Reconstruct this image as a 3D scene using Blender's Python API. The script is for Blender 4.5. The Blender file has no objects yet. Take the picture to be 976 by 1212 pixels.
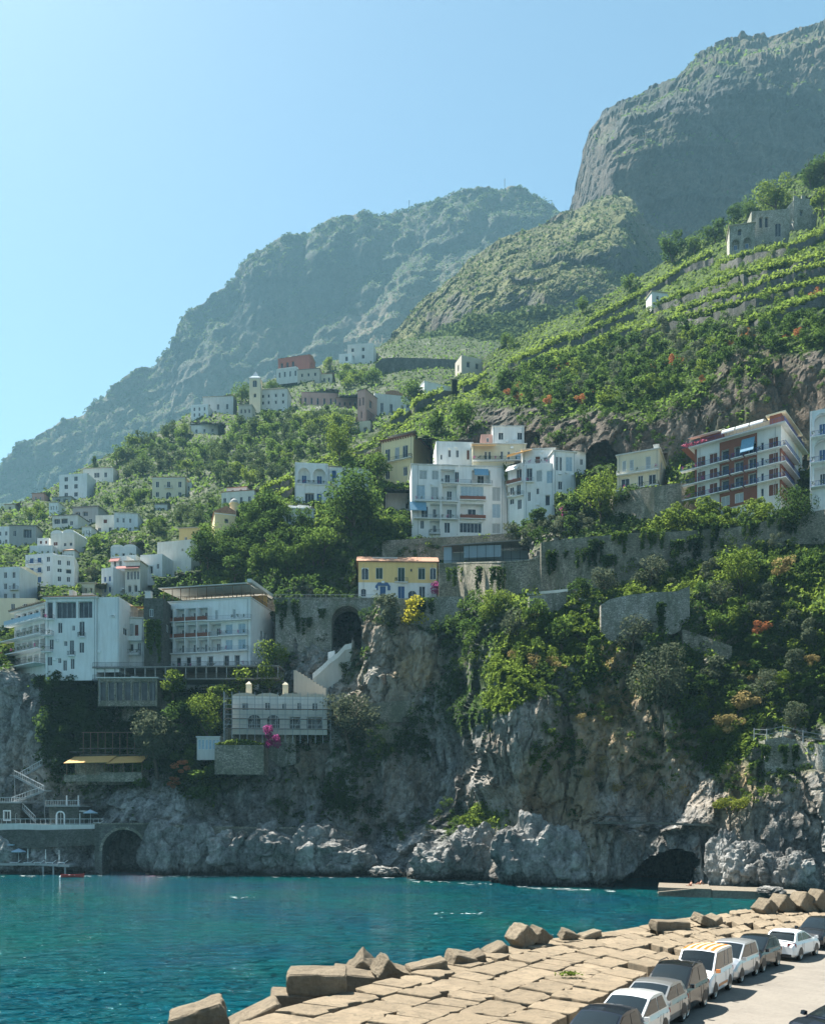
import bpy, bmesh, math, random
import numpy as np
from mathutils import Vector, Matrix
R = math.radians
rnd = random.Random(7)
SC = bpy.context.scene
COL = SC.collection
K, F, HX, HY, EYE = 0.88, 1000.0, 488.0, 972.0, 11.5

def P(px, py, Y):
    d = Y * K
    return Vector(((px - HX) / F * d, d, EYE + (HY - py) / F * d))

def tag(o, label=None, cat=None, group=None, kind=None):
    if label: o['label'] = label
    if cat: o['category'] = cat
    if group: o['group'] = group
    if kind: o['kind'] = kind
    return o

def empty(name, loc, rz=0.0):
    o = bpy.data.objects.new(name, None)
    o.empty_display_size = 0.3
    COL.objects.link(o); o.location = loc; o.rotation_euler = (0, 0, rz)
    return o

def link(name, me, parent=None):
    o = bpy.data.objects.new(name, me)
    COL.objects.link(o)
    if parent is not None: o.parent = parent
    return o

class MB:
    """collects polygons; build() links ONE mesh object"""
    def __init__(s): s.v = []; s.f = []; s.m = []
    def poly(s, pts, m=0):
        n = len(s.v); s.v.extend([tuple(p) for p in pts]); s.f.append(tuple(range(n, n + len(pts)))); s.m.append(m)
    def box(s, a, b, m=0):
        x0, y0, z0 = a; x1, y1, z1 = b
        n = len(s.v)
        s.v += [(x0,y0,z0),(x1,y0,z0),(x1,y1,z0),(x0,y1,z0),(x0,y0,z1),(x1,y0,z1),(x1,y1,z1),(x0,y1,z1)]
        for q in ((3,2,1,0),(4,5,6,7),(0,1,5,4),(1,2,6,5),(2,3,7,6),(3,0,4,7)):
            s.f.append(tuple(n+i for i in q)); s.m.append(m)
    def hexa(s, p, m=0):
        n = len(s.v); s.v += [tuple(q) for q in p]
        for q in ((3,2,1,0),(4,5,6,7),(0,1,5,4),(1,2,6,5),(2,3,7,6),(3,0,4,7)):
            s.f.append(tuple(n+i for i in q)); s.m.append(m)
    def bar(s, a, b, r, m=0, n=4, r2=None):
        a = Vector(a); b = Vector(b); d = b - a
        if d.length < 1e-6: return
        d.normalize()
        up = Vector((0,0,1)) if abs(d.z) < 0.9 else Vector((1,0,0))
        x = d.cross(up).normalized(); y = d.cross(x)
        r2 = r if r2 is None else r2
        k = len(s.v)
        for i in range(n):
            t = 2*math.pi*(i+.5)/n; s.v.append(tuple(a + (x*math.cos(t)+y*math.sin(t))*r))
        for i in range(n):
            t = 2*math.pi*(i+.5)/n; s.v.append(tuple(b + (x*math.cos(t)+y*math.sin(t))*r2))
        for i in range(n):
            j = (i+1) % n; s.f.append((k+i,k+j,k+n+j,k+n+i)); s.m.append(m)
        s.f.append(tuple(k+i for i in reversed(range(n)))); s.m.append(m)
        s.f.append(tuple(k+n+i for i in range(n))); s.m.append(m)
    def tube(s, pts, rs, m=0, n=6):
        pts = [Vector(p) for p in pts]; k = len(s.v)
        for i, p in enumerate(pts):
            d = (pts[min(i+1,len(pts)-1)] - pts[max(i-1,0)]).normalized()
            up = Vector((0,0,1)) if abs(d.z) < 0.9 else Vector((1,0,0))
            x = d.cross(up).normalized(); y = d.cross(x)
            for q in range(n):
                t = 2*math.pi*q/n; s.v.append(tuple(p + (x*math.cos(t)+y*math.sin(t))*rs[i]))
        for i in range(len(pts)-1):
            for q in range(n):
                j = (q+1) % n
                s.f.append((k+i*n+q,k+i*n+j,k+(i+1)*n+j,k+(i+1)*n+q)); s.m.append(m)
        s.f.append(tuple(k+q for q in reversed(range(n)))); s.m.append(m)
        e = k+(len(pts)-1)*n
        s.f.append(tuple(e+q for q in range(n))); s.m.append(m)
    def prism(s, outline, y0, y1, m=0, axis='y'):
        """outline (x,z) counter-clockwise, extruded along y"""
        n = len(outline); k = len(s.v)
        s.v += [(x, y0, z) for x, z in outline] + [(x, y1, z) for x, z in outline]
        s.f.append(tuple(k+i for i in range(n))); s.m.append(m)
        s.f.append(tuple(k+n+i for i in reversed(range(n)))); s.m.append(m)
        for i in range(n):
            j = (i+1) % n
            s.f.append((k+j,k+i,k+n+i,k+n+j)); s.m.append(m)
    def mesh(s, name, mats, smooth=False):
        me = bpy.data.meshes.new(name)
        me.from_pydata(s.v, [], s.f)
        for mm in (mats if isinstance(mats, (list, tuple)) else [mats]): me.materials.append(mm)
        if len(me.materials) > 1: me.polygons.foreach_set('material_index', s.m)
        if smooth: me.polygons.foreach_set('use_smooth', [True]*len(me.polygons))
        me.update()
        return me
    def build(s, name, mats, parent=None, smooth=False):
        return link(name, s.mesh(name, mats, smooth), parent)

# ------------------------------------------------------------------ noise
def _hash(ix, iy, iz, seed):
    h = (ix.astype(np.int64)*374761393 + iy.astype(np.int64)*668265263 + iz.astype(np.int64)*2147483647 + seed*1274126177) & 0xFFFFFFFF
    h = ((h ^ (h >> 13)) * 1274126177) & 0xFFFFFFFF
    h = h ^ (h >> 16)
    return (h & 0xFFFFFF) / float(0xFFFFFF)
def vnoise(p, seed=0):
    i = np.floor(p); f = p - i; i = i.astype(np.int64); u = f*f*f*(f*(f*6-15)+10)
    r = 0
    for dx in (0,1):
        wx = u[:,0] if dx else 1-u[:,0]
        for dy in (0,1):
            wy = u[:,1] if dy else 1-u[:,1]
            for dz in (0,1):
                wz = u[:,2] if dz else 1-u[:,2]
                r = r + wx*wy*wz*_hash(i[:,0]+dx, i[:,1]+dy, i[:,2]+dz, seed)
    return r*2-1
def fbm(p, oct=4, seed=0, gain=0.5, ridged=False):
    a, s, t = 1.0, 0, 0
    for o in range(oct):
        n = vnoise(p*(2.03**o) + 17.3*o, seed+o)
        if ridged: n = 1-2*np.abs(n)
        s = s + a*n; t += a; a *= gain
    return s/t
def cells(p, seed=0):
    """cellular noise: (random value of the nearest cell -1..1, distance to the border)"""
    i0 = np.floor(p).astype(np.int64); n = len(p); d1 = np.full(n, 9.0); d2 = np.full(n, 9.0); val = np.zeros(n)
    for dx in (-1,0,1):
        for dy in (-1,0,1):
            for dz in (-1,0,1):
                c = i0+np.array([dx,dy,dz]); h = [_hash(c[:,0], c[:,1], c[:,2], seed+k) for k in range(4)]
                d = np.sqrt((c[:,0]+h[0]-p[:,0])**2+(c[:,1]+h[1]-p[:,1])**2+(c[:,2]+h[2]-p[:,2])**2)
                near = d < d1; d2 = np.where(near, d1, np.minimum(d2, d)); val = np.where(near, h[3]*2-1, val); d1 = np.where(near, d, d1)
    return val, d2-d1
def rbf(pts, vals, q, chunk=20000):
    pts = np.array(pts, float)/100; vals = np.array(vals, float); q = np.asarray(q, float)/100
    n = len(pts)
    d = np.sqrt(((pts[:,None]-pts[None])**2).sum(-1))
    A = np.zeros((n+3, n+3)); A[:n,:n] = d + np.eye(n)*1e-6; A[:n,n] = 1; A[:n,n+1:] = pts; A[n,:n] = 1; A[n+1:,:n] = pts.T
    w = np.linalg.solve(A, np.concatenate([vals, np.zeros(3)]))
    out = np.empty(len(q))
    for i in range(0, len(q), chunk):
        qq = q[i:i+chunk]
        dd = np.sqrt(((qq[:,None]-pts[None])**2).sum(-1))
        out[i:i+chunk] = dd @ w[:n] + w[n] + qq @ w[n+1:]
    return out
def idw(pts, vals, q, p=4, chunk=20000):
    pts = np.array(pts, float); vals = np.array(vals, float)
    out = np.empty((len(q),)+vals.shape[1:])
    for i in range(0, len(q), chunk):
        d2 = ((q[i:i+chunk,None]-pts[None])**2).sum(-1)+30.0
        w = d2**(-p/2); w /= w.sum(1, keepdims=True)
        out[i:i+chunk] = w @ vals
    return out

# ------------------------------------------------------------------ materials
def nt(name):
    m = bpy.data.materials.new(name); m.use_nodes = True
    t = m.node_tree; t.nodes.clear()
    return m, t, t.nodes.new
class G:
    """tiny node-graph helper"""
    def __init__(s, name):
        s.m = bpy.data.materials.new(name); s.m.use_nodes = True; s.t = s.m.node_tree; s.t.nodes.clear()
    def n(s, typ, **kw):
        x = s.t.nodes.new(typ)
        for k, v in kw.items():
            if k.startswith('i_'):
                key = k[2:]; key = int(key) if key.isdigit() else key.replace('_', ' ')
                sock = x.inputs[key]
                if hasattr(v, 'is_output') or isinstance(v, bpy.types.NodeSocket): s.t.links.new(v, sock)
                else: sock.default_value = v
            else: setattr(x, k, v)
        return x
    def noise(s, scale, detail=4, rough=.55, vec=None, dist=0.0):
        x = s.n('ShaderNodeTexNoise', i_Scale=scale, i_Detail=detail, i_Roughness=rough, i_Distortion=dist)
        if vec is not None: s.t.links.new(vec, x.inputs['Vector'])
        return x.outputs['Fac']
    def ramp(s, fac, stops):
        x = s.n('ShaderNodeValToRGB', i_Fac=fac); e = x.color_ramp.elements
        while len(e) < len(stops): e.new(0.5)
        for k, (p, c) in enumerate(stops):
            e[k].position = p
            e[k].color = (c, c, c, 1) if isinstance(c, (int, float)) else (*c, 1)
        return x.outputs['Color']
    def mix(s, fac, a, b, mode='MIX'):
        x = s.n('ShaderNodeMix', data_type='RGBA', blend_type=mode)
        for k, v in ((0, fac), (6, a), (7, b)):
            if isinstance(v, bpy.types.NodeSocket): s.t.links.new(v, x.inputs[k])
            elif k == 0: x.inputs[0].default_value = v
            else: x.inputs[k].default_value = (*v, 1) if len(v) == 3 else v
        return x.outputs[2]
    def math(s, op, a, b=0.0):
        x = s.n('ShaderNodeMath', operation=op)
        for k, v in ((0, a), (1, b)):
            if isinstance(v, bpy.types.NodeSocket): s.t.links.new(v, x.inputs[k])
            else: x.inputs[k].default_value = v
        return x.outputs[0]
    def coord(s, scale=(1,1,1), kind='Object', rot=(0,0,0)):
        c = s.n('ShaderNodeTexCoord').outputs[kind] if kind != 'Position' else s.n('ShaderNodeNewGeometry').outputs['Position']
        m = s.n('ShaderNodeMapping'); s.t.links.new(c, m.inputs['Vector']); m.inputs['Scale'].default_value = scale; m.inputs['Rotation'].default_value = rot
        return m.outputs['Vector']
    def bump(s, h, strength=.3, dist=.1, normal=None):
        x = s.n('ShaderNodeBump', i_Strength=strength, i_Distance=dist, i_Height=h)
        if normal is not None: s.t.links.new(normal, x.inputs['Normal'])
        return x.outputs['Normal']
    def out(s, color, rough=.8, normal=None, metal=0.0, spec=.3, **kw):
        b = s.n('ShaderNodeBsdfPrincipled')
        for k, v in (('Base Color', color), ('Roughness', rough), ('Metallic', metal), ('Specular IOR Level', spec)):
            if isinstance(v, bpy.types.NodeSocket): s.t.links.new(v, b.inputs[k])
            elif k == 'Base Color': b.inputs[k].default_value = (*v, 1)
            else: b.inputs[k].default_value = v
        for k, v in kw.items(): b.inputs[k.replace('_', ' ')].default_value = v
        if normal is not None: s.t.links.new(normal, b.inputs['Normal'])
        o = s.n('ShaderNodeOutputMaterial'); s.t.links.new(b.outputs[0], o.inputs['Surface'])
        return s.m
def plaster(name, col, dirt=.25, rough=.85):
    g = G(name); v = g.coord((1,1,1), 'Position'); vs = g.coord((1.2,1.2,.16), 'Position')
    st = g.ramp(g.noise(1.0, 5, .65, vs), [(.42, 0.0), (.75, 1.0)])
    bl = g.ramp(g.noise(.35, 4, .6, v), [(.35, 0.0), (.7, 1.0)])
    c = g.mix(g.math('MULTIPLY', st, dirt), col, tuple(x*.55 for x in col))
    c = g.mix(g.math('MULTIPLY', bl, dirt*.8), c, tuple(a*b for a, b in zip(col, (.8,.76,.68))))
    return g.out(c, rough, g.bump(g.noise(6, 4, .6, v), .25, .03))
def plain(name, col, rough=.6, metal=0.0, var=.15, scale=3.0, spec=.3):
    g = G(name); v = g.coord((1,1,1), 'Position')
    c = g.mix(g.ramp(g.noise(scale, 4, .6, v), [(.3, 0.0), (.7, 1.0)]), tuple(x*(1-var) for x in col), tuple(min(1, x*(1+var)) for x in col))
    return g.out(c, rough, None, metal, spec)
def stone(name, col, scale=1.1, mortar=(.12,.115,.1), dark=.5, rot=(R(90),0,0)):
    """random rubble masonry"""
    g = G(name); v = g.coord((1,1,1.5), 'Position')
    vo = g.n('ShaderNodeTexVoronoi', feature='F1', i_Scale=scale); g.t.links.new(v, vo.inputs['Vector'])
    ed = g.n('ShaderNodeTexVoronoi', feature='DISTANCE_TO_EDGE', i_Scale=scale); g.t.links.new(v, ed.inputs['Vector'])
    hue = g.n('ShaderNodeSeparateColor', i_Color=vo.outputs['Color']).outputs[0]
    c = g.mix(hue, tuple(x*dark for x in col), tuple(x*1.25 for x in col))
    big = g.ramp(g.noise(.22, 7, .75, g.coord((1,1,.5), 'Position'), 1.0), [(.4, 0.0), (.62, 1.0)])
    c = g.mix(g.math('MULTIPLY', big, .8), c, tuple(a*b*.38 for a, b in zip(col, (.8,1.0,.7))))
    lt = g.ramp(g.noise(.5, 6, .7, g.coord((1,1,.35), 'Position')), [(.56, 0.0), (.7, .6)]); c = g.mix(lt, c, tuple(min(1, a*1.7) for a in col))
    e = g.ramp(ed.outputs['Distance'], [(0.0, 0.0), (.1, 1.0)])
    c = g.mix(e, mortar, c)
    h = g.math('ADD', g.math('MULTIPLY', e, .6), g.noise(5, 4, .6, v))
    return g.out(c, .92, g.bump(h, .7, .12), spec=.15)
M = {}
M['white'] = plaster('white_plaster', (.80,.81,.80), .42); M['white_b'] = plaster('warm_white_plaster', (.80,.77,.70), .5); M['white_c'] = plaster('cool_white_plaster', (.70,.74,.76), .45)
M['white2'] = plaster('old_white_plaster', (.66,.66,.63), .45)
M['cream'] = plaster('cream_plaster', (.72,.64,.47), .25)
M['yellow'] = plaster('yellow_plaster', (.80,.58,.25), .3)
M['paleyellow'] = plaster('pale_yellow_plaster', (.80,.68,.40), .25)
M['pink'] = plaster('pink_plaster', (.62,.36,.30), .35)
M['redpink'] = plaster('red_plaster', (.46,.17,.13), .35)
M['beige'] = plaster('beige_plaster', (.56,.50,.42), .35)
M['grey'] = plaster('grey_plaster', (.40,.40,.39), .4)
M['bluegrey'] = plaster('blue_grey_plaster', (.28,.36,.42), .25)
M['brick'] = plaster('red_brick_cladding', (.23,.085,.055), .3)
M['terracotta'] = plain('terracotta_tile', (.36,.19,.115), .85, var=.45, scale=2.2)
M['greyroof'] = plain('grey_roof_felt', (.22,.21,.20), .9, var=.25)
M['paleroof'] = plain('pale_roof_screed', (.50,.43,.34), .9, var=.2)
M['glass'] = None
M['shutter_blue'] = plain('blue_shutter', (.05,.12,.26), .6)
M['shutter_green'] = plain('green_shutter', (.025,.06,.05), .6)
M['shutter_brown'] = plain('brown_shutter', (.16,.055,.035), .6)
M['shutter_grey'] = plain('grey_shutter', (.42,.45,.45), .6)
M['shutter_pale'] = plain('pale_blue_blind', (.38,.50,.58), .6)
M['rail'] = plain('dark_iron', (.03,.035,.04), .5, .3)
M['railblue'] = plain('blue_iron', (.025,.07,.24), .5)
M['railwhite'] = plain('white_iron', (.62,.64,.64), .5)
M['railgrey'] = plain('grey_steel', (.30,.32,.33), .45, .4)
M['wood'] = plain('weathered_wood', (.20,.13,.08), .8, var=.3)
M['awning_white'] = plain('white_canvas', (.74,.74,.70), .8)
M['awning_tan'] = plain('tan_canvas', (.60,.34,.11), .8)
M['awning_red'] = plain('maroon_canvas', (.25,.06,.05), .8)
M['awning_blue'] = plain('blue_canvas', (.16,.32,.44), .8)
M['stone'] = stone('rubble_stone', (.36,.32,.255), 2.6)
M['stone_dark'] = stone('dark_rubble_stone', (.16,.155,.14), 2.6)
M['stone_arch'] = stone('viaduct_stone', (.40,.375,.33), 2.2, dark=.65)
M['jetty'] = plain('jetty_concrete', (.17,.145,.11), .9, var=.3)
M['stone_pale'] = stone('pale_ruin_stone', (.52,.49,.43), 2.2, dark=.7)
M['trim'] = plain('white_trim', (.80,.81,.80), .7)
def glass_mat():
    g = G('window_glass'); v = g.coord((.5,.5,.5), 'Position')
    c = g.ramp(g.noise(1.3, 3, .6, v), [(.35, (.012,.016,.022)), (.7, (.06,.075,.085))])
    return g.out(c, .12, spec=.5)
M['glass'] = glass_mat()
# ------------------------------------------------------------------ terrain sheets
# every sheet is real ground: control heights/distances, then rock relief in metres
WD = {}; CUTS = []      # (px0,px1,py0,py1,Ymin): where a building is dug into the slope
def poly_in(px, py, poly):
    r = np.zeros(len(px), bool); n = len(poly)
    for i in range(n):
        x0, y0 = poly[i]; x1, y1 = poly[(i+1) % n]
        c = ((y0 > py) != (y1 > py)) & (px < (x1-x0)*(py-y0)/((y1-y0) if y1 != y0 else 1e-9)+x0)
        r ^= c
    return r
class Sheet:
    def __init__(s, name, xs, top, bottom, ctrl, nv, amp, back, seed, holes=(), cuts=True, pad=.8, stretch=(1,1,.35), topnoise=0.0):
        px = np.arange(*xs); nu = len(px)
        tp = np.interp(px, [t[0] for t in top], [t[1] for t in top]); bt = np.interp(px, [t[0] for t in bottom], [t[1] for t in bottom])
        if topnoise:
            q = np.stack([px*.02, px*0+seed, px*0], 1); tp = tp + topnoise*fbm(q, 6, seed+50, .62)
        v = np.linspace(0, 1, nv)
        PX = np.repeat(px[:,None], nv, 1); PY = bt[:,None] + (tp-bt)[:,None]*v[None]
        q = np.stack([PX.ravel(), PY.ravel()], 1)
        D = rbf([(c[0], c[1]) for c in ctrl], [c[2] for c in ctrl], q)*K
        x = (q[:,0]-HX)/F*D; z = EYE+(HY-q[:,1])/F*D
        p = np.stack([x, D, z], 1)
        p += displacement(p, amp, seed, stretch)
        for poly, dep in holes:
            ins = poly_in(q[:,0] + 4*vnoise(q/9.0 @ np.array([[1,0,0],[0,1,0]]), 3), q[:,1], poly)
            sc = (p[ins,1]+dep)/p[ins,1]
            p[ins] = np.array([0,0,EYE]) + (p[ins]-np.array([0,0,EYE]))*sc[:,None]
        if cuts:
            for (a, b, c, d, Y) in CUTS:
                w = (q[:,0] > a-pad) & (q[:,0] < b+pad) & (q[:,1] > c-pad) & (q[:,1] < d)
                far = w & (p[:,1] < Y*K)
                sc = (Y*K)/p[far,1]
                p[far] = np.array([0,0,EYE]) + (p[far]-np.array([0,0,EYE]))*sc[:,None]
        s.px, s.nu, s.nv = px, nu, nv
        s.q = q; s.p = p; s.PY = PY; s.back = back; s.name = name
        s.finish()
    def finish(s):
        nu, nv, back = s.nu, s.nv, s.back; g = s.p.reshape(nu, nv, 3)
        extra = []
        for (dy, dz) in back:
            e = g[:,-1].copy(); sc = (e[:,1]+dy)/e[:,1]; e[:,0] *= sc; e[:,1] += dy; e[:,2] += dz
            extra.append(e)
        s.g = g
        full = np.concatenate([g]+[e[:,None] for e in extra], 1); n2 = full.shape[1]
        s.full = full
        idx = np.arange(nu*n2).reshape(nu, n2)
        f = np.stack([idx[:-1,:-1], idx[1:,:-1], idx[1:,1:], idx[:-1,1:]], -1).reshape(-1, 4)
        s.verts = full.reshape(-1, 3); s.faces = f; s.n2 = n2
    def build(s, mat, attrs, label=None, kind='structure', smooth=True):
        me = bpy.data.meshes.new(s.name)
        me.vertices.add(len(s.verts)); me.vertices.foreach_set('co', s.verts.ravel())
        nf = len(s.faces); me.loops.add(nf*4); me.loops.foreach_set('vertex_index', s.faces.ravel().astype(np.int32))
        me.polygons.add(nf); me.polygons.foreach_set('loop_start', np.arange(nf, dtype=np.int32)*4)
        me.update(calc_edges=True); me.validate()
        for nm, val in attrs.items():
            a = me.attributes.new(nm, 'FLOAT', 'POINT')
            full = np.zeros((s.nu, s.n2)); full[:,:s.nv] = val.reshape(s.nu, s.nv); full[:,s.nv:] = val.reshape(s.nu, s.nv)[:,-1:]
            a.data.foreach_set('value', full.ravel())
        me.polygons.foreach_set('use_smooth', [smooth]*nf)
        me.materials.append(mat)
        o = link(s.name, me); o['kind'] = kind
        if label: o['label'] = label
        s.obj = o
        return o
    def carve(s, walls):
        """set masonry walls into the slope: each stands where the ground meets its foot, the ground behind is dug back"""
        g = s.p.reshape(s.nu, s.nv, 3)
        for pts in walls:
            xs = np.array([p[0] for p in pts], float); n = max(3, int((xs[-1]-xs[0])/5)); tx = np.linspace(xs[0], xs[-1], n)
            yt = np.interp(tx, xs, [p[1] for p in pts]); yb = np.interp(tx, xs, [p[2] for p in pts])
            d = np.array([s.at(a, b).y for a, b in zip(tx, yb)]); k = max(3, n//3); dp = np.pad(d, k, mode='edge'); d = np.array([np.median(dp[i:i+2*k+1]) for i in range(n)])
            d = np.convolve(np.pad(d, 2, mode='edge'), np.ones(5)/5, 'valid')
            WD[tuple(pts)] = (tx, yt, yb, d)
            ins = (s.q[:,0] > xs[0]-1.5) & (s.q[:,0] < xs[-1]+1.5); Tq = np.interp(s.q[:,0], tx, yt); Bq = np.interp(s.q[:,0], tx, yb); Dq = np.interp(s.q[:,0], tx, d)
            m = ins & (s.q[:,1] > Tq-.5) & (s.q[:,1] < Bq+1) & (s.p[:,1] < Dq+1.0)
            sc = (Dq[m]+1.0)/s.p[m,1]; s.p[m] = np.array([0,0,EYE])+(s.p[m]-np.array([0,0,EYE]))*sc[:,None]
            m = ins & (s.q[:,1] <= Tq-.5) & (s.q[:,1] > Tq-40) & (s.p[:,1] < Dq+.8)
            sc = (Dq[m]+1.0)/s.p[m,1]; s.p[m] = np.array([0,0,EYE])+(s.p[m]-np.array([0,0,EYE]))*sc[:,None]
        s.finish()
    def at(s, px, py):
        """point on the finished ground seen in that direction"""
        u = (px-s.px[0])/(s.px[1]-s.px[0]); i = int(min(max(u, 0), s.nu-2)); fu = min(max(u-i, 0), 1)
        col = s.PY[i]*(1-fu)+s.PY[i+1]*fu
        b, t = col[0], col[-1]
        v = min(max((py-b)/(t-b), 0), 1)*(s.nv-1); j = int(min(v, s.nv-2)); fv = v-j
        g = s.g
        p = (g[i,j]*(1-fu)+g[i+1,j]*fu)*(1-fv)+(g[i,j+1]*(1-fu)+g[i+1,j+1]*fu)*fv
        return Vector(p)
    def normals(s):
        du = np.gradient(s.g, axis=0); dv = np.gradient(s.g, axis=1)
        n = np.cross(du, dv); n /= np.linalg.norm(n, axis=-1, keepdims=True)+1e-9
        return n
def displacement(p, amp, seed, stretch):
    """rock relief: mostly towards/away along the slope and a little up, metres"""
    st = np.array(stretch)
    o = np.zeros_like(p)
    for (size, a, ridged) in amp:
        q = p*st/size
        if ridged == 'l':      # strata: ledges that run along the face
            zz = (p[:,2]+14*fbm(p/160., 2, seed))/size; k = np.floor(zz); f = zz-k; o[:,1] += a*(_hash(k.astype(np.int64), k.astype(np.int64)*0+3, k.astype(np.int64)*0, seed)*1.2-.6+f*.9)*(.6+.6*fbm(p/120.+9, 3, seed)); continue
        if ridged == 'c':
            val, bd = cells(q+.35*np.stack([vnoise(q*1.7, 1), vnoise(q*1.7, 2), vnoise(q*1.7, 3)], 1), seed+int(size))
            o[:,1] += a*(val*.8+np.clip(.16-bd, 0, .16)*3.5); o[:,0] += a*.35*val; continue
        n = fbm(q, 5, seed+int(size*7) % 97, .58, ridged)
        o[:,1] += a*n
        o[:,0] += a*.45*fbm(q+31.7, 3, seed+5)
        o[:,2] += a*.35*fbm(q+91.7, 3, seed+9)
    return o
# ------------------------------------------------------------------ ground data
A_TOP = [(-160,692),(0,694),(100,690),(200,676),(330,640),(450,600),(560,552),(700,552),(800,552),(976,548),(1160,540)]
A_BOT = [(-160,1050),(440,1050),(500,1056),(600,1062),(640,1066),(740,1076),(860,1086),(976,1100),(1160,1125)]
A_CTRL = [
 (-160,1036,209),(-160,900,222),(-160,790,230),(-160,690,270),
 (0,1048,206),(0,1036,206),(0,978,210),(0,970,220),(0,930,223),(0,850,226),(0,795,228),(0,760,246),(0,700,275),
 (60,1036,206),(60,1025,208),(60,978,210),(60,970,220),(60,800,230),(60,690,280),
 (120,1036,207),(120,978,210),(120,940,216),(120,900,220),(120,830,229),(120,700,275),
 (150,1036,206),(150,976,209),(150,940,214),(150,912,217),(150,890,224),(150,830,231),(150,795,236),(150,700,272),
 (185,1036,203),(185,990,204),(185,975,208),(185,940,212),(185,880,219),(185,800,236),(185,700,268),
 (250,1048,203),(250,1036,203),(250,990,205),(250,978,210),(250,940,213),(250,886,217),(250,870,224),(250,800,240),(250,690,270),
 (300,1036,203),(300,985,206),(300,975,211),(300,930,213),(300,880,217),(300,862,225),(300,800,236),(300,700,252),
 (340,1036,202),(340,990,205),(340,980,211),(340,900,215),(340,865,218),(340,800,234),(340,712,240),(340,640,262),
 (410,1048,199),(410,1036,199),(410,1000,204),(410,985,210),(410,900,215),(410,840,219),(410,800,227),(410,760,236),(410,712,243),(410,700,248),(410,650,256),(410,610,272),
 (455,1036,200),(455,1000,208),(455,900,214),(455,800,220),(455,730,227),(455,640,258),
 (500,1048,188),(500,1042,188),(500,1020,190),(500,1000,200),(500,980,208),(500,900,217),(500,800,221),(500,730,227),(500,700,248),(500,640,258),(500,600,268),(500,556,285),
 (545,1050,186),(545,1020,187),(545,985,190),(545,977,203),(545,940,208),(545,880,212),(545,800,216),(545,720,230),(545,690,244),(545,640,256),
 (560,960,203),(562,900,206),(562,820,209),(570,760,205),(575,720,212),
 (577,980,188),(574,930,183),(573,890,182),(575,840,180),(590,800,184),(605,760,190),(620,720,196),(600,695,216),(590,660,244),
 (595,1040,180),(600,1010,183),(640,1048,173),(640,1030,173),(640,985,176),(640,970,180),(640,930,175),(640,870,176),(640,800,181.5),(640,750,189),(640,712,197),(640,698,215),(640,690,226),(640,650,228),(640,610,250),
 (690,1050,168),(690,985,171),(690,970,175),(690,900,177),(690,830,181),(690,750,189),(690,712,196),(690,690,210),(690,650,222),(690,600,240),
 (740,1052,163),(740,985,166),(740,972,171),(740,900,173),(740,800,180),(740,755,184),(740,706,190),(740,690,200),(740,650,212),(740,632,218),(740,590,236),
 (800,1054,160),(800,985,163),(800,972,168),(800,900,170),(800,800,176),(800,755,181),(800,705,187),(800,680,198),(800,645,206),(800,600,222),
 (842,1054,156),(842,1000,157),(842,975,160),(842,900,168),(842,800,174),(842,700,188),(842,640,204),(842,600,216),
 (900,1060,150),(900,1000,153),(900,940,155),(900,885,158),(900,870,163),(900,800,170),(900,700,182),(900,640,196),(900,600,210),
 (976,1062,147),(976,1000,149),(976,900,153),(976,870,160),(976,800,166),(976,700,176),(976,640,190),(976,600,204),
 (1100,1070,140),(1100,880,152),(1100,700,170),(1100,600,195),(1160,1070,136),(1160,560,200)]
A_AMP = [(26,3.0,False),(11,2.2,True),(9,1.7,'c'),(3.6,1.0,'c'),(1.5,.5,'c'),(2.2,.7,True)]
A_HOLES = [([(722,1060),(730,1046),(748,1036),(768,1022),(785,1013),(808,1009),(830,1014),(838,1024),(834,1040),(830,1060)], 26),
           ([(119,1040),(119,1002),(128,988),(148,980),(166,986),(176,1000),(178,1040)], 9),
           ([(389,762),(389,735),(400,716),(420,716),(432,740),(432,765)], 26),
           ([(586,1045),(598,1020),(612,1000),(620,1010),(612,1030),(604,1048)], 7)]
B_TOP = [(240,640),(270,618),(290,594),(345,566),(370,548),(440,520),(450,506),(480,481),(520,461),(560,432),(600,405),(640,386),(690,366),(740,337),(800,303),(870,262),(930,214),(976,188),(1060,140),(1160,90)]
B_BOT = [(240,720),(450,640),(560,610),(976,610),(1160,610)]
B_CTRL = [(240,640,285),(270,620,290),(300,600,295),(300,680,268),(345,568,312),(345,600,285),(345,640,272),(400,540,325),(400,600,285),(440,522,330),(450,560,295),(450,600,280),(450,507,345),
 (500,472,385),(500,490,345),(500,515,300),(500,560,285),(500,610,278),(560,434,440),(560,455,400),(560,480,330),(560,500,292),(560,560,275),(560,610,268),
 (640,388,455),(640,420,390),(640,450,330),(600,490,300),(600,525,296),(640,475,296),(640,490,286),(640,540,266),(640,600,258),
 (720,350,455),(720,400,370),(720,440,320),(720,470,274),(720,490,262),(720,540,257),(720,600,250),
 (800,305,450),(800,350,380),(800,400,325),(800,440,278),(800,470,253),(800,490,250),(800,540,247),(800,600,240),
 (870,263,440),(870,300,380),(870,350,325),(870,400,272),(870,420,250),(870,470,243),(870,540,239),(870,600,230),
 (930,216,440),(930,260,390),(930,300,345),(930,350,300),(930,395,256),(930,415,243),(930,470,237),(930,540,232),(930,600,224),
 (976,190,440),(976,240,390),(976,300,330),(976,350,290),(976,390,249),(976,410,236),(976,470,230),(976,600,218),
 (1160,95,450),(1160,300,300),(1160,400,240),(1160,600,210)]
B_AMP = [(30,2.4,False),(11,.7,False),(6,.9,'c'),(2.2,.5,'c')]
B_HOLES = [([(608,545),(607,520),(618,510),(632,512),(640,525),(646,545)], 8), ([(690,570),(695,530),(715,520),(728,535),(726,575)], 7)]
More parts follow.
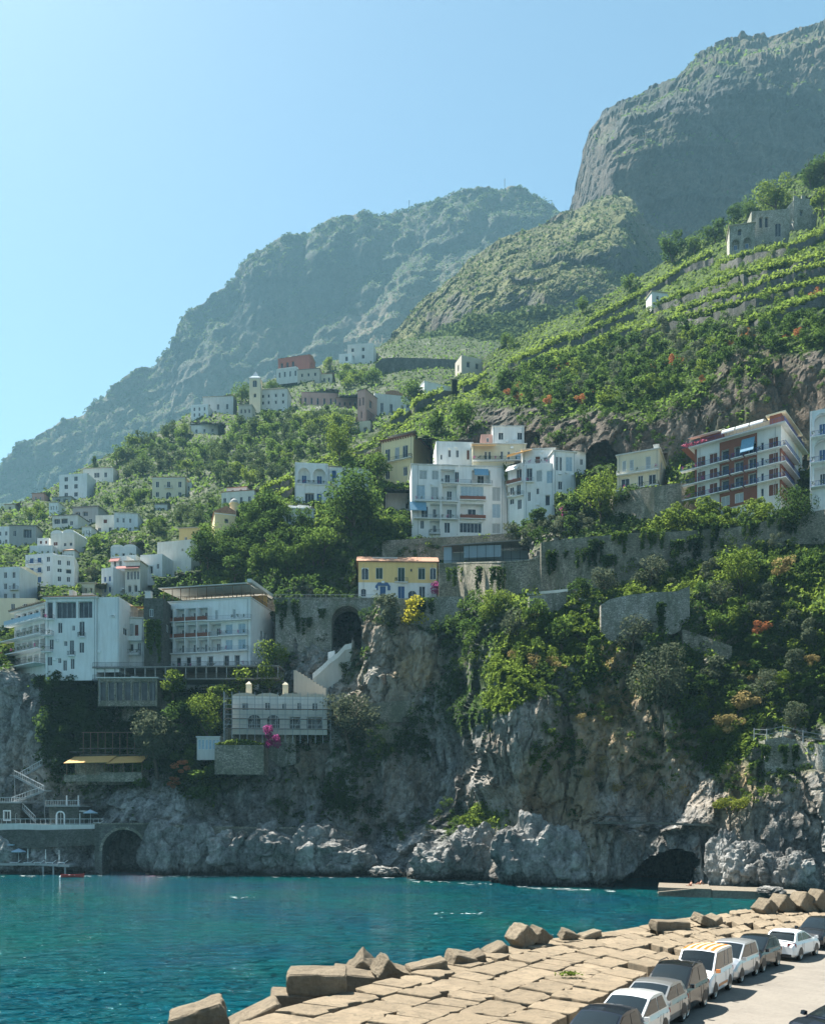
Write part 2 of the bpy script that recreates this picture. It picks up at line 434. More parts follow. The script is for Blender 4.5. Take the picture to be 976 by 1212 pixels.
C_TOP = [(-160,640),(-60,615),(0,601),(30,592),(60,578),(75,565),(100,552),(160,526),(190,508),(220,492),(260,474),(300,458),(340,442),(400,424),(440,412),(480,402),(560,396),(620,384),(760,370)]
C_BOT = [(-160,780),(0,750),(200,730),(330,690),(450,640),(760,600)]
C_CTRL = [(-160,640,540),(-160,760,310),(0,602,560),(0,640,420),(0,660,365),(0,690,318),(0,750,300),(60,579,575),(60,610,470),(60,650,350),(60,700,310),
 (100,553,590),(100,580,540),(100,620,440),(100,660,340),(100,700,305),(160,528,600),(160,560,540),(160,600,450),(160,640,350),(160,700,305),
 (220,493,620),(220,530,560),(220,580,470),(220,610,400),(220,650,320),(220,700,300),(260,475,620),(300,459,610),(300,500,530),(300,550,440),(300,590,370),(300,640,300),(300,700,268),
 (340,443,680),(340,470,600),(400,425,690),(400,455,590),(400,480,520),(400,520,430),(400,560,360),(400,620,290),(440,413,720),(440,450,590),(440,480,500),(440,500,460),
 (500,404,740),(500,440,600),(500,480,480),(560,397,760),(560,430,620),(560,470,500),(620,385,780),(760,371,800),(760,600,400),(450,640,300),(560,600,350)]
C_AMP = [(45,4,False),(14,1.6,False)]
D1_TOP = [(390,446),(440,416),(470,388),(500,352),(540,318),(560,300),(620,272),(680,242),(700,231),(735,222),(750,232),(765,255),(800,282),(850,302),(1040,330)]
D1_CTRL = [(400,440,900),(470,389,920),(500,353,930),(560,301,940),(620,273,950),(680,243,970),(735,223,990),(800,284,1000),(1000,330,1000),
 (470,400,890),(510,365,870),(560,325,860),(620,300,860),(680,270,870),(740,246,880),
 (520,392,850),(560,352,800),(600,332,790),(650,345,740),(620,372,770),(680,300,840),(680,372,745),(740,290,830),(740,370,760),
 (440,440,800),(480,425,790),(560,400,760),(640,395,720),(720,400,700),(500,480,690),(640,480,600),(800,400,720),(1000,400,720),(1000,480,600)]
D2_TOP = [(630,400),(650,330),(668,262),(680,230),(690,188),(700,155),(715,136),(735,125),(780,101),(800,92),(820,70),(850,50),(880,42),(905,44),(940,36),(976,27),(1040,10),(1120,-10)]
D2_CTRL = [(640,380,1180),(668,264,1260),(680,232,1250),(692,190,1240),(705,157,1240),(735,127,1230),(780,103,1225),(850,52,1220),(905,46,1225),(976,29,1235),(1100,0,1240),
 (710,165,1150),(740,137,1130),(790,115,1125),(850,72,1125),(905,62,1130),(976,44,1140),
 (700,260,1085),(720,200,1085),(760,200,1080),(850,150,1090),(976,120,1105),(760,260,1068),(850,250,1066),(976,250,1078),(700,400,1010),(850,400,1010),(1000,400,1020)]
E_TOP = [(-160,640),(-100,598),(0,546),(30,522),(60,502),(110,472),(150,448),(180,430),(203,402),(208,376),(235,358),(262,345),(285,314),(330,292),(400,262),(440,250),(480,242),(540,224),(570,219),(610,217),(640,222),(658,236),(668,246),(690,268),(720,300),(800,360)]
D2_TOP = [(x, y-5-max(0,(x-850)*.05)) for x, y in D2_TOP]; E_TOP = [(x, y-(8 if x > 180 else 3)) for x, y in E_TOP]
E_CTRL = [(-160,640,2330),(0,547,2230),(60,503,2206),(110,473,2168),(180,431,2136),(208,377,2127),(262,346,2095),(285,315,2086),(330,293,2056),(400,263,2011),(480,243,1959),(540,225,1918),(600,218,1881),(650,232,1852),(690,269,1838),(800,360,1755),(60,540,2143),(110,500,2126),(208,430,2073),(285,350,2044),(400,300,1961),(540,255,1868),(640,260,1809),(0,600,2146),(100,580,2083),(200,500,2037),(300,420,1982),(420,350,1904),(560,300,1806),(0,680,2041),(200,600,1932),(300,500,1906),(420,430,1833),(560,360,1743),(700,420,1638),(560,480,1659),(800,480,1478)]
# (px,py, green cover 0-1, ochre 0-1, fresh 0-1)
A_VEG = [(20,830,.1,.1,.2),(100,830,.9,0,.05),(60,880,.75,0,.1),(20,880,.15,.1,.1),(20,940,.25,0,.1),(100,930,.6,0,.25),(60,1010,0,0,0),(150,1010,0,0,0),(150,950,.15,.1,.2),(130,905,.8,0,.5),
 (200,850,.9,0,.2),(230,930,.75,.1,.6),(200,960,.1,.1,.2),(250,1010,0,0,0),(350,1010,0,.05,0),(190,790,.6,0,.2),(260,830,.8,0,.4),(280,960,.2,.1,.2),(340,960,.35,.1,.2),(300,900,.3,.1,.3),(280,880,.6,.1,.6),
 (400,940,.6,.1,.35),(420,1020,.0,.2,0),(380,900,.35,.3,.3),(450,960,.1,.3,.1),(480,930,.15,.3,.1),(440,890,.5,.2,.2),(500,880,.65,.1,.15),(540,900,.15,.15,.1),(460,830,.3,.5,.2),(500,790,.1,1.2,.1),(470,760,.3,.6,.2),(540,780,.6,.3,.2),(560,740,.7,.1,.3),(520,840,.6,.2,.15),(550,850,.8,0,.1),(545,940,.05,.1,0),(380,760,.35,.2,.2),(350,740,.25,.2,.2),(340,780,.35,.1,.2),(420,780,.4,.3,.3),
 (520,1020,.0,.1,0),(570,970,.9,.1,.9),(560,1000,.3,.3,.4),(600,780,1,0,1),(640,740,1,0,.95),(590,830,.75,0,.85),(620,860,.25,.1,.5),(580,900,.02,.15,0),(590,940,0,.15,0),(640,800,.7,.1,.6),(660,850,.4,.3,.6),(690,900,.35,.7,.7),(640,930,.1,.6,.3),(640,1000,0,.15,0),(700,800,.8,.2,.6),(720,780,.6,.6,.6),(730,830,.4,1.2,.5),(720,870,.25,1.2,.4),(690,960,.15,.7,.3),(740,950,.1,.2,.2),(760,1000,0,.1,0),
 (760,860,.35,.4,.5),(800,800,.75,0,.45),(780,900,.4,.5,.5),(800,950,.2,.1,.2),(850,940,.3,.3,.3),(850,880,.55,.1,.7),(860,820,.75,.1,.6),(880,860,.7,.1,.7),(900,780,1,.1,.3),(950,800,.85,0,.4),(880,930,.35,.9,.6),(880,980,.2,.4,.4),(920,900,.4,.1,.3),(930,960,.02,.05,0),(960,1020,0,.05,0),(880,1030,0,.1,0),(840,990,.05,.1,0),
 (840,740,.6,.3,.3),(800,690,1,.1,.9),(740,690,1,.1,.9),(900,720,1,.1,.5),(960,700,1,0,.7),(880,660,.9,.1,.9),(940,620,.9,0,.7),(840,620,.95,0,.8),(720,640,.8,.4,.6),(640,640,.5,.2,.4),(680,700,.7,.1,.7),(590,690,.6,0,.6),(560,620,.9,0,.7),(620,600,.9,0,.5),(480,640,.9,0,.6),(400,660,.9,.1,.25),(380,620,.95,0,.3),(330,660,1,0,.3),(250,670,1,0,.3),(100,740,.9,0,.5),(0,740,.8,0,.5),(500,700,.5,.1,.5),(700,590,.9,0,.5)]
B_VEG = [(450,590,.8,0,.5),(400,560,.8,0,.6),(345,600,.9,0,.7),(300,610,.9,0,.3),(450,530,.7,0,.6),(500,500,.75,.1,.4),(520,530,.7,0,.2),(560,510,.4,.2,.3),(480,490,.9,0,.9),(540,455,.9,0,.9),(590,500,.3,.2,.1),(600,530,0,.3,0),(640,490,.4,.3,.2),(640,520,.25,.25,0),(700,510,.3,.25,0),(760,520,.3,.25,.05),(800,500,.4,.3,.1),(860,460,.35,.3,.1),(920,450,.25,.35,.05),(976,440,.2,.4,0),(900,420,.4,.4,.2),
 (600,460,1,0,.4),(640,440,1,0,.5),(700,460,1,0,.4),(760,450,1,0,.3),(820,430,1,0,.3),(700,400,1,0,.75),(760,380,1,0,.7),(640,410,1,0,.85),(860,380,1,0,.4),(920,380,1,0,.35),(976,380,.9,0,.3),(860,330,1,0,.9),(940,320,1,0,.95),(780,340,1,0,.8),(900,280,.9,.2,.8),(970,250,.9,.3,.7),(970,210,.9,0,.4),(930,240,.9,0,.5),(700,370,1,0,.6),(700,560,.6,0,.4),(800,570,.6,0,.4),(960,560,.4,0,.3)]
def vegmaps(sh, data, seed, soft=.22, slope=True):
    w = idw([(d[0], d[1]) for d in data], [d[2:] for d in data], sh.q)
    n = fbm(sh.p/7.0, 5, seed, .6); n2 = fbm(sh.p/22.0, 4, seed+3)
    nz = sh.normals()[:,:,2].ravel()
    veg = w[:,0] + .55*n + (.35*(nz-.45) if slope else 0)
    veg = np.clip((veg-.5+soft)/(2*soft), 0, 1)
    och = np.clip(w[:,1]*1.1 + .5*n2 - .05, 0, 1)
    fr = np.clip(w[:,2] + .35*n2, 0, 1)
    return dict(veg=veg, ochre=och, fresh=fr)
def ground_mat(name, rock=((.026,.027,.028),(.23,.228,.215),(.58,.57,.54)), och=(.34,.235,.125), dk=(.022,.040,.012), fr=(.09,.14,.022), size=1.0, bumpd=.6, wet=False):
    g = G(name)
    pos = g.coord((1/size,)*3, 'Position'); ver = g.coord((1/size,1/size,.22/size), 'Position')
    n1 = g.noise(.16, 8, .68, ver, .6); n2 = g.noise(.6, 7, .7, pos); n3 = g.noise(.05, 5, .6, pos)
    c = g.ramp(g.math('ADD', g.math('MULTIPLY', n1, .5), g.math('ADD', g.math('MULTIPLY', n2, .25), g.math('MULTIPLY', g.noise(1.9, 6, .75, pos), .25))), [(.38, rock[0]), (.5, rock[1]), (.61, rock[2])])
    at = lambda a: g.n('ShaderNodeAttribute', attribute_name=a).outputs['Fac']
    oc = g.mix(n2, och, tuple(x*1.55 for x in och))
    c = g.mix(g.math('MULTIPLY', at('ochre'), g.ramp(n2, [(.3, .35), (.65, 1.0)])), c, oc)
    gn = g.noise(.5, 6, .7, pos)
    gc = g.mix(g.math('MULTIPLY', at('fresh'), g.ramp(gn, [(.3, .3), (.65, 1.0)])), dk, fr)
    vm = g.math('MULTIPLY', at('veg'), 1.0)
    c = g.mix(vm, c, gc)
    if wet:
        z = g.n('ShaderNodeSeparateXYZ', i_Vector=g.n('ShaderNodeNewGeometry').outputs['Position']).outputs[2]
        wl = g.math('ADD', z, g.math('MULTIPLY', n2, 3.0))
        c = g.mix(g.ramp(g.math('DIVIDE', wl, 10.0), [(.2, 0.0), (.36, 1.0)]), (.028,.027,.022), c)
    vo = g.n('ShaderNodeTexVoronoi', feature='F1', i_Scale=.45); g.t.links.new(ver, vo.inputs['Vector'])
    n4 = g.noise(2.2, 6, .72, pos, .4)
    h = g.math('ADD', g.math('ADD', g.math('MULTIPLY', n2, 1.0), g.math('MULTIPLY', vo.outputs['Distance'], .35)), g.math('MULTIPLY', n4, .55))
    return g.out(c, .95, g.bump(h, 1.0, bumpd*size*1.4), spec=.12)
# ------------------------------------------------------------------ building frames (before the ground, which is dug away behind them)
class Frame:
    """a wall seen between two directions at a given distance: root position, yaw, width, height in metres"""
    def __init__(s, x0, x1, yb, yt, Y, a=0.0, d=9.0, cut=True):
        s.L = P(x0, yb, Y); s.a = R(a); s.d = d
        s1 = (x1-HX)/F; D = Y*K
        s.w = (s1*D - s.L.x)/(math.cos(s.a) - s1*math.sin(s.a))
        s.h = (yb-yt)/F*D
        c = Vector((math.cos(s.a), math.sin(s.a), 0)); n = Vector((-math.sin(s.a), math.cos(s.a), 0))
        corners = [s.L, s.L+c*s.w, s.L+c*s.w+n*d, s.L+n*d]
        xs = [HX+F*q.x/q.y for q in corners]
        if cut: CUTS.append((min(xs), max(xs), yt-1, yb-1.5, max(q.y for q in corners)/K+.5))
BL = {}
def B(key, *a, **k): BL[key] = Frame(*a, **k)
# far villas on the wooded hill
B('v1a', 70,103,592,562,540,-8,10); B('v1b', 98,134,572,555,556,-6,9); B('v1c', 62,84,597,589,528,-8,7)
B('v2', 180,219,592,565,468,0,11); B('v2b', 219.5,227,585,571,472,0,6)
B('v3', 262,301,602,583,384,-10,9); B('v3b', 268,292,585,578,392,-10,6)
B('v4', 254,282,645,606,330,18,16)
B('v5a', 186,226,674,642,306,-14,10); B('v5b', 166,192,682,657,298,-10,9); B('v5c', 212,238,648,626,320,-8,8)
B('v6a', 120,134,706,673,290,-20,8); B('v6b', 131,150,706,659,295,-12,9); B('v6c', 148,166,704,665,292,-6,9)
B('v7', 131,161,664,648,342,-6,7)
B('v8a', 113,136,632,610,392,-4,9); B('v8b', 135,163,632,607,388,6,10)
B('v9a', 62,92,628,611,418,-8,9); B('v9b', 86,116,622,601,432,-8,9)
B('v10a', -16,13,648,624,398,-6,9); B('v10b', 11,43,650,622,392,4,9)
B('v11a', 60,88,658,632,352,-10,9); B('v11b', 35,62,660,646,348,-4,9); B('v11c', 44,58,647,637,356,-4,6)
B('v12a', 30,63,694,657,312,-14,8); B('v12b', 62.5,88,692,656,306,14,10)
B('v13', -14,23,716,672,292,-6,10); B('v13b', 22,31,694,671,297,-4,7)
B('v14', -14,42,748,708,256,0,9)
B('v15', 226,258,515,504,590,-6,8); B('v16a', 226,246,496,479,598,-6,9); B('v16b', 240,276,492,470,610,-4,9)
B('v17', 183,198,608,597,440,0,6); B('v18', 38,52,594,584,556,0,8); B('v19', 5,18,606,597,548,0,7)
B('bt', 295,308,476,447,560,0,0); BL['bt'].d = BL['bt'].w
B('p1', 306,340,482,462,566,-6,9)
B('p2a', 327,352,450,437,640,-12,9); B('p2b', 329,366,439,425,648,-14,11); B('p2c', 352,378,450,438,636,-8,8)
B('p3a', 411,442,430,408,690,-8,10); B('p3b', 401,416,430,419,684,-8,8)
B('p4a', 357,400,480,464,578,4,8); B('p4b', 398,424,484,471,560,0,8)
B('p5', 423,432,500,463,478,-30,11); B('p5b', 424,438,514,499,468,-10,6)
B('p6', 443,487,492,465,486,12,11); B('p7', 502,541,471,451,500,24,8); B('p8', 546,572,444,420,465,20,8)
B('r1a', 863,893,300,268,384,-14,9); B('r1b', 889,934,290,250,392,-6,8); B('r1c', 939,967,272,236,398,10,8)
B('r2', 771,791,358,345,384,10,5)
B('e1', 97,108,635,624,386,-6,6); B('e2', 76,88,663,652,345,-8,6); B('e3', 91,112,706,691,286,-8,8); B('e4', 149,161,670,657,318,-8,7); B('e5', 58,69,606,595,470,-6,7); B('e6', 240,256,648,634,336,-6,7); B('e7', 312,331,474,461,590,-8,8); B('e8', 374,393,455,443,640,-6,8); B('e9', 282,298,492,480,545,-6,7)
# the middle houses
B('m1a', 349,388,598,547,292,6,9); B('m1b', 386,437,592,552,298,8,10); B('m2', 327,373,624,601,281,10,9)
B('m3', 451,489,574,521,312,-26,13); B('m4', 456,488,606,583,292,4,7)
B('m5', 487,600,634,550,274,4,12); B('m5u', 516,560,552,522,280,4,9); B('m5r', 559,622,546,526,277,0,9); B('m5t', 583,620,527,505,280,0,8); B('m5s', 569,585,527,514,281,0,6)
B('m6', 620,656,612,550,258,-8,10); B('m6l', 601,621,616,552,264,-34,9); B('m6u', 618,656,552,533,262,-6,8); B('m6r', 655,681,584,534,256,10,8); B('m6s', 680,693,560,535,262,4,6)
B('m7', 424,517,709,665,246,2,10); B('m8', 525,625,669,646,247,-6,5)
B('m9', 730,780,584,540,240,-24,11)
B('m10', 822,924,610,531,220,-38,18); B('m11', 958,1012,596,487,197,-27,12)
# hotels
B('h1', 54,114,800,709,226,-4,13); B('h1t', 113.5,141,790,707,225.5,-4,12); B('h1w', 17,55,796,726,238,-36,9)
B('h2', 126,140,792,710,232.5,0,9); B('h2b', 139.5,170,792,732,232,0,9)
B('h3', 170,193,800,708,228,0,9); B('h4', 192,296.5,794,714,236,-12,15)
B('h5', 116,186,831,803,222,0,6); B('h5u', 114,330,805,792,226,-3,6)
B('h6', 84,172,918,893,215,0,7)
B('s1', 275,387,864,824,214,4,9)
B('q1', -14,24,980,951,212,0,6); B('q2', 58,93,980,955,211,0,6)
WALLS = [
 ((519,668,712,246),(560,667,712,245),(600,666,708,243),(628,664,700,238),(650,652,704,233),),
 ((640,642,704,230.5),(690,636,698,222),(745,631,690,214),(800,629,668,208),(870,624,655,201),(940,610,640,196),(990,600,640,192),),
 ((711,716,752,188.5),(722,709,758,186),(745,704,756,184.2),(775,701,752,182),(800,700,745,180.5),(816,694,735,180),),
 ((808,745,762,176),(830,752,768,174),(866,765,778,171),),
 ((726,584,606,234),(760,578,614,229),(800,572,612,225),(822,572,606,224),),
 ((452,640,662,262),(500,637,660,262),(560,634,656,262),(618,630,650,258),),
 ((118,829,856,222),(150,829,858,221.5),(200,829,850,221),),
 ((262,862,890,213),(300,864,884,211.5),(330,864,905,211),(350,866,900,212),),
 ((432,861,880,216.5),(455,860,882,215.6),(480,860,880,215),),
 ((436,832,850,221.5),(465,830,852,220.5),(492,828,848,220),),
 ((905,876,918,157),(925,872,912,155.5),(950,878,908,154.5),(976,882,912,153.5),(1010,886,915,152),),
 ((626,706,728,209.5),(650,703,724,206.3),(670,700,720,203.6),),
 ((450,709,740,236.2),(490,708,738,236.5),(520,706,742,237),(548,706,730,240),)]
# ------------------------------------------------------------------ ground sheets
SA = Sheet('cliff_terrain', (-160,1162,2.0), A_TOP, A_BOT, A_CTRL, 270, A_AMP, [(8,.5),(30,.5),(60,-1)], 11, A_HOLES)
SB = Sheet('terraced_hill', (240,1162,2.4), B_TOP, B_BOT, B_CTRL, 170, B_AMP, [(10,1),(40,-8),(120,-60),(260,-200)], 23, B_HOLES, topnoise=4)
SCN = Sheet('wooded_hill', (-160,762,2.6), C_TOP, C_BOT, C_CTRL, 130, C_AMP, [(20,0),(80,-25),(200,-110)], 37, topnoise=3)
SD1 = Sheet('grassy_ridge', (390,1042,2.2), D1_TOP, [(390,490),(1042,490)], D1_CTRL, 130, [(120,12,False),(45,6,True),(40,2.5,'c'),(14,1.2,'c'),(9,1.0,True)], [(20,-6),(80,-60),(200,-200)], 41, cuts=False, stretch=(1,1,.7), topnoise=6)
SD2 = Sheet('high_cliff', (630,1122,2.0), D2_TOP, [(630,440),(1122,440)], D2_CTRL, 150, [(150,11,False),(60,5,True),(24,5,'l'),(9,1.6,'l'),(46,4,'c'),(18,2.2,'c'),(8,1.2,'c')], [(30,3),(150,10),(400,-100)], 43, cuts=False, stretch=(1,1,.45), topnoise=1.2)
SE = Sheet('far_mountain', (-160,802,2.4), E_TOP, [(-160,720),(0,700),(400,520),(802,480)], E_CTRL, 120, [(260,30,True),(90,16,True),(38,7,'l'),(60,4,'c'),(24,2.5,'c')], [(60,-10),(300,-150),(700,-500)], 47, cuts=False, stretch=(1,1,.6), topnoise=7)
SA.carve(WALLS); 
va = vegmaps(SA, A_VEG, 5); vb = vegmaps(SB, B_VEG, 6)
SA.veg, SB.veg = va, vb
SA.build(ground_mat('limestone_cliff', wet=True), va, smooth=False)
SB.build(ground_mat('terrace_ground', rock=((.028,.026,.023),(.10,.09,.078),(.22,.20,.17)), och=(.15,.105,.07)), vb, smooth=False)
def farveg(sh, base, seed, size, slope):
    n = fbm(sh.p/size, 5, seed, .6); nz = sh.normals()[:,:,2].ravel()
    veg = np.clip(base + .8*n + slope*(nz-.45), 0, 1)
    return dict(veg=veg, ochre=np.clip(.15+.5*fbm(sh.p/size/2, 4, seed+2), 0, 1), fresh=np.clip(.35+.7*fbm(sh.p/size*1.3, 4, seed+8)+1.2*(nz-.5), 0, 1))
vc = farveg(SCN, .95, 3, 20, .2); SCN.veg = vc
SCN.build(ground_mat('hill_ground', dk=(.028,.045,.018), fr=(.07,.10,.03)), vc)
SD1.veg = farveg(SD1, .75, 4, 60, 2.6); SD2.veg = farveg(SD2, .22, 5, 70, 1.9); SE.veg = farveg(SE, .75, 6, 120, 1.6)
SD1.build(ground_mat('ridge_ground', rock=((.03,.034,.034),(.075,.08,.078),(.15,.15,.14)), fr=(.22,.22,.085), dk=(.06,.075,.03), size=5, bumpd=.5), farveg(SD1, .75, 4, 60, 2.6), smooth=False)
SD2.build(ground_mat('high_cliff_rock', rock=((.016,.020,.022),(.042,.046,.047),(.10,.10,.095)), fr=(.13,.15,.05), dk=(.02,.032,.018), size=6, bumpd=.6), farveg(SD2, .22, 5, 70, 1.9), smooth=False)
SE.build(ground_mat('mountain_ground', rock=((.025,.032,.03),(.055,.062,.055),(.10,.10,.088)), fr=(.07,.09,.03), dk=(.02,.034,.018), size=9, bumpd=.5), farveg(SE, .55, 6, 120, 1.6))
# ------------------------------------------------------------------ sea
def water():
    g = G('sea_water'); v = g.coord((1,1,1), 'Position')
    w1 = g.noise(.8, 3, .55, g.coord((.4,1,1), 'Position'), .6); w2 = g.noise(.13, 3, .5, g.coord((.6,1,1), 'Position')); w3 = g.noise(2.6, 2, .5, g.coord((.5,1,1), 'Position'))
    h = g.math('ADD', g.math('ADD', g.math('MULTIPLY', w1, .9), g.math('MULTIPLY', w2, 1.0)), g.math('MULTIPLY', w3, .16))
    patch = g.noise(.03, 4, .6, v)
    c = g.mix(g.ramp(patch, [(.35, 0.0), (.7, 1.0)]), (.0,.054,.088), (.0,.088,.074))
    m = g.out(c, .06, g.bump(h, 1.0, 4.0), spec=.4, IOR=1.24)
    mb = MB(); mb.poly([(-2500,-60,0),(2500,-60,0),(2500,1500,0),(-2500,1500,0)])
    o = mb.build('sea_water', m); o['kind'] = 'structure'
water()
mb = MB(); mb.poly([(-2500,-60,-12),(2500,-60,-12),(2500,3500,-12),(-2500,3500,-12)])
o = mb.build('seabed_ground', plain('seabed_mud', (.05,.05,.045), .9)); o['kind'] = 'structure'
def leaf_mat(name, dark, light, tr=.48, scale=.5):
    g = G(name)
    n = g.noise(scale, 3, .6, g.coord((1,1,1), 'Position')); n2 = g.noise(scale*6, 2, .5, g.coord((1,1,1), 'Position'))
    rn = g.n('ShaderNodeObjectInfo').outputs['Random']
    f = g.math('ADD', g.math('MULTIPLY', n, .55), g.math('ADD', g.math('MULTIPLY', rn, .35), g.math('MULTIPLY', n2, .25)))
    c = g.ramp(f, [(.38, dark), (.78, light)])
    d = g.n('ShaderNodeBsdfDiffuse', i_Color=c, i_Roughness=.6); t = g.n('ShaderNodeBsdfTranslucent', i_Color=g.mix(.5, c, tuple(min(1, x*2.4) for x in light)))
    m = g.n('ShaderNodeMixShader', i_0=tr); g.t.links.new(d.outputs[0], m.inputs[1]); g.t.links.new(t.outputs[0], m.inputs[2])
    o = g.n('ShaderNodeOutputMaterial'); g.t.links.new(m.outputs[0], o.inputs['Surface'])
    return g.m
LM = {'dark': leaf_mat('dark_leaves', (.013,.030,.009), (.050,.088,.020)), 'olive': leaf_mat('olive_leaves', (.040,.056,.034), (.105,.125,.075), .3), 'bright': leaf_mat('bright_leaves', (.045,.085,.010), (.12,.165,.028), .5),
      'mid': leaf_mat('mid_green_leaves', (.024,.052,.012), (.085,.135,.026)), 'rust': leaf_mat('rust_leaves', (.20,.075,.03), (.40,.17,.07), .3), 'pink': leaf_mat('bougainvillea_petals', (.28,.03,.13), (.55,.10,.30), .3), 'yellow': leaf_mat('yellow_leaves', (.17,.17,.015), (.40,.36,.04), .3), 'pine': leaf_mat('pine_needles', (.06,.085,.012), (.17,.19,.03), .45),
      'dry': leaf_mat('dry_grass_leaves', (.15,.12,.05), (.34,.27,.11), .3), 'hill': leaf_mat('hill_leaves', (.028,.050,.020), (.085,.120,.042), .3, .25)}
BARK = plain('tree_bark', (.09,.07,.05), .95, var=.4)
def leaves_mesh(name, c, nrm, size, rs, jitter=.6):
    """many small leaf faces at points c, roughly facing nrm"""
    n = len(c); r = np.random.RandomState(rs)
    d = nrm + jitter*r.normal(size=(n,3)); d /= np.linalg.norm(d, axis=1, keepdims=True)+1e-9
    a = np.cross(d, r.normal(size=(n,3))); a /= np.linalg.norm(a, axis=1, keepdims=True)+1e-9
    b = np.cross(d, a); s = (size*(.6+.8*r.rand(n)))[:,None] if np.ndim(size) else (size*(.6+.8*r.rand(n,1)))
    v = np.stack([c-a*s, c-b*s*.55+d*s*.15, c+a*s, c+b*s*.55+d*s*.15], 1).reshape(-1, 3)
    me = bpy.data.meshes.new(name); me.vertices.add(4*n); me.vertices.foreach_set('co', v.ravel())
    me.loops.add(4*n); me.loops.foreach_set('vertex_index', np.arange(4*n, dtype=np.int32)); me.polygons.add(n); me.polygons.foreach_set('loop_start', np.arange(n, dtype=np.int32)*4)
    me.update(calc_edges=True)
    return me
# ------------------------------------------------------------------ house kit
WCACHE = {}
PANE = {'g': 'glass', 'b': 'shutter_blue', 'n': 'shutter_brown', 'e': 'shutter_green', 'w': 'shutter_grey', 'p': 'shutter_pale', 'k': 'glass', 'l': 'glass', 'A': 'glass', 'R': 'brick', 'a': 'glass', 'd': 'shutter_blue'}
def window_mesh(kind, w, h, frame, deep):
    key = (kind, round(w, 1), round(h, 1), frame, round(deep, 2))
    if key in WCACHE: return WCACHE[key]
    mb = MB(); t = min(.09, w*.12); y0 = deep-.10; y1 = deep-.02
    if kind in 'kl' : t = .06
    mb.box((0, y0, 0), (t, y1, h), 0); mb.box((w-t, y0, 0), (w, y1, h), 0)
    mb.box((t, y0, h-t), (w-t, y1, h), 0); mb.box((t, y0, 0), (w-t, y1, t*1.2), 0)
    nm = max(1, int(round(w/1.1)))
    for i in range(1, nm+1):
        if i < nm or (nm == 1 and kind in 'gdA' and w > .7):
            x = w*i/nm if nm > 1 else w/2
            mb.box((x-t*.4, y0+.01, t*1.2), (x+t*.4, y1, h-t), 0)
    mb.poly([(t, y1-.03, t), (w-t, y1-.03, t), (w-t, y1-.03, h-t), (t, y1-.03, h-t)], 1)
    if kind in 'bnewp':
        n = max(3, int(h/.22))
        for i in range(n):
            z = t+(h-2*t)*i/n; mb.poly([(t, y0+.0, z), (w-t, y0+.0, z), (w-t, y1-.04, z+(h-2*t)/n), (t, y1-.04, z+(h-2*t)/n)], 1)
    me = mb.mesh('window', [M[frame], M[PANE[kind]]])
    WCACHE[key] = me
    return me
def face(root, mb, o, u, n, w, h, ops, base, frame, m=0, wallm=None):
    """a wall with true openings; ops: (kind,u0,u1,v0,v1) as fractions of w,h"""
    o = Vector(o); u = Vector(u); n = Vector(n); z = Vector((0,0,1))
    Q = lambda x, y, zz: o+u*x+n*y+z*zz
    rect = []
    for op in ops:
        k, u0, u1, v0, v1 = op[:5]
        rect.append((k, max(.02, u0*w), min(w-.02, u1*w), max(.02, v0*h), min(h-.02, v1*h)))
    xs = sorted({0.0, w, *[r[1] for r in rect], *[r[2] for r in rect]}); zs = sorted({-base, h, *[r[3] for r in rect], *[r[4] for r in rect]})
    for i in range(len(xs)-1):
        cx = (xs[i]+xs[i+1])/2; run = None
        if xs[i+1]-xs[i] < 1e-5: continue
        for j in range(len(zs)-1):
            cz = (zs[j]+zs[j+1])/2
            hit = any(r[1] < cx < r[2] and r[3] < cz < r[4] for r in rect)
            if not hit and run is None: run = zs[j]
            if run is not None and (hit or j == len(zs)-2):
                top = zs[j] if hit else zs[j+1]
                if top-run > 1e-5: mb.poly([Q(xs[i],0,run), Q(xs[i+1],0,run), Q(xs[i+1],0,top), Q(xs[i],0,top)], m)
                run = None
    rz = math.atan2(u.y, u.x)
    for (k, a, b, c, e) in rect:
        deep = {'l': 1.5, 'a': 1.4, 'k': .7}.get(k, .24)
        q = [Q(a,0,c), Q(b,0,c), Q(b,0,e), Q(a,0,e)]; r = [Q(a,deep,c), Q(b,deep,c), Q(b,deep,e), Q(a,deep,e)]
        for i in range(4):
            j = (i+1) % 4; mb.poly([q[j], q[i], r[i], r[j]], m)
        if k in 'Aa':
            rad = (b-a)/2; cx = (a+b)/2; N = 8; pts = [(cx+rad*math.cos(math.pi*i/N), min(e-.002, e-rad+rad*math.sin(math.pi*i/N))) for i in range(N+1)]
            for i in range(N):
                (x0, z0), (x1, z1) = pts[i], pts[i+1]
                corner = (b, e) if i < N/2 else (a, e)
                mb.poly([Q(x0,.002,z0), Q(corner[0],.002,corner[1]), Q(x1,.002,z1)], m)
                mb.poly([Q(x0,0,z0), Q(x1,0,z1), Q(x1,deep*.9,z1), Q(x0,deep*.9,z0)], m)
        if k == 'a':      # loggia: plastered back wall with a glass door
            mb.poly(r, m); ww = (b-a)*.42; hh = (e-c)*.62
            wm = window_mesh('d', ww, hh, frame, .1); wo = link('window', wm, root); wo.location = Q(a+(b-a)*.29, deep-.12, c+.02); wo.rotation_euler = (0,0,rz); continue
        if k == 'l':
            mb.poly(r, m); ww = (b-a)*.36; hh = (e-c)*.74
            wm = window_mesh('g', ww, hh, frame, .1); wo = link('window', wm, root); wo.location = Q(a+(b-a)*.34, deep-.12, c+.02); wo.rotation_euler = (0,0,rz); continue
        wm = window_mesh(k if k != 'A' else 'g', b-a, e-c, frame, deep)
        wo = link('window', wm, root); wo.location = Q(a,0,c); wo.rotation_euler = (0,0,rz)
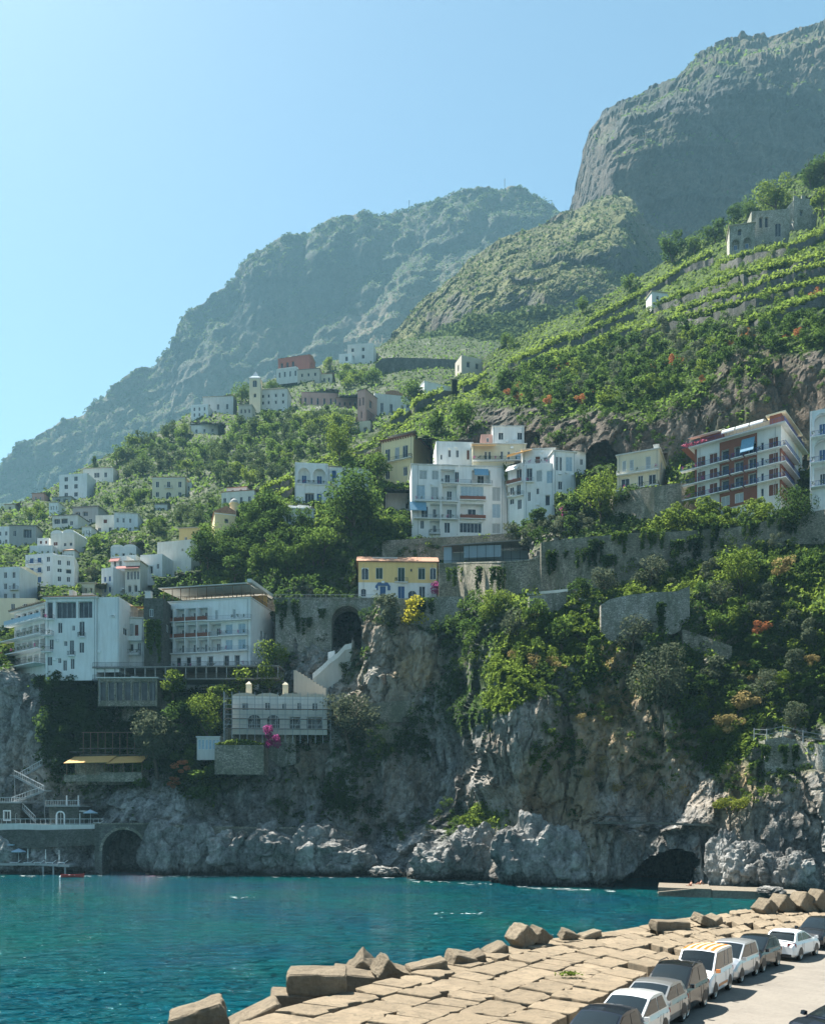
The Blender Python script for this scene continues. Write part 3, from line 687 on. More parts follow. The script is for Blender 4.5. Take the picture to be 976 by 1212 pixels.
def railing(mb, pts, h=1.0, step=.28, r=.022, m=0):
    pts = [Vector(p) for p in pts]; z = Vector((0,0,1))
    for p, q in zip(pts[:-1], pts[1:]):
        mb.bar(p+z*h, q+z*h, r*1.7, m); mb.bar(p+z*.12, q+z*.12, r, m)
        L = (q-p).length; n = max(1, int(L/step))
        for i in range(n+1): mb.bar(p+(q-p)*i/n, p+(q-p)*i/n+z*h, r if i % 5 else r*1.5, m, 3)
def balcony(root, o, u, n, x0, x1, z, dep, rail='rail', slab='trim', solid=None):
    o = Vector(o); u = Vector(u); n = Vector(n); zz = Vector((0,0,1)); Q = lambda x, y, k: o+u*x+n*y+zz*k
    mb = MB(); mb.hexa([Q(x0,-dep,z-.18), Q(x1,-dep,z-.18), Q(x1,-.003,z-.18), Q(x0,-.003,z-.18), Q(x0,-dep,z), Q(x1,-dep,z), Q(x1,-.003,z), Q(x0,-.003,z)])
    s = mb.build('balcony', M[slab], root)
    mb = MB()
    if solid:
        t = .1
        mb.hexa([Q(x0,-dep+.03,z+.003), Q(x1,-dep+.03,z+.003), Q(x1,-dep+.03+t,z+.003), Q(x0,-dep+.03+t,z+.003), Q(x0,-dep+.03,z+.95), Q(x1,-dep+.03,z+.95), Q(x1,-dep+.03+t,z+.95), Q(x0,-dep+.03+t,z+.95)])
        mb.build('balcony_parapet', M[solid], s)
    else:
        railing(mb, [Q(x0+.04,-.05,z), Q(x0+.04,-dep+.06,z), Q(x1-.04,-dep+.06,z), Q(x1-.04,-.05,z)])
        mb.build('railing', M[rail], s)
    return s
def roof_mesh(kind, w, d, h, rise=1.6, over=.35):
    mb = MB()
    if kind == 'flat':
        t = .28; zt = h+.002; zs = h-.35
        mb.box((t,t,zs-.1),(w-t,d-t,zs),0)
    elif kind == 'slab':
        mb.box((-over,-over,h+.002),(w+over,d+over,h+.26),0)
    elif kind in ('hip', 'gable', 'gabley'):
        o = over; a = [(-o,-o,h+.01),(w+o,-o,h+.01),(w+o,d+o,h+.01),(-o,d+o,h+.01)]; b = [(x,y,z+.16) for x,y,z in a]
        for i in range(4): mb.poly([a[i], a[(i+1)%4], b[(i+1)%4], b[i]])
        mb.poly(a[::-1])
        k = min(w, d)/2 if kind == 'hip' else 0
        if kind == 'gabley': r0, r1 = (w/2,-o,h+rise), (w/2,d+o,h+rise)
        elif w >= d: r0, r1 = (k-o if k else -o, d/2, h+rise), (w-k+o if k else w+o, d/2, h+rise)
        else: r0, r1 = ((w/2, k-o if k else -o, h+rise), (w/2, d-k+o if k else d+o, h+rise)) if kind == 'hip' else ((-o,d/2,h+rise),(w+o,d/2,h+rise))
        if kind == 'gabley' or (kind == 'hip' and w < d):
            mb.poly([b[0], b[1], r0]); mb.poly([b[1], b[2], r1, r0]); mb.poly([b[2], b[3], r1]); mb.poly([b[3], b[0], r0, r1])
        else:
            mb.poly([b[0], b[1], r1, r0]); mb.poly([b[1], b[2], r1]); mb.poly([b[2], b[3], r0, r1]); mb.poly([b[3], b[0], r0])
    elif kind == 'shed':
        o = over; mb.hexa([(-o,-o,h),(w+o,-o,h),(w+o,d+o,h+rise),(-o,d+o,h+rise),(-o,-o,h+.2),(w+o,-o,h+.2),(w+o,d+o,h+rise+.2),(-o,d+o,h+rise+.2)])
    elif kind.startswith('vault'):
        n = int(kind[5:] or 2); N = 8
        for i in range(n):
            x0, x1 = w*i/n, w*(i+1)/n; pr = [((x0+x1)/2-(x1-x0)/2*math.cos(math.pi*j/N), h+.01+rise*math.sin(math.pi*j/N)) for j in range(N+1)]
            for (xa, za), (xb, zb) in zip(pr[:-1], pr[1:]):
                mb.poly([(xa,-.05,za),(xb,-.05,zb),(xb,d,zb),(xa,d,za)])
            mb.poly([(x,-.05,z) for x,z in pr])
            mb.poly([(x,d,z) for x,z in pr][::-1])
    return mb
def block(root, key, wall='white', ops=(), right=(), left=(), roof='flat', roofm=None, rise=1.6, over=.35, base=3.0, frame='trim', bal=(), wall2=None, chim=(), cornice=False, parapet=True):
    """one volume of a house as parts of ROOT: wall, roof, windows, balconies"""
    f = BL[key]; w, h, d = f.w, f.h, f.d
    M4 = Matrix.Translation(f.L) @ Matrix.Rotation(f.a, 4, 'Z')
    loc = (Matrix.Translation(root.location) @ Matrix.Rotation(root.rotation_euler.z, 4, 'Z')).inverted() @ M4
    def T(p): return loc @ Vector(p)
    def V(p): return loc.to_3x3() @ Vector(p)
    mb = MB()
    face(root, mb, T((0,0,0)), V((1,0,0)), V((0,1,0)), w, h, ops, base, frame)
    face(root, mb, T((w,0,0)), V((0,1,0)), V((-1,0,0)), d, h, right, base, frame)
    face(root, mb, T((0,d,0)), V((0,-1,0)), V((1,0,0)), d, h, left, base, frame)
    mb.poly([T((w,d,-base)), T((0,d,-base)), T((0,d,h)), T((w,d,h))])
    if roof == 'flat':
        t = .28; a = [(0,0),(w,0),(w,d),(0,d)]; b = [(t,t),(w-t,t),(w-t,d-t),(t,d-t)]
        for i in range(4):
            j = (i+1) % 4
            mb.poly([T((*a[i],h)), T((*a[j],h)), T((*b[j],h)), T((*b[i],h))]); mb.poly([T((*b[i],h)), T((*b[j],h)), T((*b[j],h-.45)), T((*b[i],h-.45))])
    if roof == 'gable' and w >= d:
        mb.poly([T((w,0,h)), T((w,d,h)), T((w,d/2,h+rise*.97))]); mb.poly([T((0,d,h)), T((0,0,h)), T((0,d/2,h+rise*.97))])
    if roof == 'gabley':
        mb.poly([T((0,0,h)), T((w,0,h)), T((w/2,0,h+rise*.97))]); mb.poly([T((w,d,h)), T((0,d,h)), T((w/2,d,h+rise*.97))])
    if wall == 'white' and key[0] == 'v': wall = ('white', 'white_b', 'white_c')[sum(map(ord, key)) % 3]
    mb.build('wall', M[wall], root)
    if wall2:      # a band of another colour over the lower part (v fraction), a skin 4 mm proud, openings kept
        pass
    if roof:
        rm = roof_mesh(roof, w, d, h, rise, over); rm.v = [tuple(T(p)) for p in rm.v]
        rm.build('roof', M[roofm or ('greyroof' if roof in ('flat','slab') else 'terracotta')], root, smooth=False)
    if cornice:
        c = MB(); c.box((-.18,-.18,h-.55),(w+.18,-.003,h-.3)); c.v = [tuple(T(p)) for p in c.v]; c.build('cornice', M['trim'], root)
    for (x, y, cw, ch) in chim:
        c = MB(); x *= w; y *= d; c.box((x,y,h-.4),(x+cw,y+cw,h+ch)); c.box((x-.1,y-.1,h+ch+.002),(x+cw+.1,y+cw+.1,h+ch+.15)); c.v = [tuple(T(p)) for p in c.v]; c.build('chimney', M['white2'], root)
    for b in bal:
        u0, u1, v, dep = b[:4]; side = b[5] if len(b) > 5 else 'f'; rl = b[4] if len(b) > 4 else 'rail'; solid = b[6] if len(b) > 6 else None
        if side == 'f': balcony(root, T((0,0,0)), V((1,0,0)), V((0,1,0)), u0*w, u1*w, v*h, dep, rl, 'trim', solid)
        elif side == 'r': balcony(root, T((w,0,0)), V((0,1,0)), V((-1,0,0)), u0*d, u1*d, v*h, dep, rl, 'trim', solid)
        else: balcony(root, T((0,d,0)), V((0,-1,0)), V((1,0,0)), u0*d, u1*d, v*h, dep, rl, 'trim', solid)
    if key[0] in 'mh' and w > 5:       # pipes, boxes and aerials every wall here carries
        q = random.Random(key); hgt = h if roof != 'gable' else h*.95
        for x in (.03+.04*q.random(), .93+.04*q.random()):
            c = MB(); c.bar((w*x,-.09,-.5),(w*x,-.09,hgt-.1),.05,0,5); c.v = [tuple(T(p)) for p in c.v]; c.build('downpipe', M['railgrey'], root)
        for _ in range(3):
            x, z = q.uniform(.08,.9)*w, q.choice((.2,.45,.7))*h+q.uniform(-.3,.5)
            if any(o_[1]*w-1.0 < x < o_[2]*w+.2 and o_[3]*h-.7 < z < o_[4]*h+.1 for o_ in ops): continue
            c = MB(); c.box((x,-.36,z),(x+.8,-.01,z+.55)); c.v = [tuple(T(p)) for p in c.v]; c.build('air_conditioner', M['trim'], root)
        if roof in ('flat','slab'):
            x, y = q.uniform(.2,.8)*w, q.uniform(.3,.7)*d; c = MB(); c.bar((x,y,h),(x,y,h+2.6),.035)
            for i in range(4): c.bar((x-.6+.08*i,y,h+1.5+.3*i),(x+.6-.08*i,y,h+1.5+.3*i),.022)
            c.v = [tuple(T(p)) for p in c.v]; c.build('aerial', M['rail'], root)
            x = q.uniform(.1,.7)*w; y = q.uniform(.35,.6)*d; c = MB(); c.box((x,y,h-.3),(x+1.6,y+1.3,h+1.1)); c.v = [tuple(T(p)) for p in c.v]; c.build('roof_hatch', M['white2'], root)
    for i, b in enumerate(bal):        # pot plants along the balconies
        if key[0] not in 'mh' or len(b) > 5 and b[5] != 'f': continue
        q = np.random.RandomState(i+len(key)*7); u0, u1, v, dep = b[:4]; pts = []
        for x in np.arange(u0*w+.5, u1*w-.4, 1.5):
            if q.rand() < .55: pts.append(np.array([x+q.normal(size=26)*.16, -dep+.3+q.normal(size=26)*.1, v*h+.45+q.rand(26)*.75]).T)
        if pts:
            for c3 in pts:
                me = leaves_mesh('pot_plant', np.array([tuple(T(p)) for p in c3]), np.tile([[0,-.3,.8]], (26,1)), .16, 3); me.materials.append(LM['dark' if q.rand() < .8 else 'pink']); link('pot_plant', me, root)
    return T, V, w, h, d
def house(name, cat, label, key, group=None):
    f = BL[key]; r = empty(name, f.L, f.a); tag(r, label, cat, group); return r
def grid(kind, us, vs, w, h):
    return [(kind, u-w/2, u+w/2, v, v+h) for v in vs for u in us]
def lpart(root, T, mb, name, mat, smooth=False):
    mb.v = [tuple(T(p)) for p in mb.v]
    return mb.build(name, mat if not isinstance(mat, str) else M[mat], root, smooth)
# ------------------------------------------------------------------ houses on the far slope
GV = 'white houses scattered on the wooded hill'
r = house('hillside_villa', 'villa', 'white stepped three storey villa on the bare end of the wooded ridge', 'v1a', GV)
block(r, 'v1a', 'white', grid('g', (.25,.6), (.1,.42,.72), .13, .18), left=grid('g', (.3,.7), (.15,.5), .15, .2))
block(r, 'v1b', 'white', grid('g', (.15,.42,.5,.75), (.35,), .09, .35), roof='slab', roofm='paleroof')
block(r, 'v1c', 'grey', grid('k', (.3,.7), (.2,), .25, .5), roof='slab')
r = house('stone_villa', 'villa', 'cream square villa with flat orange tiled roof alone among the trees', 'v2', GV)
block(r, 'v2', 'cream', grid('g', (.16,.5,.84), (.56,), .1, .26)+[('A',.42,.58,.06,.36)]+grid('g', (.16,.84), (.14,), .1, .22), roof='hip', rise=1.3, cornice=True, bal=((.38,.62,.54,.8),))
block(r, 'v2b', 'white2', grid('g', (.5,), (.3,), .3, .4))
r = house('flat_roofed_house', 'house', 'white house with thin orange roof edges right of the villa with orange roof', 'v3', GV)
block(r, 'v3', 'white', grid('g', (.1,.32,.6,.85), (.25,), .09, .4), roof='slab', roofm='terracotta', over=.2)
block(r, 'v3b', 'white', grid('g', (.3,.7), (.2,), .12, .5), roof='slab', roofm='terracotta', over=.2)
r = house('village_church', 'church', 'yellow gabled church with round window and small domed turret', 'v4')
T, V, w, h, d = block(r, 'v4', 'paleyellow', grid('k', (.5,), (.7,), .16, .14)+grid('e', (.5,), (.05,), .24, .3), left=grid('k', (.3,.55,.8), (.5,), .05, .2), roof='gabley', rise=2.6, over=.3, cornice=True)
mb = MB(); n = 12; cx, cy, rr = w*.86, 2.4, 1.5
ring = lambda z, q: [(cx+q*math.cos(2*math.pi*i/n), cy+q*math.sin(2*math.pi*i/n), z) for i in range(n)]
lv = [ring(h-.5, rr), ring(h+4.2, rr), ring(h+4.2, rr+.25), ring(h+4.5, rr+.25), ring(h+4.5, rr)]
for a, b in zip(lv[:-1], lv[1:]):
    for i in range(n): mb.poly([a[i], a[(i+1)%n], b[(i+1)%n], b[i]])
tur = lpart(r, T, mb, 'turret', 'paleyellow')
mb = MB(); lv = [ring(h+4.5+1.7*math.sin(t), max(.02, rr*math.cos(t))) for t in np.linspace(0, math.pi/2, 6)]
for a, b in zip(lv[:-1], lv[1:]):
    for i in range(n): mb.poly([a[i], a[(i+1)%n], b[(i+1)%n], b[i]])
mb.bar((cx,cy,h+6.1),(cx,cy,h+7.4),.07)
lpart(r, T, mb, 'dome', 'grey', True).parent = tur
r = house('terraced_house', 'house', 'long plain white house stepping down the slope below the yellow church', 'v5a', GV)
block(r, 'v5a', 'white', grid('g', (.12,), (.1,), .08, .2)+grid('k', (.75,), (.6,), .05, .09))
block(r, 'v5b', 'white', grid('k', (.22,.5), (.1,), .14, .35)+grid('g', (.8,), (.3,), .12, .25))
block(r, 'v5c', 'yellow', grid('g', (.3,), (.3,), .12, .25), roof='slab', roofm='paleroof')
r = house('stepped_house', 'house', 'white stepped house with maroon awnings and an outside stair', 'v6a', GV)
block(r, 'v6a', 'white', grid('b', (.3,.7), (.12,.5), .2, .2))
T6, V6, w6, h6, d6 = block(r, 'v6b', 'white', grid('g', (.25,.6), (.14,.45,.74), .16, .15))
T, V, w, h, d = block(r, 'v6c', 'white', grid('g', (.2,.42,.64,.86), (.45,), .17, .26)+grid('k', (.3,.7), (.08,), .2, .2), roof='slab', roofm='paleroof')
mb = MB(); mb.hexa([(-2.6,-1.4,h*.75),(w,-1.4,h*.75),(w,-.003,h*.86),(-2.6,-.003,h*.86),(-2.6,-1.4,h*.75+.1),(w,-1.4,h*.75+.1),(w,-.003,h*.86+.1),(-2.6,-.003,h*.86+.1)])
lpart(r, T, mb, 'awning', 'awning_red')
mb = MB(); mb.hexa([(0,-1.2,h6*.84),(w6*.6,-1.2,h6*.84),(w6*.6,-.003,h6*.95),(0,-.003,h6*.95),(0,-1.2,h6*.84+.1),(w6*.6,-1.2,h6*.84+.1),(w6*.6,-.003,h6*.95+.1),(0,-.003,h6*.95+.1)])
lpart(r, T6, mb, 'awning', 'awning_red')
mb = MB()
for i in range(9): mb.box((w6*.2+i*.5,-2.2,-2+i*.42),(w6*.2+i*.5+.5,-.01,-2+i*.42+.42))
lpart(r, T6, mb, 'stair', 'white')
r = house('vaulted_cottage', 'house', 'small white cottage with two barrel vaults above the stepped house', 'v7', GV)
block(r, 'v7', 'white', grid('k', (.22,.5,.8), (.2,), .1, .34), roof='vault2', rise=.9, roofm='white')
r = house('double_house', 'house', 'white two storey double house with red window below the grey cluster', 'v8a', GV)
block(r, 'v8a', 'white', grid('n', (.5,), (.56,), .2, .22)+grid('g', (.2,.75), (.14,), .16, .2))
block(r, 'v8b', 'white', grid('g', (.15,.4,.68), (.55,.12), .1, .22), roof='gable', rise=.8, roofm='white2', right=grid('g', (.4,), (.3,), .2, .3))
r = house('unfinished_house', 'house', 'grey and white unfinished houses with open dark loggias in a cluster', 'v9a', GV)
block(r, 'v9a', 'white2', [('k',.06,.3,.45,.8),('k',.34,.6,.45,.8)]+grid('g', (.75,), (.3,), .12, .3), roof='slab')
block(r, 'v9b', 'grey', [('k',.1,.3,.5,.75),('k',.4,.6,.5,.75)]+grid('g', (.2,.7), (.1,), .12, .25), roof='slab', over=.6)
r = house('cut_off_house', 'house', 'white house cut by the left edge above the dark retaining walls', 'v10a', GV)
block(r, 'v10a', 'white', grid('g', (.55,.8), (.15,.55), .1, .22))
r = house('concrete_house', 'house', 'grey concrete house with one wide dark loggia near the left edge', 'v10b', GV)
block(r, 'v10b', 'grey', [('k',.52,.82,.5,.85)]+grid('g', (.2,), (.55,), .12, .25)+grid('g', (.6,), (.12,), .12, .2), roof='slab')
r = house('gabled_house', 'house', 'white house with two pointed gables and red windows above the balconied house', 'v11a', GV)
block(r, 'v11a', 'white', grid('n', (.2,), (.45,), .18, .18)+grid('g', (.6,.85), (.4,.1), .12, .16), roof='vault2', rise=1.3, roofm='white')
block(r, 'v11b', 'white', grid('g', (.2,.55,.8), (.2,), .1, .35)); block(r, 'v11c', 'white', grid('n', (.3,.75), (.3,), .2, .4))
r = house('balconied_house', 'house', 'white three storey house with stacked balconies beside the olive trees', 'v12a', GV)
block(r, 'v12a', 'white', grid('b', (.22,.5), (.08,.38,.69), .15, .2)+grid('g', (.82,), (.42,.72), .12, .17), bal=((.1,.62,.37,1.1),(.1,.62,.68,1.1)))
block(r, 'v12b', 'white', grid('g', (.3,.72), (.12,.66), .17, .17)+[('g',.2,.42,.42,.55),('k',.6,.85,.4,.54)], cornice=True)
r = house('tall_white_house', 'house', 'tall white house cut by the left edge behind the curved hotel', 'v13', GV)
block(r, 'v13', 'white', grid('g', (.3,.55,.82), (.12,.4,.7), .1, .17), bal=((.72,.98,.38,1),)); block(r, 'v13b', 'cream', grid('g', (.5,), (.5,), .3, .2))
r = house('low_cream_house', 'house', 'low cream flat roofed house behind the curved glass hotel', 'v14')
block(r, 'v14', 'cream', grid('g', (.52,.78), (.62,.2), .09, .22)); 
r = house('ridge_cottage', 'house', 'tiny white cottage alone in trees below the bell tower village', 'v15', GV); block(r, 'v15', 'white', grid('g', (.2,.5,.8), (.2,), .08, .4), roof='shed', roofm='white', rise=1.0)
r = house('ridge_house', 'house', 'pale houses with flat roofs at the left end of the bell tower village', 'v16a', GV)
block(r, 'v16a', 'white', grid('g', (.2,.5,.8), (.15,.55), .1, .25)); block(r, 'v16b', 'white2', grid('g', (.2,.5,.8), (.3,), .08, .3), roof='shed', roofm='paleroof')
r = house('stone_hut', 'hut', 'small pale stone hut among olives under the orange roofed villa', 'v17'); block(r, 'v17', 'white2', grid('k', (.3,.7), (.2,), .16, .4), roof='slab')
r = house('small_pink_house', 'house', 'small pink house just left of the stepped ridge villa', 'v18'); block(r, 'v18', 'pink', grid('g', (.3,.7), (.2,), .14, .4), roof='hip', rise=1.2)
r = house('skyline_hut', 'hut', 'tiny pale hut on the skyline at the far left', 'v19'); block(r, 'v19', 'cream', grid('k', (.5,), (.2,), .2, .5), roof='gable', rise=1)
# ridge village
r = house('bell_tower', 'bell tower', 'pale bell tower with dark pointed spire on the wooded ridge', 'bt')
T, V, w, h, d = block(r, 'bt', 'cream', [('A',.3,.7,.62,.9),('k',.38,.62,.2,.36)], right=[('A',.3,.7,.62,.9)], left=[('A',.3,.7,.62,.9)], roof=None, cornice=True, base=8)
mb = MB(); a = [(-.3,-.3,h),(w+.3,-.3,h),(w+.3,d+.3,h),(-.3,d+.3,h)]; b = [(w*.2,w*.2,h+1.6),(w*.8,w*.2,h+1.6),(w*.8,w*.8,h+1.6),(w*.2,w*.8,h+1.6)]
for i in range(4): mb.poly([a[i], a[(i+1)%4], b[(i+1)%4], b[i]]); mb.poly([b[i], b[(i+1)%4], (w/2,d/2,h+5.6)])
mb.poly(a[::-1]); lpart(r, T, mb, 'spire', 'bluegrey')
r = house('parish_house', 'house', 'pale house beside the bell tower with small dark windows', 'p1'); block(r, 'p1', 'white2', grid('k', (.15,.35,.6,.85), (.15,.55), .07, .2), roof='slab', roofm='paleroof', base=7)
r = house('maroon_house', 'house', 'maroon house with gable roof over a white lower storey on the ridge', 'p2a')
block(r, 'p2a', 'white2', grid('g', (.15,.4,.65,.9), (.2,), .09, .5)); block(r, 'p2b', 'redpink', grid('k', (.12,.3,.48), (.2,), .08, .45), right=grid('k', (.4,), (.3,), .2, .4), roof='gable', rise=2.2, bal=((.0,.6,.1,1.2),))
block(r, 'p2c', 'beige', grid('k', (.2,.5,.8), (.3,), .09, .35), roof='slab')
r = house('upper_white_house', 'house', 'highest white house in front of the hazy mountain above green trees', 'p3a', GV)
block(r, 'p3a', 'white2', grid('k', (.2,.6), (.2,.6), .1, .2)); block(r, 'p3b', 'white', grid('k', (.6,), (.2,), .2, .5))
r = house('long_low_house', 'house', 'long low pale pink house with a row of dark doors', 'p4a'); block(r, 'p4a', 'pink', grid('k', (.1,.27,.44,.62,.8,.93), (.12,), .05, .5), roof='slab', over=.2, roofm='greyroof')
r = house('low_pink_house', 'house', 'low pink house left of the red cube house', 'p4b'); block(r, 'p4b', 'pink', grid('k', (.15,.38,.62,.85), (.3,), .08, .35), roof='shed', rise=1.2, roofm='terracotta')
r = house('red_cube_house', 'house', 'faded red two storey house with brown hip roof at the terrace corner', 'p5')
block(r, 'p5', 'pink', grid('k', (.3,.75), (.5,), .2, .25)+grid('k', (.5,), (.1,), .2, .22), right=[('k',.35,.6,.52,.76),('R',.15,.85,.06,.42)], roof='hip', rise=1.4, roofm='greyroof'); block(r, 'p5b', 'cream', grid('k', (.6,), (.1,), .3, .4))
r = house('orange_vault_house', 'house', 'white house with an orange rounded roof beside a round green tree', 'p6')
T, V, w, h, d = block(r, 'p6', 'white2', grid('g', (.2,.45,.75), (.2,), .08, .4)+grid('k', (.9,), (.5,), .08, .2))
mb = roof_mesh('vault1', w*.5, d*.9, h, 2.4); mb.v = [(x+w*.28, y, z) for x, y, z in mb.v]; lpart(r, T, mb, 'vault', 'terracotta')
r = house('sloping_white_house', 'house', 'pale blue white house wedged behind the vine terraces', 'p7'); block(r, 'p7', 'white', grid('k', (.62,.8), (.3,), .08, .4), roof='slab', roofm='white', over=.15)
r = house('derelict_stone_house', 'house', 'derelict stone house on the terrace skyline beside the curved wall', 'p8'); block(r, 'p8', 'beige', grid('k', (.3,.7), (.45,), .15, .28), left=grid('k', (.5,), (.4,), .2, .3), roof='flat')
# ruin at the top right
r = house('terrace_farmhouse', 'ruin', 'ruined stone farmhouse with roofless tower on the upper terraces', 'r1a')
block(r, 'r1a', 'stone_pale', [('a',.1,.4,.1,.5),('a',.55,.85,.1,.5)]+grid('k', (.4,), (.62,), .14, .22), roof='slab', roofm='paleroof'); block(r, 'r1b', 'stone_pale', grid('k', (.25,.4), (.5,), .09, .3)+[('A',.62,.78,.2,.6)], roof='flat')
f_ = BL['r1b']
T, V, w, h, d = block(r, 'r1c', 'stone_pale', grid('k', (.32,), (.5,), .14, .2), left=grid('k', (.5,), (.5,), .2, .2), roof='flat')
mb = MB()
for i, hh in enumerate((1.6,.9,2.3,1.2,.4,1.8)): mb.box((w*i/6,.01,h+.002),(w*(i+1)/6-.02,.5,h+hh))
lpart(r, T, mb, 'broken_wall', 'stone_pale')
r = house('field_hut', 'hut', 'pale blue field hut in the middle of the vine terraces', 'r2'); block(r, 'r2', 'white', grid('k', (.35,.7), (.25,), .16, .4), roof='slab', roofm='paleroof')
for k_, wl, rf, lb in (('e1','white','slab','tiny white hut just left of the white double house'),('e2','white','hip','small white cottage with orange hip roof right of the gabled house'),('e3','cream','slab','low cream house on the slope directly behind the curved hotel'),('e4','white','flat','small white house right beside the vaulted cottage'),('e5','white','slab','small white house on the bare slope under the stepped ridge villa'),('e6','cream','hip','small cream house below the yellow church'),('e7','white2','slab','pale low house just right of the parish house'),('e8','cream','gable','small cream house right of the maroon house'),('e9','beige','slab','low beige house under the foot of the bell tower')):
    r = house('hillside_house', 'house', lb, k_, GV); block(r, k_, wl, grid('k', (.22,.5,.8), (.22,), .12, .4), roof=rf, rise=1.1, roofm='terracotta' if rf in ('hip','gable') else 'paleroof')
# ------------------------------------------------------------------ middle houses
r = house('arched_villa', 'villa', 'white villa with two arched loggias and blue doors behind the big dark tree', 'm1a')
block(r, 'm1a', 'white', [('a',.1,.45,.52,.88),('a',.55,.93,.52,.88),('k',.3,.58,.06,.3),('b',.66,.82,.1,.3)], left=[('a',.3,.7,.52,.86)], bal=((.07,.96,.5,.5),))
block(r, 'm1b', 'white', grid('b', (.18,.42,.66), (.56,), .11, .34)+grid('b', (.25,.7), (.08,), .12, .26), roof='hip', rise=1.3, roofm='greyroof')
r = house('low_white_house', 'house', 'low white house with stepped roof left of the big dark tree', 'm2')
T, V, w, h, d = block(r, 'm2', 'white', grid('g', (.32,.62), (.3,), .16, .36), roof='slab', roofm='white')
mb = MB(); mb.box((w*.3,1.5,h+.27),(w*.85,d,h+1.5)); mb.box((w*.55,1.2,h+1.502),(w*.9,d+.1,h+1.7)); lpart(r, T, mb, 'roof_terrace', 'white')
r = house('yellow_palazzo', 'house', 'large yellow house with bracketed cornice and a long black balcony', 'm3')
T, V, w, h, d = block(r, 'm3', 'paleyellow', grid('g', (.2,.75), (.5,), .16, .27)+grid('w', (.5,), (.5,), .14, .27)+grid('g', (.2,.75), (.1,), .13, .2), right=grid('g', (.85,), (.48,), .12, .24), bal=((.08,.97,.47,1.0),), wall2=None)
mb = MB(); mb.box((-.5,-.5,h-.5),(w+.5,-.003,h-.2)); mb.box((w+.003,-.5,h-.5),(w+.5,d,h-.2))
for i in range(14): mb.box((w*i/13-.12,-.42,h-1.1),(w*i/13+.12,-.003,h-.502))
lpart(r, T, mb, 'bracket_cornice', 'brick')
mb = MB()
for i in range(6): mb.bar((w*.1+i*w*.15, d*.25, h-.3), (w*.1+i*w*.15, d*.25, h+1.9), .06); mb.bar((w*.1+i*w*.15, d*.8, h-.3), (w*.1+i*w*.15, d*.8, h+2.2), .06); mb.bar((w*.1+i*w*.15, d*.2, h+1.9), (w*.1+i*w*.15, d*.85, h+2.2), .06)
mb.hexa([(w*.05,d*.2,h+2.0),(w*.95,d*.2,h+2.0),(w*.95,d*.85,h+2.3),(w*.05,d*.85,h+2.3),(w*.05,d*.2,h+2.06),(w*.95,d*.2,h+2.06),(w*.95,d*.85,h+2.36),(w*.05,d*.85,h+2.36)])
lpart(r, T, mb, 'roof_pergola', 'railgrey')
r = house('garden_house', 'house', 'plain low white garden house between the palazzo and the apartments', 'm4'); block(r, 'm4', 'white', grid('k', (.8,), (.2,), .1, .3), roof='flat'); 
r = house('white_apartment_house', 'apartment house', 'large white apartment house of three stepped wings with loggias and balconies', 'm5')
T, V, w, h, d = block(r, 'm5', 'white', [
  ('w',.08,.16,.80,.93),('w',.21,.28,.80,.93),('l',.30,.45,.76,.95),('g',.45,.50,.77,.92),('l',.63,.82,.76,.95),
  ('p',.05,.14,.52,.72),('w',.20,.28,.52,.70),('l',.32,.47,.52,.72),('p',.51,.75,.55,.72),('w',.84,.93,.52,.72),
  ('g',.10,.17,.26,.42),('l',.19,.29,.26,.46),('l',.32,.47,.26,.46),('l',.51,.75,.28,.47),('p',.84,.93,.28,.48),
  ('g',.09,.13,.10,.22),('l',.19,.29,.06,.22),('g',.50,.73,.06,.2),('w',.84,.93,.06,.2),('g',.34,.40,.05,.2)],
  roof='slab', roofm='white2', over=.3,
  bal=((.30,.62,.745,1.0,'railgrey'),(.62,.84,.745,1.0,'railgrey'),(.03,.29,.49,.9,'railwhite'),(.30,.48,.49,.9,'railwhite'),(.50,.77,.52,.9,'rail','f','brick'),(.50,.77,.255,.9,'rail','f','brick'),(.02,.29,.24,1.0,'railgrey'),(.30,.48,.24,1.0,'railgrey'),(.18,.30,.03,1.0,'rail')))
mb = MB(); mb.hexa([(w*.65,-1.5,h*.85),(w*.80,-1.5,h*.85),(w*.80,-.01,h*.96),(w*.65,-.01,h*.96),(w*.65,-1.5,h*.86),(w*.80,-1.5,h*.86),(w*.80,-.01,h*.97),(w*.65,-.01,h*.97)])
lpart(r, T, mb, 'awning', 'awning_blue')
mb = MB(); mb.hexa([(w*-.02,-1.5,h*.33),(w*.15,-1.5,h*.33),(w*.15,-.01,h*.47),(w*-.02,-.01,h*.47),(w*-.02,-1.5,h*.34),(w*.15,-1.5,h*.34),(w*.15,-.01,h*.48),(w*-.02,-.01,h*.48)])
lpart(r, T, mb, 'awning', 'awning_blue')
mb = MB(); mb.box((w*.295,-1.0,-2),(w*.302,-.75,h)); mb.box((w*.487,-1.0,-2),(w*.495,-.75,h)); lpart(r, T, mb, 'pillar', 'white')
T, V, w, h, d = block(r, 'm5u', 'white', grid('g', (.14,), (.28,), .05, .2)+grid('g', (.36,.57), (.38,), .08, .3)+grid('n', (.86,), (.3,), .08, .4), roof='flat', chim=((.25,.3,.7,.9),))
mb = MB(); railing(mb, [(.2,.2,h),(w-.2,.2,h),(w-.2,d-.2,h)], 1.0, .5); lpart(r, T, mb, 'roof_railing', 'rail')
T, V, w, h, d = block(r, 'm5r', 'cream', grid('g', (.25,.32,.55,.68), (.1,), .05, .5)+[('p',.8,.92,.05,.62)], roof='slab', roofm='white2', bal=((.0,1.0,.01,1.1),))
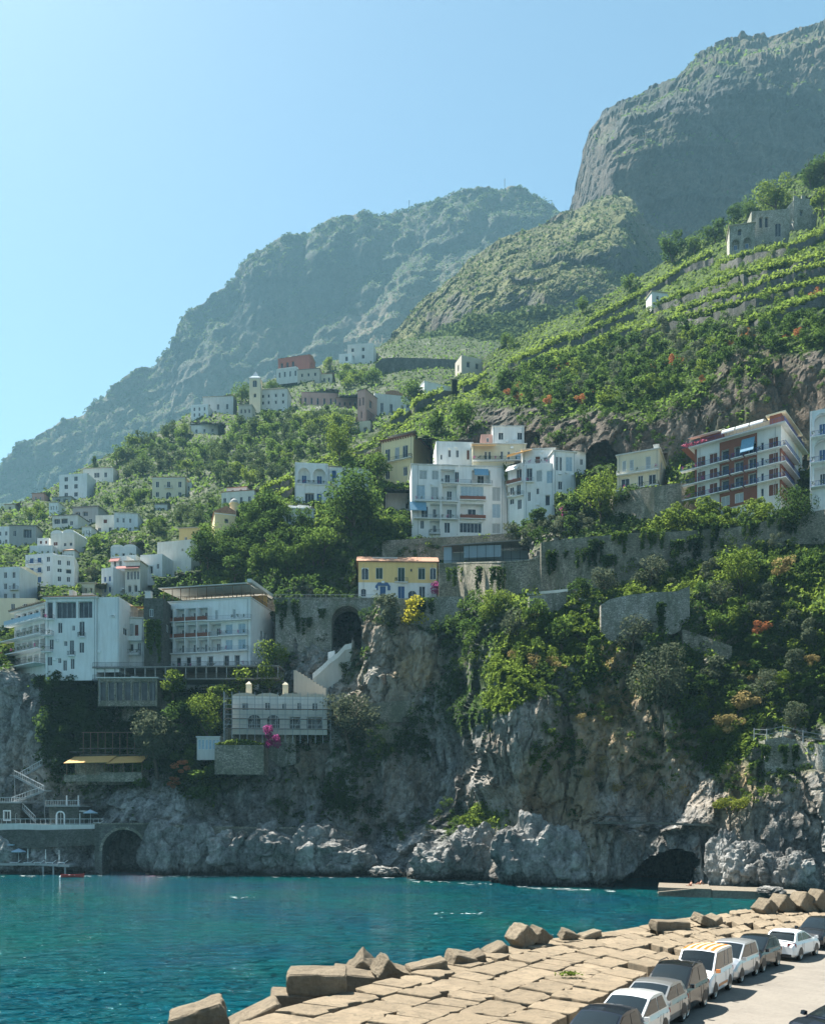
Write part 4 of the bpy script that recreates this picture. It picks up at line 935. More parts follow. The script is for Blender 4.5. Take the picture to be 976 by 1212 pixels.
mb = MB(); mb.hexa([(-.3,-2.4,h*.72),(w*.42,-2.4,h*.72),(w*.42,-.01,h*.95),(-.3,-.01,h*.95),(-.3,-2.4,h*.74),(w*.42,-2.4,h*.74),(w*.42,-.01,h*.97),(-.3,-.01,h*.97)]); lpart(r, T, mb, 'awning', 'awning_tan')
block(r, 'm5t', 'white', grid('g', (.26,.86), (.3,), .16, .4), roof='slab', roofm='white2', over=.2); block(r, 'm5s', 'pink', grid('g', (.5,), (.3,), .2, .4))
r = house('corner_apartment_house', 'apartment house', 'white corner apartment house with roof awning beside the purple bougainvillea', 'm6')
block(r, 'm6', 'white', [('g',.08,.28,.68,.93),('p',.74,.96,.62,.86),('w',.4,.6,.66,.88),('g',.4,.5,.42,.54),('g',.12,.22,.3,.48),('k',.7,.85,.2,.4)], roof='flat', bal=((.05,.32,.66,.8,'railgrey'),))
T, V, w, h, d = block(r, 'm6l', 'white', [('g',.5,.8,.66,.9),('g',.1,.35,.46,.6),('g',.5,.75,.42,.62),('g',.1,.35,.28,.38),('g',.55,.8,.16,.34)], roof='flat', bal=((.02,.9,.64,1.2,'rail','f','brick'),(.02,.6,.42,.9,'railgrey'),(.3,.95,.4,.9,'railgrey')))
mb = MB(); mb.hexa([(0,-1.7,h*.86),(w*.7,-1.7,h*.86),(w*.7,-.01,h*.98),(0,-.01,h*.98),(0,-1.7,h*.87),(w*.7,-1.7,h*.87),(w*.7,-.01,h*.99),(0,-.01,h*.99)]); lpart(r, T, mb, 'awning', 'awning_white')
T, V, w, h, d = block(r, 'm6u', 'white', [('n',.4,.56,.05,.6),('k',.66,.84,.3,.5)], roof='slab', roofm='white2', bal=((.0,1.0,.01,1.4,'railwhite'),))
mb = MB(); mb.hexa([(-4.2,-2.0,h*.55),(w*.3,-2.0,h*.8),(w*.3,1.0,h*1.12),(-4.2,1.0,h*.7),(-4.2,-2.0,h*.58),(w*.3,-2.0,h*.83),(w*.3,1.0,h*1.15),(-4.2,1.0,h*.73)]); lpart(r, T, mb, 'awning', 'awning_tan')
T, V, w, h, d = block(r, 'm6r', 'white', [('g',.1,.22,.55,.88),('g',.26,.38,.55,.88),('p',.55,.85,.55,.9),('g',.2,.4,.1,.3)], left=grid('g', (.4,), (.5,), .3, .3), roof='slab', roofm='white2'); block(r, 'm6s', 'white', grid('g', (.6,), (.4,), .25, .3), roof='slab', roofm='white2')
r = house('road_house', 'house', 'yellow over white two storey house with orange roof standing on the road', 'm7')
T, V, w, h, d = block(r, 'm7', 'white', [('A',.03,.10,.06,.28),('b',.27,.35,.02,.36),('b',.5,.59,.02,.36),('A',.63,.74,.02,.24),('g',.77,.85,.02,.36)]+[('a',.04,.14,.52,.82)][:0]+[('A',.04,.13,.52,.84),('e',.22,.31,.54,.85),('e',.5,.59,.47,.86),('e',.76,.85,.54,.86),('A',.91,.99,.54,.86)], left=grid('g', (.5,), (.5,), .2, .3), roof='gable', rise=2.9, over=.5, bal=((.46,.63,.46,.7),))
# the upper storey's yellow render: a real 5 cm coat with the window openings left free
mb = MB(); op = [(.04,.13,.52,.84),(.22,.31,.54,.85),(.5,.59,.47,.86),(.76,.85,.54,.86),(.91,.99,.54,.86)]; xs = sorted({0,1,*[o_[0] for o_ in op],*[o_[1] for o_ in op]}); zs = sorted({.45,.995,*[o_[2] for o_ in op],*[o_[3] for o_ in op]})
for i in range(len(xs)-1):
    for j in range(len(zs)-1):
        cx, cz = (xs[i]+xs[i+1])/2, (zs[j]+zs[j+1])/2
        if cz < .45 or any(o_[0] < cx < o_[1] and o_[2] < cz < o_[3] for o_ in op): continue
        mb.poly([(xs[i]*w,-.05,zs[j]*h),(xs[i+1]*w,-.05,zs[j]*h),(xs[i+1]*w,-.05,zs[j+1]*h),(xs[i]*w,-.05,zs[j+1]*h)])
mb.poly([(0,-.05,.45*h),(0,-.003,.45*h),(w,-.003,.45*h),(w,-.05,.45*h)]); mb.poly([(w+.004,-.05,.45*h),(w+.004,d,.45*h),(w+.004,d,h),(w+.004,-.05,h)]); mb.poly([(-.004,d,.45*h),(-.004,-.05,.45*h),(-.004,-.05,h),(-.004,d,h)])
lpart(r, T, mb, 'upper_render', 'yellow')
mb = MB(); mb.hexa([(w*.22,-.12,h*.36),(w*.40,-.12,h*.36),(w*.40,-.003,h*.36),(w*.22,-.003,h*.36),(w*.25,-.12,h*.45),(w*.37,-.12,h*.45),(w*.37,-.003,h*.45),(w*.25,-.003,h*.45)]); mb.box((w*.215,-.12,h*.24),(w*.25,-.003,h*.358)); mb.box((w*.37,-.12,h*.24),(w*.405,-.003,h*.358)); lpart(r, T, mb, 'door_surround', 'shutter_blue')
mb = MB(); mb.box((w*.18,d*.3,h+.5),(w*.5,d*.8,h+2.2)); lpart(r, T, mb, 'roof_terrace', 'white2')
mb = MB(); mb.bar((w*.67,-1.2,h*.78),(w*.67,-.01,h*.78),.04); mb.box((w*.66,-1.4,h*.72),(w*.68,-1.05,h*.78)); lpart(r, T, mb, 'wall_lamp', 'rail')
r = house('roadside_shed', 'shed', 'long blue grey shed with thin dark roof along the upper stone wall', 'm8')
f = BL['m8']; w, h, d = f.w, f.h, f.d; T = Vector
mb = MB(); mb.hexa([(-.4,-.8,h-.3),(w+.4,-.8,h+.5),(w+.4,d,h+.5),(-.4,d,h-.3),(-.4,-.8,h-.05),(w+.4,-.8,h+.75),(w+.4,d,h+.75),(-.4,d,h-.05)]); lpart(r, T, mb, 'roof', 'greyroof')
mb = MB(); mb.box((0,0,-1),(w*.1,.15,h-.35)); mb.box((w*.24,0,h*.34),(w*.68,.12,h-.25)); mb.box((0,d-.2,-1),(w,d,h-.4)); lpart(r, T, mb, 'cladding', 'bluegrey')
mb = MB()
for i in range(9): mb.bar((w*(.1+.1*i),-.3,-1),(w*(.1+.1*i),-.3,h-.2),.07)
mb.bar((0,-.3,1.0),(w,-.3,1.0),.05); lpart(r, T, mb, 'post', 'rail')
r = house('cream_house', 'house', 'pale cream two storey house on a stone base left of the red apartments', 'm9')
T, V, w, h, d = block(r, 'm9', 'cream', [('w',.12,.22,.55,.85),('w',.3,.4,.55,.85),('w',.68,.8,.52,.86),('g',.1,.3,.1,.36),('g',.5,.62,.06,.38),('g',.75,.92,.1,.36)], right=grid('w', (.4,), (.55,), .22, .3), roof='slab', roofm='white2', bal=((.0,1.0,.46,1.0,'railwhite'),(.0,1.0,.0,2.0,'rail')), chim=((.85,.1,1.2,1.6),))
# red apartment block
r = house('red_apartment_block', 'apartment house', 'brick red and white apartment block with blue railings and roof awnings', 'm10')
ops = []; bal = []
lv = (.03,.25,.47,.69)
for k, v in enumerate(lv):
    e = v+.17
    ops += [('n',.03,.13,v,e),('n',.175,.275,v,e)] if k else [('n',.05,.12,v+.03,v+.13),('n',.18,.25,v+.03,v+.13)]
    if k: ops += [('k',.325,.41,v,e),('k',.475,.58,v,e),('k',.635,.725,v,e)]
    else: ops += [('w',.32,.42,v+.01,v+.15),('w',.48,.58,v+.01,v+.15)]
    ops += [('g',.775,.81,v+.02,v+.14),('n',.86,.97,v,e)]
    if k:
        bal += [(-.16,.30,v-.004,1.05,'railblue'),(.29,.42,v-.004,1.05,'railblue'),(.445,.58,v-.004,1.05,'railblue'),(.605,.735,v-.004,1.05,'railblue'),(.75,1.0,v-.004,1.1,'railblue')]
rt = []
for k, v in enumerate(lv):
    rt += [('R',.03,.60,v+.02,v+.15)] if k < 3 else [('g',.1,.3,v+.05,v+.15),('g',.33,.55,v+.05,v+.15)]
    rt += [('g',.72,.8,v+.02,v+.14),('n',.88,.96,v,v+.15)]
    if k: bal += [(-.05,.62,v-.004,1.2,'railblue','r'),(.82,1.05,v-.004,1.0,'rail','r')]
T, V, w, h, d = block(r, 'm10', 'white2', ops, right=rt, roof='slab', roofm='white2', over=1.1, bal=bal, base=5)
mb = MB(); op = [o_ for o_ in ops if .30 < o_[1] < .73]; xs = sorted({.30,.735,*[o_[1] for o_ in op],*[o_[2] for o_ in op]}); zs = sorted({.0,.985,*[o_[3] for o_ in op],*[o_[4] for o_ in op]})
for i in range(len(xs)-1):
    for j in range(len(zs)-1):
        cx, cz = (xs[i]+xs[i+1])/2, (zs[j]+zs[j+1])/2
        if any(o_[1] < cx < o_[2] and o_[3] < cz < o_[4] for o_ in op): continue
        mb.poly([(xs[i]*w,-.06,zs[j]*h),(xs[i+1]*w,-.06,zs[j]*h),(xs[i+1]*w,-.06,zs[j+1]*h),(xs[i]*w,-.06,zs[j+1]*h)])
lpart(r, T, mb, 'brick_cladding', 'brick')
mb = MB()
mb.box((w+.004,d*.62,0),(w+.03,d*.70,h*.99)); mb.box((w+.004,d*.82,0),(w+.03,d*.87,h*.99))

lpart(r, T, mb, 'end_cladding', 'cream')
mb = MB()
for v0, v1 in ((0,.05),(.18,.27),(.40,.49),(.62,.70)): mb.box((w+.004,.05,v0*h),(w+.06,d*.61,v1*h))
mb.box((0,-.06,0),(w*.026,-.004,h*.985)); mb.box((w*.985,-.06,0),(w+.06,-.004,h*.7)); lpart(r, T, mb, 'brick_corner', 'brick')
mb = MB(); railing(mb, [(-2.6,-.9,h+.25),(w+.9,-.9,h+.25),(w+.9,d*.9,h+.25)], 1.1, .3); lpart(r, T, mb, 'terrace_railing', 'railblue')
mb = MB(); mb.box((-2.8,-1.1,h+.262),(0,d*.5,h+.27)); mb.box((w*.02,2.6,h+.262),(w*.30,d-1,h+3.6)); mb.box((w*.84,2.4,h+.262),(w*.97,d-2,h+3.7)); lpart(r, T, mb, 'penthouse', 'brick')
mb = MB(); mb.box((w*.3,3.4,h+.262),(w*.84,d-1,h+3.3)); mb.box((w*.0,2.2,h+3.602),(w*.32,d-.8,h+3.8)); mb.box((w*.80,2.0,h+3.702),(w*1.02,d-1,h+3.95)); mb.box((w*.55,d*.6,h+3.31),(w*.8,d*.85,h+5.0)); lpart(r, T, mb, 'penthouse_roof', 'cream')
for i in range(3):
    x0 = w*(.31+.165*i); x1 = x0+w*.15; mb = MB(); N = 6
    for j in range(N):
        a0, a1 = j/N*math.pi/2, (j+1)/N*math.pi/2
        q = lambda a: (3.4-2.9*math.sin(a), h+1.9+1.6*math.cos(a))
        (y0, z0), (y1, z1) = q(a0), q(a1)
        mb.hexa([(x0,y1,z1-.05),(x1,y1,z1-.05),(x1,y0,z0-.05),(x0,y0,z0-.05),(x0,y1,z1),(x1,y1,z1),(x1,y0,z0),(x0,y0,z0)])
    lpart(r, T, mb, 'awning', 'shutter_grey')
mb = MB(); mb.hexa([(-1.5,-.6,h+2.5),(w*.28,-.6,h+2.5),(w*.28,2.59,h+3.4),(-1.5,2.59,h+3.4),(-1.5,-.6,h+2.56),(w*.28,-.6,h+2.56),(w*.28,2.59,h+3.46),(-1.5,2.59,h+3.46)]); lpart(r, T, mb, 'awning', 'awning_white')
mb = MB(); mb.hexa([(w*.56,-1.35,h*.72),(w*.71,-1.35,h*.72),(w*.71,-.08,h*.93),(w*.56,-.08,h*.93),(w*.56,-1.35,h*.73),(w*.71,-1.35,h*.73),(w*.71,-.08,h*.94),(w*.56,-.08,h*.94)]); lpart(r, T, mb, 'awning', 'awning_blue')
mb = MB(); mb.bar((w*.9,d*.5,h+3.9),(w*.9,d*.5,h+6.6),.05)
for i in range(4): mb.bar((w*.9-.8+.1*i,d*.5,h+5.2+.35*i),(w*.9+.8-.1*i,d*.5,h+5.2+.35*i),.03)
lpart(r, T, mb, 'aerial', 'railgrey')
for i in range(9):
    x = w*(-.1+.07*i); m_ = MB()
    for q in range(40):
        c = Vector((x+rnd.gauss(0,.35), -.85+rnd.gauss(0,.2), h+.85+rnd.gauss(0,.25))); s = .16
        n_ = Vector((rnd.gauss(0,1),rnd.gauss(0,1),rnd.gauss(0,1))).normalized(); u_ = n_.orthogonal().normalized()*s; v_ = n_.cross(u_)
        m_.poly([c-u_, c-v_, c+u_, c+v_], 0)
    if i < 4: lpart(r, T, m_, 'flower_box', plain('pink_petals', (.55,.12,.2), .8) if 'pink_petals' not in bpy.data.materials else bpy.data.materials['pink_petals'])
r = house('white_arcade_house', 'apartment house', 'white house with arched loggias and blue balconies at the right edge', 'm11')
block(r, 'm11', 'white', [('a',.1,.45,.72,.96),('a',.52,.9,.72,.96),('a',.1,.45,.44,.68),('a',.52,.9,.44,.68),('l',.1,.45,.18,.38),('l',.52,.9,.18,.38)], left=[('g',.3,.6,.5,.7)], bal=((.02,.98,.70,1.2,'railblue'),(.02,.98,.42,1.2,'railblue'),(.02,.98,.16,1.2,'railblue')), base=2)
# ------------------------------------------------------------------ hotels and the lower buildings
r = house('curved_hotel', 'hotel', 'white cliff hotel with glazed top floor and curved balconied left wing', 'h1')
ops = [('k',.20,.60,.745,.96),('k',.64,.92,.745,.96),('k',.02,.14,.745,.96),('g',.24,.33,.55,.69),('g',.52,.58,.58,.65),('g',.66,.77,.51,.70),('g',.07,.16,.34,.47),('g',.36,.43,.38,.45),('g',.47,.56,.27,.46),('g',.66,.76,.29,.43),('g',.03,.13,.13,.25),('g',.24,.31,.16,.23),('g',.34,.42,.06,.2),('g',.49,.57,.08,.22)]
T, V, w, h, d = block(r, 'h1', 'white', ops, roof='slab', roofm='white2', over=.5, bal=((.0,.18,.73,1.2,'rail'),(-.05,.16,.52,1.2,'rail'),(-.05,.14,.31,1.2,'rail'),(.65,.79,.495,.7,'rail'),(.45,.59,.255,.7,'rail')), base=1.2)
mb = MB()
for i in range(17): mb.bar((w*i/16, -.3, h+.3), (w*i/16, d*.8, h+1.1+.5*math.sin(i*.5)), .08)
for i in range(5): mb.bar((-.4, -.3+i*d*.2, h+.55+.1*i), (w, -.3+i*d*.2, h+.55+.1*i), .07)
mb.box((w*.03,.3,h+.27),(w*.98,d*.7,h+.75)); lpart(r, T, mb, 'roof_pergola', 'wood')
mb = MB(); mb.box((w*.38,2,h+.76),(w*.46,4,h+2.6)); mb.box((w*.6,3,h+.76),(w*.8,6,h+2.0)); lpart(r, T, mb, 'roof_hut', 'white2')
block(r, 'h1t', 'white', grid('k', (.78,), (.72,), .32, .17)[:0], roof='flat', base=1.2, right=grid('g', (.3,), (.5,), .2, .1))
ow = []
for k, v in enumerate((.06,.30,.54,.80)):
    e = v+(.17 if k < 3 else .16)
    ow += [('k' if k == 3 else 'l', u, u+.16, v, e) for u in (.04,.23,.42,.61,.80)]
T, V, w, h, d = block(r, 'h1w', 'white', ow, roof='slab', roofm='white2', over=.9, bal=((-.15,1.0,.78,1.5,'railwhite','f'),(-.25,1.0,.525,1.9,'rail'),(-.4,1.0,.285,2.3,'rail'),(-.6,1.0,.045,2.9,'rail')), base=2)
mb = MB()
for i in range(15):
    x = -1+(w+1)*i/14; mb.bar((x,-1.1,h+.9-.5*abs(i-7)/14),(x,d,h+1.5),.07)
mb.box((-1,-1.0,h+.28),(w,d-1,h+.62)); lpart(r, T, mb, 'roof_pergola', 'wood')
mb = MB(); mb.hexa([(-.15*w,-1.52,h*.79),(w,-1.52,h*.79),(w,-1.48,h*.79),(-.15*w,-1.48,h*.79),(-.15*w,-1.52,h*.86),(w,-1.52,h*.86),(w,-1.48,h*.86),(-.15*w,-1.48,h*.86)]); lpart(r, T, mb, 'glass_parapet', 'shutter_pale')
r = house('link_building', 'hotel', 'narrow white hotel wing with loggias and a tan terrace awning left of the dark tower', 'h2')
block(r, 'h2', 'white', [('l',.12,.92,.78,.97),('l',.12,.92,.50,.72),('l',.12,.92,.26,.46),('k',.1,.9,.04,.2)], bal=((.08,.96,.485,.3,'railgrey'),(.08,.96,.245,.3,'railgrey')), base=4)
T, V, w, h, d = block(r, 'h2b', 'white', [('g',.04,.16,.62,.88),('w',.22,.62,.62,.9),('n',.64,.80,.62,.88),('k',.3,.6,.36,.5),('g',.76,.9,.36,.52),('k',.1,.3,.1,.24)], roof='slab', roofm='white2', bal=((.02,.98,.56,1.2,'rail','f','white'),(.0,.9,.28,1.6,'rail'),), base=4)
mb = MB(); railing(mb, [(0,-.2,h+.26),(w,-.2,h+.26)], 1, .3); lpart(r, T, mb, 'terrace_railing', 'rail')
mb = MB(); mb.hexa([(-.2,.3,h+3.0),(w,.3,h+3.0),(w,d*.7,h+4.0),(-.2,d*.7,h+4.0),(-.2,.3,h+3.08),(w,.3,h+3.08),(w,d*.7,h+4.08),(-.2,d*.7,h+4.08)]); lpart(r, T, mb, 'awning', 'awning_tan')
mb = MB(); mb.box((0,d*.6,h+.262),(w,d*.62,h+3.4)); lpart(r, T, mb, 'terrace_wall', 'white2')
r = house('stone_tower', 'tower', 'square dark grey stone tower between the two hotel wings', 'h3')
block(r, 'h3', 'stone_dark', [('g',.3,.5,.76,.86),('p',.42,.62,.50,.62)], right=grid('g', (.4,), (.6,), .2, .1), roof='flat', base=6, chim=((.0,.1,1.4,1.8),))
r = house('terrace_hotel', 'hotel', 'white four storey hotel with red parapets and a long rooftop restaurant', 'h4')
rows = (.015,.245,.47,.715); ops = []; bal = []
for k, v in enumerate(rows):
    hh = .185
    if k == 0: ops += [('k',u,u+.06,v,v+.17) for u in (.04,.155,.27,.385,.52,.70,.82)]
    elif k < 3:
        ops += [('l',.025+i*.132,.025+i*.132+.118,v,v+hh) for i in range(5)]; ops += [('p',.72,.80,v+.02,v+.17),('p',.86,.945,v+.02,v+.17)]
    else: ops += [('l',.025+i*.132,.025+i*.132+.118,v,v+hh) for i in range(4)]+[('w',.60,.635,v,v+.14),('w',.80,.835,v,v+.14)]
bal = [(.01,.69,.24,1.0,'railgrey'),(.66,.98,.245,1.2,'railgrey'),(.66,.98,.47,1.2,'railgrey'),(.01,.56,.465,1.0,'rail','f','brick'),(.56,.69,.465,1.0,'railgrey'),(.01,.55,.705,1.0,'rail','f','brick'),(.53,1.02,.69,1.3,'railgrey'),(.01,.98,.01,1.6,'railgrey'),(.35,.8,.44,1.0,'railgrey','r')]
T, V, w, h, d = block(r, 'h4', 'white', ops, right=[('g',.42,.52,.48,.62),('g',.58,.68,.48,.62),('g',.45,.52,.27,.36)], roof='slab', roofm='white2', over=.2, bal=bal, base=5)
mb = MB()
for i in range(5): mb.box((w*(.018+i*.132)-.1,-1.05,h*.24),(w*(.018+i*.132)+.08,-.003,h*.90))
lpart(r, T, mb, 'party_wall', 'white')
mb = MB()
for i in range(11):
    for y in (-.1, d*.5): mb.bar((w*(.02+i*.098),y,h+.26),(w*(.02+i*.098),y,h+3.3),.09)
mb.bar((0,-.1,h+3.3),(w*1.02,-.1,h+3.3),.12); lpart(r, T, mb, 'restaurant_post', 'wood')
mb = MB(); mb.hexa([(-.8,-.7,h+3.42),(w*.97,-.7,h+3.42),(w*.97,d*.8,h+3.9),(-.8,d*.8,h+3.9),(-.8,-.7,h+3.6),(w*.97,-.7,h+3.6),(w*.97,d*.8,h+4.1),(-.8,d*.8,h+4.1)]); mb.hexa([(w*.975,-.8,h+3.6),(w*1.02,-.8,h+3.6),(w*1.02,d,h+3.6),(w*.975,d,h+3.6),(w*.975,-.8,h+4.4),(w*1.02,-.8,h+4.4),(w*1.02,d,h+4.4),(w*.975,d,h+4.4)]); lpart(r, T, mb, 'restaurant_roof', 'white2')
mb = MB(); mb.box((0,d*.7,h+.262),(w,d*.72,h+3.4)); lpart(r, T, mb, 'restaurant_wall', 'awning_tan')
mb = MB(); railing(mb, [(0,-.15,h+.26),(w,-.15,h+.26),(w,d*.9,h+.26)], 1.0, .3); lpart(r, T, mb, 'roof_railing', 'rail')
r = house('hotel_terraces', 'terrace', 'dark colonnaded hotel terraces stacked under the white hotels', 'h5u')
f = BL['h5u']; w, h, d = f.w, f.h, f.d; T = Vector
mb = MB(); mb.box((-.5,-1.2,h),(w+.3,d,h+.3)); mb.box((-.5,-1.2,-.3),(w+.3,d,0)); mb.box((0,d-.5,.003),(w,d-.2,h-.003)); lpart(r, T, mb, 'slab', 'greyroof')
for i in range(19):
    mb = MB(); mb.bar((w*i/18,-.9,.002),(w*i/18,-.9,h-.002),.12); lpart(r, T, mb, 'column', 'grey')
mb = MB(); railing(mb, [(-.4,-1.1,h+.3),(w+.2,-1.1,h+.3)], 1, .3); railing(mb, [(-.4,-1.1,0),(w+.2,-1.1,0)], 1, .3); lpart(r, T, mb, 'railing', 'rail')
r = house('colonnade', 'terrace', 'pale pillared gallery above the ivy hung stone wall', 'h5')
block(r, 'h5', 'stone', [('k',.02+.14*i,.02+.14*i+.11,.06,.86) for i in range(7)], roof='slab', roofm='white2', over=.3, base=1)
r = house('beach_restaurant', 'restaurant', 'restaurant with orange canvas awning in the dark trees near the sea', 'h6')
f = BL['h6']; w, h, d = f.w, f.h, f.d
mb = MB()
for a, b in ((0,.56),(.565,1.0)): mb.hexa([(w*a-.6,-2.6,h*.52),(w*b,-2.6,h*.58),(w*b,2.5,h*.95),(w*a-.2,2.5,h*.9),(w*a-.6,-2.6,h*.55),(w*b,-2.6,h*.61),(w*b,2.5,h*.98),(w*a-.2,2.5,h*.93)])
lpart(r, T, mb, 'awning', 'awning_tan')
mb = MB()
for i in range(9): mb.bar((w*i/8,-2.3,-.5),(w*i/8,-2.3,h*.53),.09)
lpart(r, T, mb, 'post', 'wood')
mb = MB(); mb.box((w*.45,-2.4,-1.5),(w,-2.0,h*.12)); mb.box((0,2.2,-2),(w,2.5,h*.9)); mb.box((-.5,-2.4,-1.5),(w*.45,-2.1,0)); lpart(r, T, mb, 'wall', 'stone')
mb = MB(); mb.box((w*.05,2.6,h*.98),(w,d,h*1.05)); mb.box((w*.05,2.6,h*1.3),(w,2.9,h*1.35)); lpart(r, T, mb, 'upper_terrace', 'stone_dark')
mb = MB()
for i in range(10): mb.bar((w*(.1+.1*i),2.8,h*1.05),(w*(.1+.1*i),2.8,h*2.1),.08)
mb.bar((w*.08,2.8,h*2.1),(w*1.02,2.8,h*2.1),.1); mb.bar((w*.08,2.8,h*1.35),(w*1.02,2.8,h*1.35),.06); lpart(r, T, mb, 'pergola', 'wood')
# scaffolded villa
r = house('vaulted_villa', 'villa', 'pale villa with beige vaulted roofs under renovation behind scaffolding', 's1')
T, V, w, h, d = block(r, 's1', 'white2', [('g',.1,.17,.58,.80),('g',.34,.40,.58,.82),('g',.52,.57,.62,.8),('g',.68,.73,.58,.82),('g',.84,.9,.58,.82),('A',.16,.30,.05,.46),('A',.36,.50,.05,.46),('k',.6,.72,.05,.40),('k',.78,.95,.05,.40)], left=grid('g', (.3,.7), (.6,), .15, .22), roof='vault4', rise=.75, roofm='paleroof', base=1)
for x in (.13,.52):
    mb = MB(); mb.box((w*x,2,h+.6),(w*x+1.2,3.2,h+3.0)); mb.hexa([(w*x-.1,1.9,h+3.002),(w*x+1.3,1.9,h+3.002),(w*x+1.3,3.3,h+3.002),(w*x-.1,3.3,h+3.002),(w*x+.5,2.5,h+3.7),(w*x+.7,2.5,h+3.7),(w*x+.7,2.7,h+3.7),(w*x+.5,2.7,h+3.7)]); lpart(r, T, mb, 'chimney', 'cream')
s = empty('scaffolding', BL['s1'].L, BL['s1'].a); tag(s, 'steel tube scaffolding wrapped round the pale vaulted villa', 'scaffolding')
mb = MB(); mp = MB()
for i in range(15):
    x = -1.6+(w+2.4)*i/14
    for y in (-.6,-1.7): mb.bar((x,y,-3),(x,y,h+.8),.05)
    mb.bar((x,-.6,2.1),(x,-1.7,2.1),.04)
    if i % 3 == 0 and i < 14: mb.bar((x,-1.7,-.3),(x+(w+2.4)/14,-1.7,2.4),.035)
for z in (.2,1.1,2.4,3.3,4.6,5.5,6.8):
    for y in (-.6,-1.7): mb.bar((-1.7,y,z),(w+.9,y,z),.035)
for z in (.1,2.3,4.5): mp.box((-1.6,-1.65,z),(w+.8,-.65,z+.08))
for k in range(5):
    y = -1.7+k*2; mb.bar((-1.7,y,-3),(-1.7,y,h+.8),.05)
for z in (.2,2.4,4.6,6.8): mb.bar((-1.7,-1.7,z),(-1.7,6.3,z),.035)
mb.build('tube_frame', M['railgrey'], s); mp.build('deck_board', M['wood'], s)
# ------------------------------------------------------------------ walls, viaduct, stairs
def wallrun(name, label, pts, thick=1.2, mat='stone', cat='wall', group=None, cap=False):
    """a masonry wall through (px, y_top, y_bottom, distance)"""
    mb = MB(); prev = None; cp = MB()
    if pts in WD if isinstance(pts, tuple) else False:
        tx, yt_, yb_, d_ = WD[pts]; pts = [(a, b, c+4, e/K) for a, b, c, e in zip(tx, yt_, yb_, d_)]
    for (px, yt, yb, Y) in pts:
        t = P(px, yt, Y); b = P(px, yb, Y); b.x, b.y = t.x, t.y
        back = Vector((0, thick, 0))
        cur = (b, t, t+back, b+back)
        if prev:
            mb.poly([prev[0], cur[0], cur[1], prev[1]]); mb.poly([prev[1], cur[1], cur[2], prev[2]]); mb.poly([prev[2], cur[2], cur[3], prev[3]])
            if cap: cp.hexa([prev[1]+Vector((0,-.2,.003)), cur[1]+Vector((0,-.2,.003)), cur[2]+Vector((0,.1,.003)), prev[2]+Vector((0,.1,.003)), prev[1]+Vector((0,-.2,.3)), cur[1]+Vector((0,-.2,.3)), cur[2]+Vector((0,.1,.3)), prev[2]+Vector((0,.1,.3))])
        else: mb.poly([cur[0], cur[1], cur[2], cur[3]])
        prev = cur
    mb.poly([prev[3], prev[2], prev[1], prev[0]])
    o = mb.build(name, M[mat]); tag(o, label, cat, group)
    if cap: cp.build('coping', M[cap], o)
    return o
wallrun('retaining_wall', 'long rubble retaining wall carrying the blue grey shed', WALLS[0], cap='stone_arch')
wallrun('retaining_wall', 'rough stone retaining wall below the green hedges left of the red apartments', WALLS[1])
wallrun('retaining_wall', 'curved grey stone wall under a grassy terrace on the right', WALLS[2], mat='stone_arch')
wallrun('retaining_wall', 'small stone wall stepping through the shrubs on the right slope', WALLS[3], thick=.8)
wallrun('retaining_wall', 'pale base wall of the cream house', WALLS[4], thick=5)
wallrun('retaining_wall', 'dark stone wall below the white apartments', WALLS[5])
wallrun('retaining_wall', 'dark field wall below the grey concrete house', [(-60,655,664,376),(0,655,666,372),(36,652,664,368)], mat='stone_dark')
wallrun('retaining_wall', 'dark field wall under the gabled house', [(-60,667,680,338),(0,666,678,338),(33,664,676,338)], mat='stone_dark')
wallrun('retaining_wall', 'dark field wall right of the gabled house', [(74,640,652,360),(100,637,652,360),(124,638,652,362)], mat='stone_dark')
wallrun('retaining_wall', 'high curved grey wall below the upper village trees', [(444,431,460,606),(452,424,458,612),(470,423,456,615),(510,424,452,610),(546,426,450,600)], mat='stone_dark')
wallrun('retaining_wall', 'stone terrace wall under the pillared gallery', WALLS[6])
wallrun('garden_wall', 'terrace wall left of the yellow palazzo', [(398,540,560,330),(420,535,560,322),(450,528,556,316)])
wallrun('terrace_wall', 'grey terrace wall below the scaffolded villa', WALLS[7], mat='stone_arch')
wallrun('terrace_wall', 'ruined terrace wall right of the green tree by the scaffolding', WALLS[8], mat='stone', thick=3)
wallrun('terrace_wall', 'faint upper terrace wall under the ochre cliff', WALLS[9], thick=3)
wallrun('sea_wall', 'low path wall along the top of the shore rocks', [(178,975,984,206),(240,978,990,204.5),(300,979,992,204),(345,979,990,204),(380,982,992,206),(418,984,994,208)], thick=1)
wallrun('coast_wall', 'stone terrace edge over the sea cave at the right', WALLS[10], mat='stone_arch', thick=6)
o = empty('iron_fence', P(905,875,156.5)); tag(o, 'metal post and rail fence on the stone terrace edge at the right', 'fence')
mb = MB(); L0 = P(905,875,156.5); pts = [P(x, y, Y)-L0 for x, y, Y in ((893,874,160),(908,875,156.6),(927,871,155.2),(951,877,154.2),(978,882,153.2),(1010,886,152))]
for p, q in zip(pts[:-1], pts[1:]):
    for zz in (.6,1.2): mb.bar(p+Vector((0,.3,zz*1.3)), q+Vector((0,.3,zz*1.3)), .05)
mb.build('rail', M['railgrey'], o)
for p in pts[:-1]:
    m2 = MB(); m2.bar(p+Vector((0,.3,-.3)), p+Vector((0,.3,1.75)), .08); m2.build('post', M['railgrey'], o)
